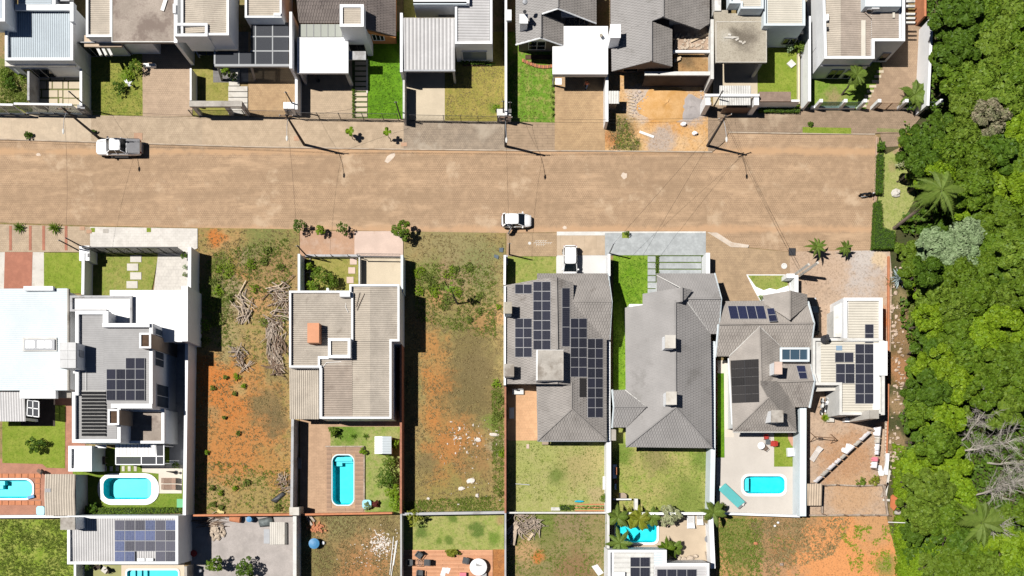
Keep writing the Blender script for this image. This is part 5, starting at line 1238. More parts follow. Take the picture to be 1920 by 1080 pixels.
for k in range(4):piece('orange_tile',(66,897+k*10,75,906+k*10),.03,.1,terra)['kind']='structure'
MB().pp(rrect(68,949,83,966,4,4),.05,.55).top('pool_box',ltblue,'light blue pump box on the red brick patio','pump box');MB().bar(W(52,933,.25),W(64,930,.3),.35,.12).top('pool_hose',bluem,'blue bundle at the corner of the leftmost pool','hose')
t=thing('deck_chair','small dark folding chair on the red brick patio','chair',(74,884));MB().bar(W(70,881,.4),W(78,887,.45),.4,.05).build('seat',brownw,t);MB().bar(W(77,884,.4),W(79,888,.9),.4,.04).build('backrest',black,t)
for s in(71,77):MB().bar(W(s,882,.05),W(s+2,886,.45),.05).build('leg',wood,t)
MB().bx(55,968,66,971,0,.1)
fwall('long white wall between the red patio and the rough lawn',[(-80,969.5),(137,968)],2.0,.3,white)
for x0 in(21,58,83,125):sheet('brick_strip',rc(x0-2.5,424,x0+2.5,470),.15,pav_red)
rosette('spiky green rosette plant on the sidewalk, left of two',W(38,428,.13),34,.85,lf_dark,3,'yucca','plant',.06);rosette('spiky green rosette plant on the sidewalk, right of two',W(104,429,.13),36,.95,lf_mid,4,'yucca','plant',.06)
shrub('round_bush','dark round bush alone on the mown lawn at the left','bush',66,835,17,1.7,lf_dark,7,.15,1100)
# --- K: large white modern house with pool
k_=thing('house','large white modern house with grey metal roof, solar panels and dark pool heater','house',(230,700))
block(k_,[(133,556),(245,556),(245,610),(152,610),(152,582),(133,582)],0,4.2,white2,'terrace');parapet(k_,[(131,554),(247,554),(247,612),(195,612),(195,584),(131,584)],4.2,4.5,.25,greyw)
block(k_,rc(206,544,342,641),3.6,4.0,white2,'garage_roof');block(k_,rc(248,560,338,636),0,3.6,white,'garage',4)
MB().bx(340,536,352,640,0,4.4,0,4.4).build('garage_wall',white,k_)
pbox(k_,[(141,583),(199,583),(199,606),(286,606),(286,766),(226,766),(226,830),(135,830),(135,735),(141,735)],6.6,white,.36,.5)
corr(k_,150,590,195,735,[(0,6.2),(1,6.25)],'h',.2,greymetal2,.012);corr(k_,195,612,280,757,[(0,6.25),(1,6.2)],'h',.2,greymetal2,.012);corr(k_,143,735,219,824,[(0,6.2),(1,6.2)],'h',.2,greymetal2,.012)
MB().bx(192,606,280,613,6.2,6.9).build('parapet_cap',white,k_);MB().bx(208,757,285,765,6.2,6.75).build('parapet_cap',white,k_);MB().bx(196,583,203,606,6.2,6.9).build('parapet_fin',white,k_)
solar(k_,200,692,272,751,4,3,6.3);solar(k_,236,671,272,692,2,1,6.3)
for k in range(13):MB().bx(153,734.5+k*6.5,198,739.6+k*6.5,6.28,6.36).build('heater_tube',heat_m,k_)
mb=MB()
for k in range(14):mb.bx(153,732.6+k*6.5,198,733.6+k*6.5,6.28,6.34)
mb.build('heater_rail',dirtyw,k_)
for(p,q)in(((148.5,700),(148.5,730)),((161,690),(161,732))):MB().tube([W(*p,6.33),W(*q,6.33)],.03,6).build('roof_pipe',pipe_w,k_)
chimney(k_,(262,625,282,652),0,7.6,tanw,soilp,.1);parapet(k_,rc(261,624,283,653),7.6,7.75,.2,white,'chimney_rim')
chimney(k_,(203,768,222,796),3,7.6,tanw,soilp,.1);parapet(k_,rc(202,767,223,797),7.6,7.75,.2,white,'chimney_rim')
block(k_,rc(226,768,308,831),0,4.0,white,'terrace_block',4.0);MB().bx(236,769,302,829,4.0,4.03).build('terrace_floor',conc_b,k_);parapet(k_,rc(234,766.5,308,831.5),4.0,4.35,.3,white)
for(a0,a1,z0,z1)in((622,646,3.6,6.0),(662,690,3.6,6.0),(720,762,2.2,5.6)):win(k_,'E',330-.2,a0+8,a1+8,z0,z1,white,GLASS('blue_grey_window',(.08,.1,.13),(.3,.34,.38),.1),1)
lt=thing('lean_to','small white lean-to with ribbed roof at the corner of the modern white house','annex',(150,860));block(lt,rc(128,836,172,884),0,3.0,white,'wall',3.3);parapet(lt,rc(128,836,172,884),3.0,3.3,.35,white);corr(lt,139,842,171,880,[(0,3.1),(1,3.25)],'v',.5,white2,.03)
pg=thing('pergola','white pergola with ribbed roof and mesh strips beside the pool garden','pergola',(262,855));corr(pg,218,833,293,855,[(0,3.1),(1,3.0)],'v',.42,white2,.04)
mb=MB()
for x in(217,265,293,307):mb.bx(x-.9,833,x+.9,871,2.9,3.02)
for y in(855.5,871):mb.bx(217,y-.9,308,y+.9,2.88,3.03)
mb.build('frame',white,pg);MB().bx(219,857,292,870,2.94,2.97).build('mesh_strip',glass_c,pg);MB().bx(294,833,306,870,2.94,2.971).build('mesh_strip',glass_c,pg)
for x,y in((219,869),(306,869),(219,836),(306,836)):MB().bx(x-1,y-1,x+1,y+1,0,2.88,0,2.9).build('post',white,pg)
MB().bx(179,834,199,840,2.5,2.62).top('window_canopy',white,'small white canopy above the door between lean-to and pergola','canopy')
bn=thing('bench_table','dark table under the eaves beside the small white lean-to','table',(190,866));MB().bx(172,856,203,871,.7,.76,0,0).build('tabletop',brownw,bn)
for x,y in((174,858),(201,858),(174,869),(201,869)):MB().bx(x-.6,y-.6,x+.6,y+.6,0,.7,0,0).build('leg',wood,bn)
pool('oval-cornered pool with broad white rim behind the modern white house',P_K,rrect(186,888,297,946,24,6,.03),steps=((275,900,283,932,-.25),))
for k in range(7):piece('stepping_slab',(183+k*11.3,874,188.5+k*11.3,883.5),.04,.1,pale)['kind']='structure'
def lounger(label,x,y,rz,mat,L=1.95,wd=.62,back=.5,name='sun_lounger',frame=None):
 t=thing(name,label,'sun lounger',tuple(W(x,y)));f=MB();f.bar((-L/2,wd/2-.03,.3),(L/2,wd/2-.03,.3),.05);f.bar((-L/2,-wd/2+.03,.3),(L/2,-wd/2+.03,.3),.05)
 def ch(mb,n,m):o=bpy.data.objects.new(n,mb.mesh(n,m));COL.objects.link(o);o.parent=t
 ch(f,'frame',frame or mat);n=11;e=L/2-.66
 for i in range(n):
  x0=-L/2+i*(L-.66)/n;ch(MB().box(x0+.015,-wd/2,.33,x0+(L-.66)/n-.015,wd/2,.36),'slat',mat)
 bk=MB().bar((e,0,.35),(L/2-.06,0,.35+back),wd,.04);ch(bk,'backrest',mat)
 for a in(-L/2+.2,L/2-.3):
  for b in(-1,1):ch(MB().box(a-.03,b*(wd/2-.03)-.03,0,a+.03,b*(wd/2-.03)+.03,.3),'leg',frame or mat)
 t.rotation_euler=(0,0,rz);return t
lw=M('brown_lounger_slat',(.3,.2,.15),.8,.12,3,9,.05)
lounger('brown slatted sun lounger by the broad rimmed pool, upper of two',320,901,0,lw);lounger('brown slatted sun lounger by the broad rimmed pool, lower of two',320,913,0,lw)
t=thing('folded_parasol','dark folded parasol lying over its stand near the two brown loungers','parasol',(327,885));MB().tube([W(312,884,1.6),W(331,886,.6)],[.03,.16],8).build('canopy',black,t);MB().lathe(tuple(W(330,886,.08)),[(.25,0),(.25,.08),(.03,.1)],10).build('foot',dark_m,t)
shrub('shrub','small shrub at the wall by the dark folded parasol','shrub',330,872,8,1.2,lf_olive,9,.12,240)
gb=thing('wheelie_bin','green bin at the white boundary wall near the oval-cornered pool','bin',(339,944));MB().bx(332,936,343,951,0,.9,0,.9).build('bin_body',greenp,gb);MB().bx(331.5,935.5,343.5,951.5,.9,.97).build('lid',greenp,gb)
hedge('low hedge along the back wall of the oval-cornered pool garden',[(160,952),(342,951),(342,962),(160,965)],.9,lf_mid,.13,110)
shrub('shrub','leafy shrub at the left end of the low hedge by the pool','shrub',172,953,12,1.5,lf_dark,11,.14,500)
fwall('long white boundary wall between the modern white house and the orange empty plot',[(355.5,463),(355,540),(350,640),(345.5,966)],2.7,.36,white)
fwall('white wall at the left of the young lawn with stepping slabs',[(156,474),(155,556)],2.1,.32,white)
p=thing('meter_pillar','white meter pillar at the corner of the young lawn','pillar',(166,478));MB().bx(155,464,174,492,0,2.0,0,1.2).build('pillar_body',white,p);MB().bx(164,475,169,482,2.0,2.06).build('meter_box',dark_m,p)
t=thing('front_fence','black framed fence with slanted panels along the white sidewalk','fence',(260,476));p0,p1=W(175,475.5),W(350,475.5)
for i in range(9):
 c0,c1=p0.lerp(p1,i/9),p0.lerp(p1,(i+1)/9);MB().box(c0.x,c0.y-.05,0,c0.x+.1,c0.y+.05,2.7).build('post',black,t)
 MB().box(c0.x+.13,c0.y-.02,.15,c1.x-.03,c0.y+.02,2.5).build('glass_panel',GLASS('grey_fence_panel',(.2,.2,.2),(.6,.6,.6),.45,.2),t)
MB().bar(p0+Vector((0,0,2.7)),p1+Vector((0,0,2.7)),.12).build('top_rail',black,t)
for(x0,y0)in((244,478),(238,494),(244,510.5),(237,527)):piece('stepping_slab',(x0,y0,x0+21,y0+13.5),.08,.14,pale)['kind']='structure'
shrub('shrub','dark shrub in the corner of the pale drive','shrub',346,479,7,1.2,lf_dark,15,.12,260);shrub('shrub','upper small plant against the white boundary wall of the pale drive','shrub',347,501,5,.7,lf_silver,16,.1,120);shrub('shrub','lower small plant against the white boundary wall of the pale drive','shrub',347,515,5,.7,lf_mid,17,.1,120)
for x in(175,280):sheet('tree_pit',rc(x-4,428,x+4,436),.16,lawn_m)
for k,(x,y)in enumerate(((154,428),(167,434),(198,433))):piece('manhole_cover',(x-5,y-3.5,x+5,y+3.5),.13,.17,conc if k==2 else conc_r)['kind']='structure'
wt=thing('water_tank','white ribbed water tank box on the roof edge between the two left houses','water tank',tuple(W(135,690,4.2)))
for x0,x1 in((112,127),(127.4,142)):
 for y0,y1 in((642,657.6),(658,673.6),(674,690)):MB().bx(x0,y0,x1,y1,8.1,8.4).build('lid_panel',M('tank_lid_grey',(.56,.56,.56),.8,.08,1,6,.05),wt)
MB().bx(112,642,142,690,4.2,8.1,0,8.3).build('tank_body',white,wt);MB().bx(137,692,143,700,4.2,5.2).build('pump',white,wt);MB().bx(142.2,654,143,667,6.6,7.6,0,8.3).build('hatch',steel,wt)
# --- M: beige corrugated house with pool
m=thing('house','house with beige corrugated roofs in stepped white parapets and an orange tank','house',(650,660))
pbox(m,[(542,545),(655,545),(655,533),(749,533),(749,640),(734,640),(734,785),(599,785),(599,689),(542,689)],4.7,white,.22,.45)
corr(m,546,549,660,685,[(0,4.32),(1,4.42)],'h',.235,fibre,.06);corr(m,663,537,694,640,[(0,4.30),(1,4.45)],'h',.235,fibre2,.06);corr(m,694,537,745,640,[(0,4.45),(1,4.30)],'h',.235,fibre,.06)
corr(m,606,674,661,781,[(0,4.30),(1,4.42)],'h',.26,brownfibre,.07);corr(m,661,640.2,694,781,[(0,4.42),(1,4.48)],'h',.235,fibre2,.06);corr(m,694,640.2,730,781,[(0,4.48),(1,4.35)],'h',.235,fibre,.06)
corr(m,543,690,598,786,[(0,3.4),(1,3.2)],'v',.24,fibre2,.06);block(m,rc(547,690,599,782),0,3.1,greyw,'side_wall',3.3)
MB().bx(658.5,548,662,640,4.25,4.68).build('parapet',white,m);MB().bx(596,668,616,673,4.25,4.69).build('parapet',white,m);MB().bx(596,673,599.6,689,4.25,4.685).build('parapet',white,m);MB().bx(599.7,690,604,782,4.25,4.66).build('parapet',white,m)
pbox(m,rc(615,634,657,671),5.5,white,.3,.3,4.2,'tank_room');corr(m,621,639,653,665,[(0,5.25),(1,5.25)],'h',.235,fibre2,.06)
MB().bx(577,606,599,643,4.25,5.7,0,5.5).build('orange_tank',tank_o,m)
MB().bx(637,546,656,556,4.5,5.2).build('air_unit',white,m);MB().tube([W(649,557,4.2),W(648,575,4.52),W(653,586,4.52)],.03,6).build('roof_pipe',pipe_w,m)
for q in(((674,548),(667,575)),((683,550),(668,582))):MB().bar(W(*q[0],4.52),W(*q[1],4.52),.06).build('fallen_stick',wood,m)
MB().tube([W(603,692,4.3),W(612,680,4.5),W(640,678,4.4)],.04,6).build('drain_pipe',pipe_w,m)
MB().bx(612,536+4,616,545,0,3.2,0,3.2).build('porch_pier',white,m)
fwall('blue-white wall between the garden drive and the brown empty plot',[(753.5,478),(753.5,548)],2.3,.28,bluewhite)
fwall('blue-white wall at the left of the small front garden',[(560.5,476),(560.5,546)],2.2,.28,bluewhite)
t=thing('front_gate','low dark gate line with leaning stays across the small front garden','gate',(660,481));MB().bx(572,477,674,481,0,.8,0,.8).build('plinth',greyw,t);MB().bar(W(673,481,1.6),W(754,482,1.6),.12,.14).build('gate_rail',dark_m,t)
for x in(592,622,653,671):MB().bar(W(x,480,.8),W(x-2,477,1.9),.07).build('stay',dark_m,t)
mb=MB();bars_h(mb,W(673,481.5),W(754,482.5),.1,1.5,.16,.02);mb.build('bar_panel',dark_m,t,kind='stuff')
fwall('thin white wall between the small front garden and its concrete drive',[(673.5,482),(673.5,540)],1.2,.15,dirtyw)
for(x0,y0)in((656,484),(653,501),(650,519)):piece('stepping_slab',(x0,y0,x0+13,y0+12),.07,.13,conc_p)['kind']='structure'
lad=thing('timber_edging','ladder-like timber edging in the shaded bed of the small front garden','edging',(583,520));MB().bx(581,484,583,545,.05,.25,0,0).build('rail',wood,lad)
for k in range(6):MB().bx(575+3*(k%2),492+k*9,581,494+k*9,.05,.2,0,0).build('rung',wood,lad)
pool('narrow light blue pool with corner steps in the raised brick deck',P_M,rrect(622.5,853,664.5,947,11,5,.04),rimmat=M('pale_blue_rim',(.6,.78,.82),.5,.04,1,5,0),steps=((625,857,660,865,-.25),(627,865,640,874,-.5),(640,864.9,661,868,-.52)))
rd=thing('raised_deck','raised brick-plank deck round the narrow light blue pool','deck',(648,900));mb=MB();mb.prism([W(x,y,.1)for x,y in rc(612,838,682,960)],.05,.13,0,[[W(x,y,.1)for x,y in P_M]],False);mb.build('deck_base',pav_deck,rd)
dm=[M('deck_plank_%d'%i,c_,.85,.1,1.2,9,.1)for i,c_ in enumerate(((.34,.22,.15),(.3,.2,.14),(.38,.25,.17)))]
y=838.5;i=0
while y<958:
 if y<849 or y>950:spans=((612,648),(648,682))
 else:spans=((612,621.5),(665.5,682))
 for x0,x1 in spans:piece('plank',(x0+.15,y+.15,x1-.15,y+2.85),.13,.18,dm[(i*7+int(x0))%3],rd,.008)
 y+=3;i+=1
MB().bx(611,836,684,838.3,.05,.3,0,0).build('edge_board',wood,rd);MB().bx(682.3,838.4,684.6,950,.05,.3,0,0).build('edge_board',wood,rd)
s=thing('garden_shed','small white metal shed with two-tone roof in the pool garden','shed',(718,836));block(s,rc(703,819,732,850),0,1.9,white,'wall',1.9)
corr(s,702,818,717,851,[(0,1.95),(1,2.3)],'h',.3,white2,.02);corr(s,717,818,733.5,851,[(0,2.3),(1,1.95)],'h',.3,bluewhite,.02)
MB().pp(rrect(679,937,696,954,5,4),.1,.6).top('pool_box',ltblue,'pale blue pump box at the lower right corner of the raised deck','pump box')
fwall('grey wall at the left of the narrow pool terrace',[(548.5,786),(546.5,963)],2.3,.3,greyw);MB().bx(543,951,561,966,0,2.5,0,2.4).top('wall_pier',pale,'pale square pier at the foot of the grey pool terrace wall','pier')
fwall('red brick wall at the right of the narrow pool garden',[(751.5,640),(751.5,963)],2.4,.24,brickw)
fwall('terracotta coped wall behind the orange empty plot',[(362,966.5),(548,965)],1.8,.22,terra);fwall('terracotta coped wall behind the narrow pool',[(561,965),(735,962)],1.6,.22,terra)
fwall('grey wall behind the brown empty plot',[(752,964),(946.5,961)],1.9,.3,greyw)
t=thing('wall_bench','dark plank bench against the grey pool terrace wall','bench',(563,868));MB().bx(559,858,566,879,.42,.48,0,.45).build('seat',wood,t)
for y in(860,877):MB().bx(560,y-1,565,y+1,.1,.42,0,.4).build('leg',wood,t)
for k,(x,y,r_,h_,mt,lb)in enumerate(((729,865,14,2.0,lf_olive,'thin leafed shrub below the white shed'),(722,897,21,2.4,lf_dark,'dark bushy tree beside the narrow pool'),(737,924,15,2.0,lf_lime,'bright green shrub at the brick wall below the dark bushy tree'),(744,945,17,2.2,lf_lime,'large bright shrub in the lower right corner of the narrow pool garden'),(740,832,9,1.6,lf_lime,'bright shrub between the white shed and the brick wall'),(625,808,10,1.3,lf_olive,'feathery shrub at the upper left corner of the garden lawn'),(689,949,8,.9,lf_silver,'grey-green shrub beside the pale blue pump box'),(681,846,7,.9,lf_lime,'small bright plant at the corner of the raised deck'),(705,945,7,.8,lf_red,'low reddish plant in the bed below the pale blue pump box'))):
 shrub('shrub',lb,'shrub',x,y,r_,h_,mt,40+k,.15,150+45*r_)
for k,x in enumerate((636,663,686)):rosette(['dark star-shaped plant on the garden lawn, leftmost of three','dark star-shaped plant on the garden lawn, middle of three','dark star-shaped plant on the garden lawn, rightmost of three'][k],W(x,818,.12),13,.5,lf_dark,50+k,'yucca','plant',.05)
# --- O: grey tiled house with many solar panels
o_=thing('house','grey tiled house covered with solar panels beside the brown empty plot','house',(1040,660))
OW=[(948,560,3.1),(948,720,3.1),(1043,600,5.7)];OE=[(1137,640,3.1),(1137,800,3.1),(1043,600,5.7)]
slope(o_,OW,[(948,535),(1007,524),(1043,520),(1046,720),(948,720)],tile_b);slope(o_,OE,[(1043,520),(1075,530),(1074,722),(1046,720)],tile_b);slope(o_,OE,[(1074,566),(1137,638),(1137,826),(1072,767)],tile_b)
zr=onplane(1072,767,*plane3(OE)).z
slope(o_,[(1006,720,3.1),(1006,826,3.1),(1072,740,zr)],[(1006,718),(1071,718),(1072,767),(1008,826)],tile_b);slope(o_,[(1008,826,3.1),(1137,826,3.1),(1072,767,zr)],[(1072,767),(1137,826),(1008,826)],tile_b)
slope(o_,[(1010,513,3.2),(1140,513,3.2),(1110,566,zr)],[(1007,513),(1140,513),(1147,566),(1073,566),(1007,527)],tile_b);slope(o_,[(1132,636,3.2),(1143,636,3.2),(1110,566,zr)],[(1073,566),(1147,566),(1143,637),(1131,637)],tile_b)
cap(o_,[(1043,520,5.7),(1045,655,5.7)],tile_b,.15);cap(o_,[(1072,717,zr),(1072,767,zr),(1008,826,3.15)],tile_b);cap(o_,[(1072,767,zr),(1137,826,3.15)],tile_b);cap(o_,[(1073,566,zr),(1146,566,zr)],tile_b,.07)
gutter(o_,[(1140,513,3.15),(1147,566,zr-.1),(1143,637,3.1)],bluewhite,.1,'bargeboard');gutter(o_,[(1008,827,3.0),(1138,827,3.0)],steel,.07)
block(o_,rc(953,535,1132,715),0,3.05,white,'wall',3.1);block(o_,rc(1011,700,1132,818),0,3.05,white,'wall',3.1);block(o_,rc(1080,525,1140,632),0,3.0,white,'wall',3.1);tri_wall(o_,[(1140,518,3.1),(1145,566,zr-.15),(1141,632,3.1)],white)
MB().bx(944.5,536,948.5,722,0,3.5).build('party_wall',white,o_)
for x0,y0,x1,y1,nx,ny in((966,533,998,551,2,1),(1000,528,1033,656,2,7),(966,597,998,670,2,4)):solar(o_,x0,y0,x1,y1,nx,ny,None,OW)
solar(o_,1053,540,1068,650,1,3,None,OE);solar(o_,1069,597,1100,707,2,6,None,OE);solar(o_,1101,635,1130,783,2,8,None,OE);solar(o_,1086,709,1099,745,1,1,None,OE,mat=heat,frame=dark_m)
block(o_,rc(1006,656,1057,713),3.0,6.6,white,'tank_tower');MB().bx(1008,656.5,1056.5,713,6.6,6.68).build('tower_slab',conc,o_)
chimney(o_,(946,567,959,587),3,5.6,bluewhite,conc_y0);chimney(o_,(946,683,963,705),3,5.4,dirtyw,conc)
fwall('white wall at the left of the grey solar house lawn',[(946.5,478),(946,534)],2.2,.26,white);fwall('brick wall along the terracotta patio of the solar house',[(947.5,724),(947.5,962)],2.2,.2,brickw)
MB().bx(948,478,952,493,.3,1.4).top('meter_box',steel,'grey meter box on the wall end by the solar house lawn','box')
def bench(label,x,y,rz,mat):
 t=thing('garden_bench',label,'bench',tuple(W(x,y)))
 def ch(mb,n,m_=mat):o=bpy.data.objects.new(n,mb.mesh(n,m_));COL.objects.link(o);o.parent=t
 for k in range(4):ch(MB().box(-.65,-.24+k*.12,.42,.65,-.14+k*.12,.45),'slat')
 for k in range(3):ch(MB().box(-.65,.26+.02*k,.52+k*.13,.65,.29+.02*k,.62+k*.13),'back_slat')
 for s_ in(-.55,.55):
  for q in(-.2,.24):ch(MB().box(s_-.03,q-.03,.08,s_+.03,q+.03,.42),'leg')
 t.rotation_euler=(0,0,rz)
bench('pale garden bench at the head of the terracotta patio',971,736,0,pipe_w);bench('pale garden bench at the left wall of the terracotta patio',960,775,math.pi/2,pipe_w)
MB().bx(1016,826,1028,834,0,.5,0,0).top('planter',tanw,'small planter at the corner of the hipped roof','planter');MB().bx(987,833,992,841,.06,.12,0,0).top('paving_slab',conc_p,'small pale slab on the mottled lawn','slab')
MB().bar(W(965,907,.12),W(993,909,.3),.08).top('pole',steel,'grey pole lying on the mottled lawn beside the shaded wall','pole')
MB().blob(W(1086,940,.2),.58,.14,.18,3,10,6,.2).top('inflatable',M('turquoise_plastic',(.02,.4,.55),.4,.04,1,5,0),'turquoise float lying on the mottled lawn','pool float')
for k in range(3):MB().bx(1078,944.5+k*6,1136,946.5+k*6,.06,.2,0,0).top('timber_rail',terra,['orange timber rail across the vegetable bed, upper of three','orange timber rail across the vegetable bed, middle of three','orange timber rail across the vegetable bed, lower of three'][k],'timber')
hedge('ragged green row of plants in the vegetable bed with orange rails',[(1048,946),(1076,947),(1076,957),(1050,958)],.5,lf_mid,.12,90);MB().bx(1033,951,1050,957,.06,.3,0,0).top('stone_trough',dirtyw,'pale stone trough at the left of the vegetable bed','trough')
hedge('thin strip of plants between the orange rails',[(1082,949),(1134,949),(1134,954),(1082,954)],.3,lf_dark,.11,90)
shrub('shrub','green shrub at the wall by the vegetable bed','shrub',1131,935,9,1.4,lf_mid,61,.12,300)
wt=thing('workbench','pale workbench against the white wall at the mottled lawn','table',(1133,908));MB().bx(1130,893,1139,918,.75,.82,0,.8).build('tabletop',dirtyw,wt)
for y in(895,916):MB().bx(1131,y-1,1138,y+1,.06,.75,0,.4).build('leg',greyw,wt)
fwall('long white wall between the mottled lawn and the worn back lawn',[(1141.5,828),(1141.5,962)],2.4,.5,white);fwall('white wall along the lush side lawn',[(1142,476),(1142,828)],2.4,.3,white);fwall('grey-white wall behind the mottled lawn and vegetable bed',[(951,961.5),(1138,961.5)],1.5,.18,dirtyw)
# --- P: smooth grey tiled house
p_=thing('house','plain smooth grey tiled house with two white chimneys','house',(1255,700))
PW=[(1172,577,3.1),(1173,800,3.1),(1266,650,5.5)];PE=[(1335,640,3.1),(1335,830,3.1),(1266,650,5.5)]
slope(p_,PW,[(1172,577),(1264,563),(1267,764),(1174,838)],tile_l,wave=.015);slope(p_,PE,[(1265,563),(1285,562),(1332,625),(1335,840),(1267,764)],tile_l);slope(p_,[(1174,838,3.1),(1335,840,3.1),(1267,764,5.5)],[(1267,764),(1335,840),(1174,838)],tile_l)
slope(p_,[(1240,513,3.2),(1340,513,3.2),(1310,560,4.9)],[(1231,513),(1340,513),(1352,560),(1284,560),(1232,549)],tile_l,wave=.015);slope(p_,[(1330,625,3.2),(1347,625,3.2),(1310,560,4.9)],[(1284,560),(1352,560),(1347,626),(1331,626)],tile_l)
slope(p_,[(1205,551,3.6),(1205,575,3.6),(1278,555,5.9)],[(1205,551),(1278,539),(1278,566),(1205,575)],tile_l,wave=.015);slope(p_,[(1278,540,5.9),(1278,566,5.9),(1298,545,5.0)],[(1278,539),(1298,544),(1285,561),(1278,567)],tile_l)
slope(p_,[(1150,732,3.2),(1172,732,3.2),(1180,763,4.4)],[(1149,732),(1172,731),(1212,763),(1152,763)],tile_l);slope(p_,[(1150,801,3.2),(1172,801,3.2),(1180,763,4.4)],[(1152,763),(1212,763),(1175,801),(1149,801)],tile_l)
cap(p_,[(1266,563,5.55),(1267,764,5.55),(1174,838,3.15)],tile_l);cap(p_,[(1267,764,5.5),(1335,840,3.15)],tile_l);cap(p_,[(1284,560,4.95),(1351,560,4.95)],tile_l);cap(p_,[(1278,539,5.95),(1278,566,5.95)],tile_l,.16);cap(p_,[(1152,763,4.45),(1212,763,4.45)],tile_l,.08)
cap(p_,[(1284,560,4.9),(1331,625,3.2)],dirtyw,.05,'valley');cap(p_,[(1212,763,4.3),(1172,731,3.2)],dirtyw,.06,'valley');cap(p_,[(1231,516,3.3),(1278,541,5.0)],dirtyw,.05,'valley')
gutter(p_,[(1340,513,3.15),(1352,560,4.8),(1347,627,3.1)],bluewhite,.12,'bargeboard');gutter(p_,[(1148,731,3.15),(1151,763,4.3),(1148,802,3.1)],bluewhite,.12,'bargeboard')
block(p_,rc(1180,570,1330,832),0,3.05,white,'wall',3.1);block(p_,rc(1238,520,1338,620),0,3.1,white,'wall',3.1);block(p_,rc(1153,738,1185,796),0,3.1,white,'wall',3.1);tri_wall(p_,[(1152,737,3.1),(1154,763,4.2),(1152,797,3.1)],bluewhite);tri_wall(p_,[(1338,520,3.1),(1349,560,4.75),(1345,620,3.1)],bluewhite)
for q in((1248,629,1266,652),(1250,735,1268,758)):chimney(p_,q,4.6,7.0,white,pale,.15)
for q in((1243,655,1246,632),(1245,762,1248,738)):MB().bx(q[0],q[3],q[2],q[0]-590 if False else q[1],4.9,5.3).build('chimney_flashing',white,p_)
MB().bx(1145,805,1155,826,2.0,2.15).build('meter_roof',conc,p_);MB().bx(1337-10,470,1334,513,0,2.4);fwall('white wall at the right of the grey stone forecourt slabs',[(1327.5,474),(1327.5,513)],2.3,.45,white)
for k in range(3):piece('forecourt_slab',(1236,480.5+k*12.6,1315,491+k*12.6),.06,.14,stone_gr)['kind']='structure'
for k in range(6):piece('stepping_slab',(1214.5,480.5+k*12.3,1229.5,491+k*12.3),.06,.14,stone_gr)['kind']='structure'
hedge('narrow grass-like hedge strip between the grey stone slabs',[(1229,479),(1235.5,479),(1235.5,512),(1229,512)],.35,lf_mid,.1,120);hedge('narrow grassy strip at the right of the grey stone slabs',[(1316,479),(1323,479),(1323,512),(1318,512)],.35,lf_mid,.1,110)
sheet('tree_pit',rc(1166,436,1179,447),.16,lawn_m);shrub('shrub','tiny dark sapling in the square pit of the grey stone forecourt','shrub',1175,438,6,1.0,lf_dark,62,.12,120)
fwall('white-blue wall between the worn back lawn and the pale pool patio',[(1337,640),(1337,842),(1334.5,962)],2.3,.55,bluewhite)
fwall('white wall behind the worn back lawn',[(1152,963),(1334,963)],1.6,.28,white)
t=thing('outdoor_sink','long white trough bench with red band at the wall of the worn back lawn','bench',(1153,885));MB().bx(1149,871,1156,897,.7,.8,0,.8).build('counter',white,t);MB().bx(1153.5,876,1156.5,890,.8,.9,0,.8).build('red_band',terra,t)
for y in(873,895):MB().bx(1150,y-1.5,1156,y+1.5,0,.7,0,.4).build('leg',white,t)
MB().lathe(tuple(W(1154,903,0)),[(.16,0),(.22,.4),(.2,.42),(.05,.3)],10).top('flower_pot',terra,'terracotta pot below the white trough bench','pot');t=thing('trestle','small white trestle below the terracotta pot','trestle',(1154,912));MB().bx(1152.5,907,1155.5,918,.5,.56,0,.5).build('top_bar',white,t)
for y in(908,917):MB().bx(1152.6,y-.5,1155.4,y+.5,.06,.5,0,.3).build('leg',white,t)
b=thing('fire_pit','taupe box on the worn back lawn above the pale counter','box',(1168,929));MB().pp([(1162,924),(1171,924),(1175,928),(1175,934),(1162,934)],.05,.7).build('box_body',tanw,b);MB().bx(1161,924,1163.3,934,.7,.76).build('lid_strip',black,b)
MB().bx(1150,935,1184,937.5,.05,.9,0,.9).top('low_counter',white,'thin white counter wall below the taupe box','counter');MB().bx(1190,935,1196,957,.05,.9,0,.9).top('low_counter',dirtyw,'short upright white block near the back wall of the worn lawn','block')
t=thing('flower_bed','narrow bed of dark red plants along the long shaded wall','flower bed',(1341,765));MB().bx(1339,670,1343.5,858,0,.14,0,0).build('soil',soilp,t);mb=MB();rq=random.Random(4)
for k in range(700):leafquad(mb,W(rq.uniform(1338.5,1344),rq.uniform(670,858))+Vector((0,0,.15+.35*rq.random())),.15,Vector((0,0,1)),.5,rq)
mb.build('foliage',lf_red,t)
# --- Q: tan-grey tiled house with two sharp hips
q_=thing('house','tan-grey tiled house with several hips, skylight and black pool heater','house',(1430,690));zt=4.7
QN=[(1370,565,3.3),(1500,566,3.3),(1440,606,zt)];QS=[(1370,668,3.1),(1500,668,3.1),(1440,606,zt)]
slope(q_,QN,[(1360,565),(1430,564),(1513,566),(1525,606),(1349,608)],tile_t,wave=.015);slope(q_,QS,[(1349,608),(1525,606),(1518,668),(1343,668)],tile_t)
CW=[(1430,550,3.4),(1430,570,3.4),(1481,560,5.2)];slope(q_,CW,[(1430,554),(1481,545),(1481,600),(1434,570)],tile_t,wave=.015);slope(q_,[(1513,552,3.6),(1513,572,3.6),(1481,560,5.2)],[(1481,545),(1513,552),(1513,572),(1481,600)],tile_t)
MW=[(1367,690,3.1),(1370,790,3.1),(1426,700,5.5)];slope(q_,MW,[(1367,669),(1424,613),(1427,716),(1371,716)],tile_t,wave=.015);slope(q_,MW,[(1371,716),(1427,716),(1441,745),(1374,808)],tile_t,wave=.015)
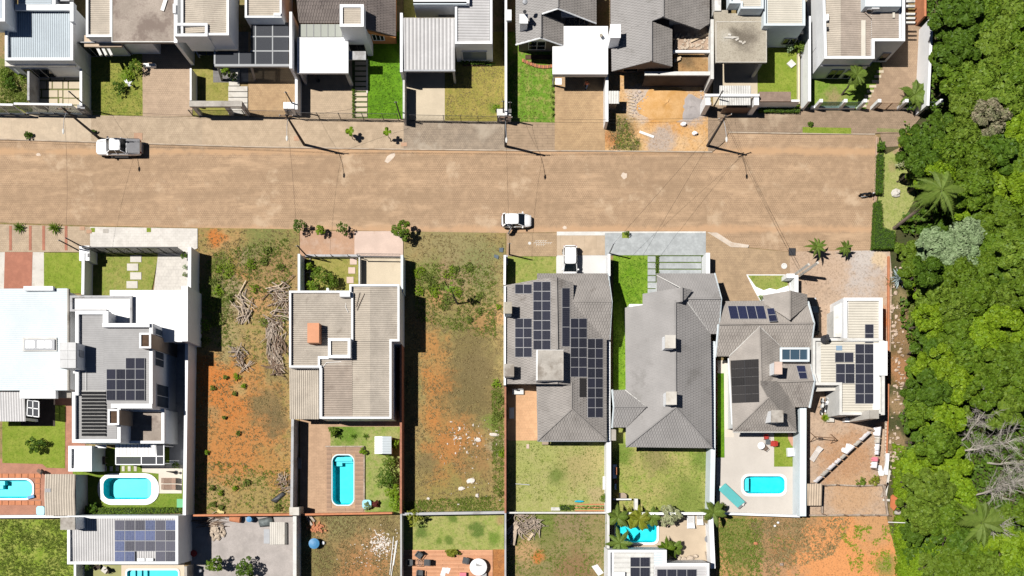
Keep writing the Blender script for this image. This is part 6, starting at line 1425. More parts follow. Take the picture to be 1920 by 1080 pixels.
za=onplane(1441,745,*plane3(MW)).z
slope(q_,[(1425,614,5.5),(1427,716,5.5),(1480,680,3.6)],[(1424,613),(1466,652),(1466,684),(1456,716),(1427,716)],tile_t)
slope(q_,[(1460,716,4.9),(1525,714,4.7),(1500,678,3.6)],[(1464,678),(1518,677),(1525,714),(1444,717)],tile_t,wave=.015);slope(q_,[(1460,716,4.9),(1525,714,4.7),(1500,762,3.1)],[(1456,716),(1525,714),(1517,763),(1489,763)],tile_t)
slope(q_,[(1492,770,3.1),(1492,806,3.1),(1442,742,za)],[(1426,714),(1456,715),(1490,762),(1493,809),(1441,746),(1427,720)],tile_t);slope(q_,[(1374,809,3.0),(1493,809,3.0),(1441,745,za)],[(1441,745),(1493,809),(1374,809)],tile_t)
for c_ in([(1349,608,zt+.03),(1525,606,zt+.03)],[(1424,613,5.55),(1427,716,5.55),(1441,745,za),(1375,808,3.1)],[(1441,745,za),(1493,809,3.1)],[(1481,545,5.25),(1481,600,5.25)],[(1456,716,4.95),(1525,714,4.75)],[(1442,718,5.2),(1456,716,5)],[(1456,716,4.95),(1490,763,3.2)]):cap(q_,c_,tile_t,.11)
for c_ in([(1425,612,5.4),(1367,668,3.2)],[(1426,614,5.2),(1466,652,3.9)],[(1481,600,5.1),(1455,582,4.2)]):cap(q_,c_,dirtyw,.05,'valley')
gutter(q_,[(1515,566,3.2),(1526,606,zt-.1),(1518,669,3.0)],bluewhite,.14,'bargeboard');gutter(q_,[(1347,608,zt-.1),(1342,669,3.0)],bluewhite,.12,'bargeboard');gutter(q_,[(1519,678,3.4),(1527,714,4.6),(1518,764,3.0)],bluewhite,.13,'bargeboard');gutter(q_,[(1366,672,3.05),(1373,796,3.05)],white,.09);gutter(q_,[(1374,810,2.95),(1493,810,2.95)],dirtyw,.08)
block(q_,rc(1352,572,1512,660),0,3.0,white,'wall',3.1);block(q_,rc(1376,650,1486,802),0,3.0,white,'wall',3.0);block(q_,rc(1470,684,1512,758),0,3.0,white,'wall',3.1);block(q_,rc(1440,556,1506,600),0,3.2,white,'wall',3.3)
Qq=lambda*a:list(a)
solar(q_,0,0,0,0,4,1,None,QN,quad=[(1364,574),(1432,574),(1438,599),(1369,599)],mat=pvd,cells=(6,10));solar(q_,0,0,0,0,1,2,None,[(1370,565,3.7),(1500,566,3.7),(1440,606,zt+.5)],quad=[(1437,579),(1451,578),(1458,603),(1442,604)],mat=pvd)
solar(q_,0,0,0,0,2,5,None,MW,quad=[(1370,676),(1423,673),(1424,754),(1373,756)],mat=heat,frame=dark_m,gap=.3,name='heater_mat');solar(q_,0,0,0,0,1,2,None,[(1460,716,5.0),(1525,714,4.8),(1500,678,3.7)],quad=[(1492,686),(1509,686),(1514,711),(1499,711)],mat=pvd)
t_=MB();t_.bx(1463,651.5,1518,678,3.3,4.5);t_.build('light_well',white,q_);parapet(q_,rc(1463,651.5,1518,678),4.5,4.75,.22,bluewhite,'skylight_frame')
for x0,x1 in((1467.5,1481),(1482,1499),(1500,1514)):MB().bx(x0,655.5,x1,674,4.5,4.55).build('skylight_pane',GLASS('blue_skylight_glass',(.05,.09,.13),(.3,.36,.4),.1,.03),q_)
chimney(q_,(1453,679,1466,701),3.9,6.9,white,conc_p);chimney(q_,(1447,770,1468,791),3.2,6.2,white,conc)
w_=thing('garden_wall','white stepped entrance wall with two leaning slats beside the triangular lawn','wall',(1486,530));MB().bx(1490,516,1497,549,.1,2.0).build('wall_body',white,w_);MB().bx(1475,513,1490,521,.1,2.0).build('wall_return',white,w_);MB().bx(1478,521,1488,549,.1,.5,0,0).build('planter',dirtyw,w_)
for(a_,b_)in(((1483,520),(1519,495)),((1499,517),(1533,495))):MB().bar(W(*a_,.2)if False else Vector((W(*a_,0).x,W(*a_,0).y,.2)),Vector((W(*a_,0).x,W(*a_,0).y,0))+Vector((.25,.25,5.2)),.28,.2).build('slat_post',pale,w_)
hedge('little grey-green planting in the white stepped entrance wall',[(1485,521),(1491,521),(1490,548),(1486,548)],.9,lf_silver,.12,80);shrub('shrub','small bright shrub at the roof corner by the triangular lawn','shrub',1426,558,6,.9,lf_lime,63,.1,150)
fwall('broad blue-white wall between the pale pool patio and the dusty yard',[(1506,764),(1505.5,968)],2.5,.75,bluewhite);fwall('white wall behind the pale pool patio',[(1346,962.5),(1500,968)],1.4,.25,white)
pool('white rimmed pool in the pale concrete patio',P_Q,rrect(1391,889,1473,930,11,6,.05),steps=((1397,896,1405,921,-.2),))
lc=thing('pool_cover','turquoise rolled pool cover lying aslant on the pale patio','pool cover',(1372,930));MB().slab([W(1347,918,.45),W(1360,906,.45),W(1397,941,.5),W(1383,952,.5)],.1).build('cover',teal,lc);MB().bar(W(1397,941,.3),W(1384,953,.3),.25).build('roller',grey_m,lc)
for q in((1352,914),(1390,945)):MB().bar(W(q[0],q[1],.08),W(q[0]+1,q[1],.42),.3,.5).build('trestle',dirtyw,lc)
shrub('round_bush','small round yellow-green bush beside the turquoise pool cover','bush',1354,950,9,1.0,lf_yel,64,.1,420)
def chair(label,x,y,rz,mat,name='garden_chair',group=None,sc=1.0):
 t=thing(name,label,'chair',tuple(W(x,y,0)),group)
 def ch(mb,n):o=bpy.data.objects.new(n,mb.mesh(n,mat));COL.objects.link(o);o.parent=t
 ch(MB().box(-.24,-.24,.42,.24,.24,.47),'seat');ch(MB().bar((-.22,0,.47),(-.34,0,.9),.48,.04),'backrest')
 for a_ in(-.21,.21):
  for b_ in(-.21,.21):ch(MB().box(a_-.025,b_-.025,.05,a_+.025,b_+.025,.42),'leg')
 for b_ in(-.26,.26):ch(MB().bar((-.28,b_,.66),(.2,b_,.64),.05,.03),'armrest')
 t.rotation_euler=(0,0,rz);t.scale=(sc,sc,sc)
chair('red chair just below the hipped roof on the pale patio',1434,820,-1.4,redm);chair('red chair at the lawn edge of the pale patio',1447,832,3.1,redm,sc=1.15);chair('brown chair beside the round white table on the pale patio',1433,840,.7,brownw)
t=thing('round_table','small round white table among the red chairs on the pale patio','table',(1424,836));w0=W(1424,836,0)
MB().lathe((w0.x,w0.y,.68),[(.4,0),(.42,.02),(.42,.05),(.4,.06)],18).build('tabletop',white,t);MB().lathe((w0.x,w0.y,.08),[(.25,0),(.05,.06),(.05,.6)],10).build('pedestal',white,t)
t=thing('side_table','glass side table between the red chairs','table',(1440,829));MB().bx(1435,824,1443,833,.45,.48,0,.4).build('tabletop',glass_l,t)
for x,y in((1436,825),(1442,825),(1436,832),(1442,832)):MB().bx(x-.4,y-.4,x+.4,y+.4,.08,.45,0,.2).build('leg',dirtyw,t)
MB().pp([(1477,840),(1489,840),(1489.5,855),(1478,856)],.1,.7).top('storage_box',white,'white box on the patio lawn at the broad blue-white wall','box')
# --- R: cream sheet house with solar panels
r_=thing('house','cream sheet roofed house with solar panels next to the wood','house',(1595,690))
pbox(r_,rc(1582,558,1655,640),4.2,white,.35,.35);corr(r_,1590,564,1648,637,[(0,3.95),(1,3.9)],'h',.3,fibre3,.04)
pbox(r_,[(1524,634),(1648,634),(1660,640),(1664,700),(1659,705),(1659,778),(1574,778),(1574,722),(1530,722),(1524,700)],4.3,dirtyw,.3,.4);corr(r_,1539,640,1646,720,[(0,3.98),(1,3.95)],'h',.3,fibre3,.04);corr(r_,1577,720.3,1646,774,[(0,3.98),(1,3.95)],'h',.3,fibre3,.04)
MB().bx(1637,644,1649,768,3.95,4.06).build('white_edge_sheet',white2,r_);MB().bx(1649,640,1664,704,4.2,4.5).build('side_roof',white2,r_)
tri_wall(r_,[(1563,575,3.0),(1588,562,4.0),(1590,632,4.0),(1563,632,3.0)],dirtyw,.1,'sloping_white_roof');block(r_,rc(1568,580,1590,630),0,2.8,dirtyw,'porch_wall',3)
block(r_,[(1521,634),(1536,634),(1538,720),(1528,720)],2.9,3.1,dirtyw,'canopy');block(r_,[(1528,726),(1572,722),(1572,732),(1529,734)],2.8,3.0,pale,'canopy')
solar(r_,1603,645,1637.5,757,2,6,4.02,skip=((0,4),(0,5))if False else());solar(r_,1621,608,1637.5,643.5,1,2,4.02);solar(r_,1565,661,1600,679.5,2,1,4.02);solar(r_,1566.5,682,1602,719,2,2,4.02)
MB().bx(1568,648,1579,657,4.0,4.06).build('roof_glazing',GLASS('pale_blue_rooflight',(.3,.42,.55),(.6,.7,.8),.3,.1),r_)
tk=MB();tk.lathe(tuple(W(1545,637,4.1)),[(.45,0),(.5,.3),(.25,.7),(.2,1.2)],12);tk.blob(W(1551,630,4.9),.22,.22,.2,2,8,5,.1);tk.blob(W(1552,641,4.2),.3,.24,.14,3,8,5,.2);tk.build('black_flue',dark_m,r_);MB().tube([W(1553,634,4.15),W(1595,636,4.15)],.09,8).build('flue_pipe',grey_m,r_)
block(r_,rc(1631,769,1648,785),0,6.4,pale,'chimney');MB().bx(1631,769,1648,785,6.4,6.5).build('chimney_cap',conc,r_)
MB().bx(1568,775,1620,779.5,2.6,2.85).build('back_canopy',white,r_);win(r_,'S',784.5,1575,1596,.2,2.3,dark_m,None,1,'glazed_door')
fwall('thin brick kerb wall along the right of the cream roofed house',[(1667,480),(1666,760),(1663,850)],.45,.15,terra)
# ================================================================== BOTTOM ROW
# --- S: grey ribbed roof with blue solar panels
s_=thing('house','white-edged grey ribbed roof house with blue solar panels, at the bottom left','house',(240,1010))
pbox(s_,rc(126,967,334,1058),4.3,white,.3,.4);corr(s_,136,972,330,1052,[(0,4.05),(1,3.95)],'v',.27,greymetal,.05)
skp=((2,3),(3,3));solar(s_,215.5,975,330,1053,6,4,4.12,skip=skp,mat=lambda c,r:pvb if(r==1 and c<4)or(r==3 and c<2)or(c,r)in((0,2),(3,0),(5,0))else pvg)
for x in(257,273):MB().bx(x,1047,x+14,1052,4.15,4.25).build('roof_block',white,s_)
tw=thing('tank_tower','square concrete topped tank tower at the corner of the blue solar roof','tower',(126,980));block(tw,rc(114,971,140,993),0,6.3,white,'shaft',6.4);MB().bx(113,970,140.5,993.5,6.3,6.45).build('tower_cap',conc,tw)
fwall('low white wall from the blue solar roof down to the bottom edge',[(140.5,1058),(140.5,1110)],2.0,.25,white)
pool('pool with broad steps at the bottom edge under the blue solar roof',P_B,rrect(236.5,1066,337.5,1112,6,4,0),steps=((241,1070,252,1106,-.25),(252,1070,262,1106,-.5),(262,1070,271,1106,-.75)))
t=thing('side_table','small white table tilted beside two dark chairs on the green turf','table',(195,1068));MB().pp([(189,1070),(194,1061),(203,1067),(197,1076)],.5,.56).build('tabletop',pale,t)
for x,y in((191,1069),(201,1068)):MB().bx(x-.5,y-.5,x+.5,y+.5,.06,.5,0,.3).build('leg',dark_m,t)
chair('dark chair at the upper left of the tilted white table',187,1062,.7,M('dark_rattan',(.06,.045,.035),.9,.2,4,12,.1));chair('dark chair at the right of the tilted white table',204,1070,3.6,MC['dark_rattan'])
shrub('shrub','dark shrub in the shade below the blue solar roof','shrub',163,1063,8,1.1,lf_dark,90,.12,250)
# --- gravel yard
rs=random.Random(11)
sp=thing('stone_pile','pile of buff broken stones on the grey gravel yard','stone pile',(407,995))
sm=[MB().blob((0,0,0),.24,.18,.12,k,7,4,.7).mesh('stone',stone_b)for k in range(4)]
def scatter(root,meshes,n,fx,name,z=.1,sc=(.6,1.3),kind=None):
 for i in range(n):
  x,y,zz=fx(i);o=bpy.data.objects.new(name,meshes[i%len(meshes)]);COL.objects.link(o);o.location=W(x,y)+Vector((0,0,z+zz))-root.location;o.parent=root
  o.rotation_euler=(rs.uniform(-.4,.4),rs.uniform(-.4,.4),rs.random()*6.28);k=rs.uniform(*sc);o.scale=(k,k,k)
scatter(sp,sm,62,lambda i:((lambda a,q:(407+14*q*math.cos(a),996+16*q*math.sin(a),.35*(1-q)))(rs.random()*6.28,math.sqrt(rs.random()))),'stone')
def logs(label,spots,n,L,r,mat,seed,name='wood_pile',cat='wood pile',piece_name='log',spread=.5,flat=False):
 """pile of separate sticks; spots = (x, y, direction, half-length across) list to spread them over"""
 q=random.Random(seed);c=(sum(s[0]for s in spots)/len(spots),sum(s[1]for s in spots)/len(spots));t=thing(name,label,cat,c)
 ms=[];L*=.85;r*=.9;n=int(n*1.35)
 for k in range(3):
  mb=MB()
  if flat:mb.box(-L/2,-r*1.6,-r*.4,L/2,r*1.6,r*.4)
  else:mb.tube([(-L/2,0,0),(-L*.1,q.gauss(0,.05),q.gauss(0,.03)),(L/2,q.gauss(0,.04),0)],[r,r*.9,r*.75],6)
  ms.append(mb.mesh(piece_name,mat if not isinstance(mat,(list,tuple))else mat[k%len(mat)]))
 for i in range(n):
  x,y,d,w=spots[i%len(spots)];o=bpy.data.objects.new(piece_name,ms[i%3]);COL.objects.link(o);o.parent=t
  o.location=W(x+q.gauss(0,w),y+q.gauss(0,w))+Vector((0,0,.12+.5*q.random()*(1-i/n*.6)))-t.location
  o.rotation_euler=(0,q.gauss(0,.12),d+q.gauss(0,spread));k=q.uniform(.55,1.25);o.scale=(k,q.uniform(.7,1.3),q.uniform(.7,1.2))
 return t
wd2=M('weathered_wood_light',(.45,.36,.28),.9,.2,1.5,9,.2);wd3=M('weathered_wood_dark',(.2,.135,.095),.9,.25,1.5,9,.2)
logs('small loose pile of old timber in the orange plot, uppermost',[(460,562,-.9,6),(456,578,-1.2,6),(462,590,-1.7,5),(455,596,1.0,4)],34,2.0,.07,(wd2,wood,woodlt),1)
logs('long heap of tangled branches and timber at the wall of the orange plot',[(530,545,.4,8),(522,562,.9,8),(526,580,.7,9),(530,598,-.6,8),(520,612,-1.3,8)],80,1.9,.06,(wd2,wood,wd3),2,spread=.9)
logs('big stack of old poles lying downwards in the orange plot',[(508,625,-1.45,6),(516,640,-1.5,7),(524,650,-1.3,7),(514,665,-1.5,6),(520,680,-1.4,6),(518,692,-.5,6)],105,2.4,.065,(wood,wd2,wd3),3,spread=.35)
logs('small crossed pile of dark timber in the middle of the orange plot',[(446,660,-.8,5),(452,672,-1.0,5),(460,684,-1.5,5)],32,1.7,.06,(wood,wd3,wd2),4,spread=.6)
logs('brush and timber heap in the corner of the weedy plot at the bottom',[(975,975,.3,8),(985,985,-.4,9),(995,978,.5,8),(978,995,-.9,6),(1005,985,-1.0,6)],70,1.7,.05,(wood,wd2,wood),5,spread=.9)
logs('stack of planks beside the brush heap in the weedy plot',[(964,1005,1.2,3),(962,990,.8,3)],12,1.9,.07,(wd2,wood),6,'plank_stack','plank stack','plank',.12,True)
logs('bundle of dark sticks along the head of the grey gravel yard',[(385,976,.1,7),(400,979,.2,7),(412,977,.1,6)],30,1.9,.05,(wd3,wood),7,'stick_bundle','stick pile','stick',.2)
logs('twiggy tangle with a pale stick at the right wall of the orange plot',[(534,905,.9,6),(539,915,-.8,5),(532,898,-1.3,4)],34,1.4,.04,(wd3,wood,wd2),8,'brush_pile','brush pile','stick',1.0)
for k,(a_,b_)in enumerate((((498,541),(524,535)),((524,535),(531,529)),((446,555),(461,526)),((1090,1000),(1001,1008)))[:3]):MB().bar(W(*a_,.2),W(*b_,.3),.12,.08).top('plank',woodlt,['pale board lying beside the tangled heap of the orange plot','short pale board at the tip of the tangled heap','thin pale board leaning on the uppermost timber pile'][k],'plank')
MB().bar(W(990,1013,.2),W(999,1000,.25),.3,.08).top('plank',woodlt,'broad pale board below the brush heap in the weedy plot','plank')
MB().tube([W(432,971,.45),W(451,974,.45)],.42,14).top('drum',terra,'rusty red drum lying at the head of the gravel yard','drum');MB().lathe(tuple(W(471,973,.05)),[(.33,0),(.35,.3),(.35,.6),(.33,.9),(.05,.92)],14).top('drum',bluem,'blue drum in the shade at the head of the gravel yard','drum')
cs=thing('sheet_stack','stack of white corrugated sheets on the gravel yard','sheet stack',(520,1000))
for k in range(6):corr(cs,506+k*4-(k>0)*0,979+k*.7,534+k*.8,1021-(k%2),[(0,.3+.0+(5-k)*.05),(1,.32+(5-k)*.05)],'v',.25,dirtyw if k%2 else pale,.03,'sheet')
MB().bx(508,982,536,1018,.05,.3,0,0).build('pallet',wd3,cs);MB().bx(495,992,506,1019,.06,.1,0,0).top('wire_panel',steel,'wire panel lying left of the white corrugated sheets','panel')
def tarp(label,pts,mat,seed,h=.25,name='tarpaulin',cat='tarpaulin'):
 mb=MB();P=[Vector(W(x,y))for x,y in pts];n=9;m=5;vs=[]
 for i in range(n):
  for k in range(m):
   s,t=i/(n-1),k/(m-1);p=(P[0]*(1-s)+P[1]*s)*(1-t)+(P[3]*(1-s)+P[2]*s)*t
   e=math.sin(math.pi*s)*math.sin(math.pi*t);vs.append(p+Vector((0,0,.06+h*(e**.5)*(.6+.9*abs(noise.noise(p*1.6+Vector((seed,0,0))))))));
 mb.add(vs,[(i*m+k,(i+1)*m+k,(i+1)*m+k+1,i*m+k+1)for i in range(n-1)for k in range(m-1)]);o=mb.top(name,mat,label,cat,None,True)
 so_=o.modifiers.new('thick','SOLIDIFY');so_.thickness=.03;return o
tarpm=M('grey_tarpaulin',(.13,.15,.15),.6,.3,3,9,.3)
tarp('crumpled grey tarpaulin beside the white corrugated sheets',[(484,974),(512,968),(516,986),(488,988)],tarpm,1,.5);tarp('dark tarpaulin lying aslant at the lower right of the orange plot',[(508,938),(530,922),(537,926),(518,944)],M('dark_tarpaulin',(.07,.072,.078),.5,.3,3,9,.3),2,.35)
MB().bar(W(408,957,.2),W(420,962,.2),.35,.2).top('yellow_board',M('yellow_board',(.6,.5,.22),.8,.1,2,9,0),'pale yellow board at the back wall of the orange plot','board')
shrub('shrub','dense round tree on the gravel yard, left of two','tree',404,1057,17,2.6,lf_mid,91,.18,1100);shrub('shrub','dense round tree on the gravel yard, right of two','tree',461,1065,19,2.6,lf_dark,92,.18,1200)
t=thing('garden_stool','dark red stool in the shade at the left of the gravel yard','stool',(366,1037));MB().lathe(tuple(W(366,1037,.05)),[(.35,.42),(.4,.45),(.05,.5)],14).build('seat',redm,t)
for a_ in range(4):MB().tube([W(366,1037,0)+Vector((.25*math.cos(a_*1.57),.25*math.sin(a_*1.57),.05)),W(366,1037,0)+Vector((.2*math.cos(a_*1.57),.2*math.sin(a_*1.57),.46))],.03,5).build('leg',dark_m,t)
MB().blob(W(375,1070,.3),.25,.25,.3,1,8,6,.1).top('ball_lamp',white,'small white globe in the shade at the left of the gravel yard','lamp')
fwall('long white wall between the blue solar roof and the gravel yard',[(348,1062),(348,1110)],2.2,.3,conc);fwall('pale grey wall between the gravel yard and the plot with the blue tank',[(552.5,968),(552.5,1110)],2.3,.4,dirtyw)
# --- plot with blue tank
t=thing('water_tank','round blue water tank lid among the weeds','water tank',(593,1017));w0=W(592,1018,0);MB().lathe(tuple(w0),[(.5,.04),(.56,.3),(.6,.85)],20).build('tank_body',bluem,t);MB().lathe((w0.x,w0.y,.85),[(.62,0),(.62,.06),(.3,.14),(.05,.16)],20).build('lid',bluem,t)
MB().blob(W(606,1018,.2),.24,.24,.2,3,8,6,.05).top('white_tub',white,'small white round tub beside the blue water tank','tub')
bp=thing('brick_heap','small heap of orange bricks at the head of the blue tank plot','brick heap',(594,990));bm_=[MB().box(-.14,-.07,-.05,.14,.07,.05).mesh('brick',terra)]
scatter(bp,bm_,46,lambda i:(594+rs.gauss(0,6),990+rs.gauss(0,4.5),.12*rs.random()),'brick',.1,(.9,1.3))
mb=MB()
for k in range(220):
 x,y=rs.gauss(716,11),rs.gauss(1018,11);mb.blob(W(x,y,.08),.05+.1*rs.random(),.05+.08*rs.random(),.05,k,5,3,.5)
for k in range(40):x,y=rs.gauss(700,22),rs.gauss(1040,14);mb.blob(W(x,y,.08),.05+.05*rs.random(),.06,.05,k,5,3,.5)
o=mb.build('white_rubble',stone);o['kind']='stuff'
for k,(a_,b_)in enumerate((((738,1006),(731,1078)),((743,1014),(733,1085)),((745,1013),(738,1060)))):MB().tube([W(*a_,.12),W(*b_,.12)],.05,6).top('pole',pipe_w,['pale pole beside the white rubble, leftmost of three','pale pole beside the white rubble, longest of three','pale pole beside the white rubble, nearest the grey wall'][k],'pole')
for k,(a_,b_)in enumerate((((573,966),(585,985)),((578,964),(590,978)))):MB().bar(W(*a_,.2),W(*b_,.25),.25,.08).top('plank',wood,['dark board leaning at the head of the blue tank plot','second dark board at the head of the blue tank plot, nearer the bricks'][k],'plank')
fwall('dark grey wall at the left of the lumpy lawn',[(752,964),(752,1110)],2.0,.2,greyw);fwall('grey wall between the lumpy lawn terrace and the weedy plot',[(947.5,962),(947.5,1110)],2.0,.2,greyw)
# --- terrace
gm=M('dark_grey_chair',(.06,.065,.07),.6,.1,3,9,0)
for k,(x,y,a_)in enumerate(((786,1040,-2.2),(770,1053.5,0.0),(801,1053.5,3.1),(788,1073,1.5),(873,1050,2.9))):chair(['dark cafe chair on the orange terrace, uppermost of the ring of four','dark cafe chair on the orange terrace, half in the wall shade','dark cafe chair on the orange terrace, facing left with a long shadow','dark cafe chair on the orange terrace, lowest of the ring of four','dark chair standing alone by the round white tub'][k],x,y,a_,gm,'cafe_chair',None,1.35)
t=thing('cafe_table','thin wire framed table between the four dark cafe chairs','table',(787,1054));mb=MB();w0=W(787,1054,0);ring_=[w0+Vector((.45*math.cos(a_*.5236),.45*math.sin(a_*.5236),.75))for a_ in range(13)];mb.tube(ring_,.03,5);mb.build('table_ring',rustm,t)
MB().lathe((w0.x,w0.y,.72),[(.43,0),(.43,.02),(.05,.021)],16).build('glass_top',GLASS('clear_table_glass',(.3,.3,.3),(.9,.92,.92),.85,.05),t)
for a_ in range(4):MB().tube([w0+Vector((.45*math.cos(a_*1.57+.7),.45*math.sin(a_*1.57+.7),.17)),w0+Vector((.2*math.cos(a_*1.57+.7),.2*math.sin(a_*1.57+.7),.74))],.025,5).build('leg',rustm,t)
t=thing('hot_tub','round white tub with grey folded cover on the orange terrace','hot tub',(897,1064));w0=W(897,1063,.8);MB().lathe((w0.x,w0.y,.17),[(.9,0),(.98,.5),(1.0,.8),(.92,.83),(.9,.75),(.2,.74)],28).build('tub_body',white2,t)
MB().lathe((w0.x,w0.y,.92),[(.88,0),(.86,.04),(.05,.06)],24).build('lid',white,t);MB().slab([W(892,1056,1.02),W(907,1062,1.02),W(893,1062,1.05)],.03).build('folded_cover',greymetal2,t)
MB().bx(903,1074,912,1082,.17,.6).top('step_stool',greyw,'grey step at the lower edge of the round white tub','step')
t=thing('planter_plant','bright yellow-green plant at the head of the orange terrace','plant',(850,1037));mb,_=crown_mb(1.0,.42,.5,14,330,.26,8,.35)
for i,v in enumerate(mb.v):mb.v[i]=v+W(849,1036,0)
mb.build('foliage',lf_yel,t);MB().bx(838,1033,861,1040,.17,.45,0,0).build('planter',brownw,t)
for k,q in enumerate((((830,1064),(838,1065),(834,1080),(825,1079)),((838,1064),(845,1066),(841,1076),(836,1074)))):MB().pp(q,.17,.2).top('paper_sheet',cloth,['white sheet lying on the orange terrace, left of two','white sheet lying on the orange terrace, right of two'][k],'sheet')
MB().bx(862,1074,874,1084,.17,.7).top('cushion',pink,'pink patterned cushion box at the bottom of the orange terrace','box')
shrub('shrub','shrub with yellow flowers in the shaded corner of the lumpy lawn','shrub',778,970,18,2.4,lf_yel,95,.17,500)
# --- U: house with pool, bottom right
u=thing('house','white house with dark solar panels by the small pool terrace, at the bottom edge','house',(1235,1065))
pbox(u,[(1140,1031),(1250,1031),(1250,1056),(1330,1056),(1330,1140),(1140,1140)],4.0,white,.28,.35)
corr(u,1151,1036,1226,1073,[(0,3.75),(1,3.75)],'h',.55,dirtyw,.03);corr(u,1151,1073,1226,1130,[(0,3.75),(1,3.75)],'h',.55,dirtyw,.03);corr(u,1226,1036,1246,1060,[(0,3.75),(1,3.75)],'h',.3,bluewhite,.03);corr(u,1228,1062,1324,1130,[(0,3.75),(1,3.75)],'h',.3,greymetal,.03)
solar(u,1181.5,1044.5,1218.5,1063,2,1,3.82);solar(u,1181.5,1063.5,1218.5,1100,2,2,3.82);solar(u,1231.5,1067,1306,1103,4,2,3.82);MB().bx(1150,1073,1172,1082,3.8,4.2).build('roof_box',white,u)
pool('small pool hung over by palms in the beige terrace',P_U,rrect(1151,971,1235,1021,11,5,0),steps=((1155,1000,1163,1015,-.3),))
fwall('white wall at the left of the small pool terrace',[(1140.5,962),(1140.5,1030)],2.0,.28,dirtyw);fwall('white wall at the right of the small pool terrace',[(1333,965),(1337.5,1066)],2.0,.5,white)
lounger('white sun lounger on the beige pool terrace, left of two',1294,979,-1.57,white,1.5,.85,.3);lounger('white sun lounger on the beige pool terrace, right of two',1311,975,-1.57,white,1.2,.7,.3)
t=thing('fan_table','dark round table at the right wall of the beige pool terrace','table',(1325,1010));w0=W(1325,1010,0);MB().lathe((w0.x,w0.y,.7),[(.3,0),(.42,.02),(.42,.05),(.05,.06)],18).build('tabletop',grey_m,t);MB().lathe((w0.x,w0.y,.06),[(.22,0),(.04,.05),(.04,.65)],8).build('pedestal',dark_m,t)
MB().lathe(tuple(W(1240,1025,.06)),[(.14,0),(.16,.3),(.05,.5)],10).top('garden_lamp',white,'little white lamp on the beige terrace below the pool','lamp')
shrub('cream_shrub','large cream variegated shrub at the head of the beige pool terrace','shrub',1258,967,21,2.6,lf_cream,96,.2,1300)
for k,(x,y,h_,n_,L_,m_,lb)in enumerate(((1158,970,2.2,9,1.6,lf_palm,'green palm at the upper left corner of the small pool'),(1178,972,1.6,9,1.5,lf_yel,'yellowish palm over the head of the small pool, left of two'),(1198,974,1.7,9,1.7,lf_yel,'yellowish palm over the head of the small pool, right of two'),(1222,970,1.5,8,1.4,lf_palm,'palm at the upper right corner of the small pool'),(1162,1018,2.6,8,2.0,lf_palm,'large dark palm at the lower left corner of the small pool'),(1338,961,2.8,11,1.7,lf_palm,'dark green palm where the terrace wall meets the pale patio'),(1250,1030,1.4,9,1.5,lf_mid,'bushy palm on the beige terrace above the grey roof'),(1263,1028,1.3,8,1.4,lf_palm,'second bushy palm on the beige terrace, nearer the stones'))):
 w0=W(x,y,h_);palm(lb,(w0.x,w0.y,.05),h_,n_,L_,m_,100+k,(0,0),.09,'small_palm',None,.42,.55,.5,'palm')
t=thing('dry_fronds','bunch of dry brown fronds hanging over the terrace wall','dead palm leaves',(1322,972));me=frond_mb(1.4,.3,.6,10).mesh('frond',lf_dry)
for k in range(5):o=bpy.data.objects.new('frond',me);COL.objects.link(o);o.parent=t;o.location=(.35,.5,1.3);o.rotation_euler=(0,.2,-1.9-.13*k)
for k,(x,y,r)in enumerate(((1272,1047,.35),(1283,1049,.4),(1294,1046,.42),(1304,1043,.3),(1279,1055,.3))):MB().blob(W(x,y,.2),r,r*.8,.25,k,8,5,.4).top('boulder',stone_b,['pale boulder by the bushy palms of the terrace, leftmost','second pale boulder from the bushy palms of the terrace','largest pale boulder in the row on the terrace','round white boulder at the right end of the row on the terrace','low boulder next to the grey roof edge'][k],'boulder')
t=thing('ladder','small wooden ladder at the lower right of the beige pool terrace','ladder',(1326,1042));
for s in(0,5):MB().bar(W(1322+s,1034,.15),W(1325+s,1050,.15),.06).build('rail',wood,t)
for k in range(5):MB().bar(W(1322.6+k*.6,1036+k*3,.17),W(1327.6+k*.6,1036+k*3,.17),.045).build('rung',wood,t)
# --- things lying about the weedy and red plots
MB().slab([W(1109,1062,.12),W(1120,1058,.14),W(1132,1074,.12),W(1122,1080,.1)],.05).top('board',dirtyw,'pale broken board lying in the weedy plot','board')
for k,(x,y)in enumerate(((1459,980),(1453,986))):MB().blob(W(x,y,.15),.16,.14,.14,k,7,5,.2).top('ball',white,['white ball in the red soil plot, upper right of two','white ball in the red soil plot, lower left of two'][k],'ball')
MB().blob(W(1417,1019,.15),.3,.22,.15,4,8,5,.5).top('clay_lump',terra,'orange lump in the green patch of the red soil plot','lump');MB().blob(W(1466,1058,.15),.25,.2,.15,5,8,5,.5).top('clay_lump',wood,'dark lump in the middle of the red soil plot','lump')
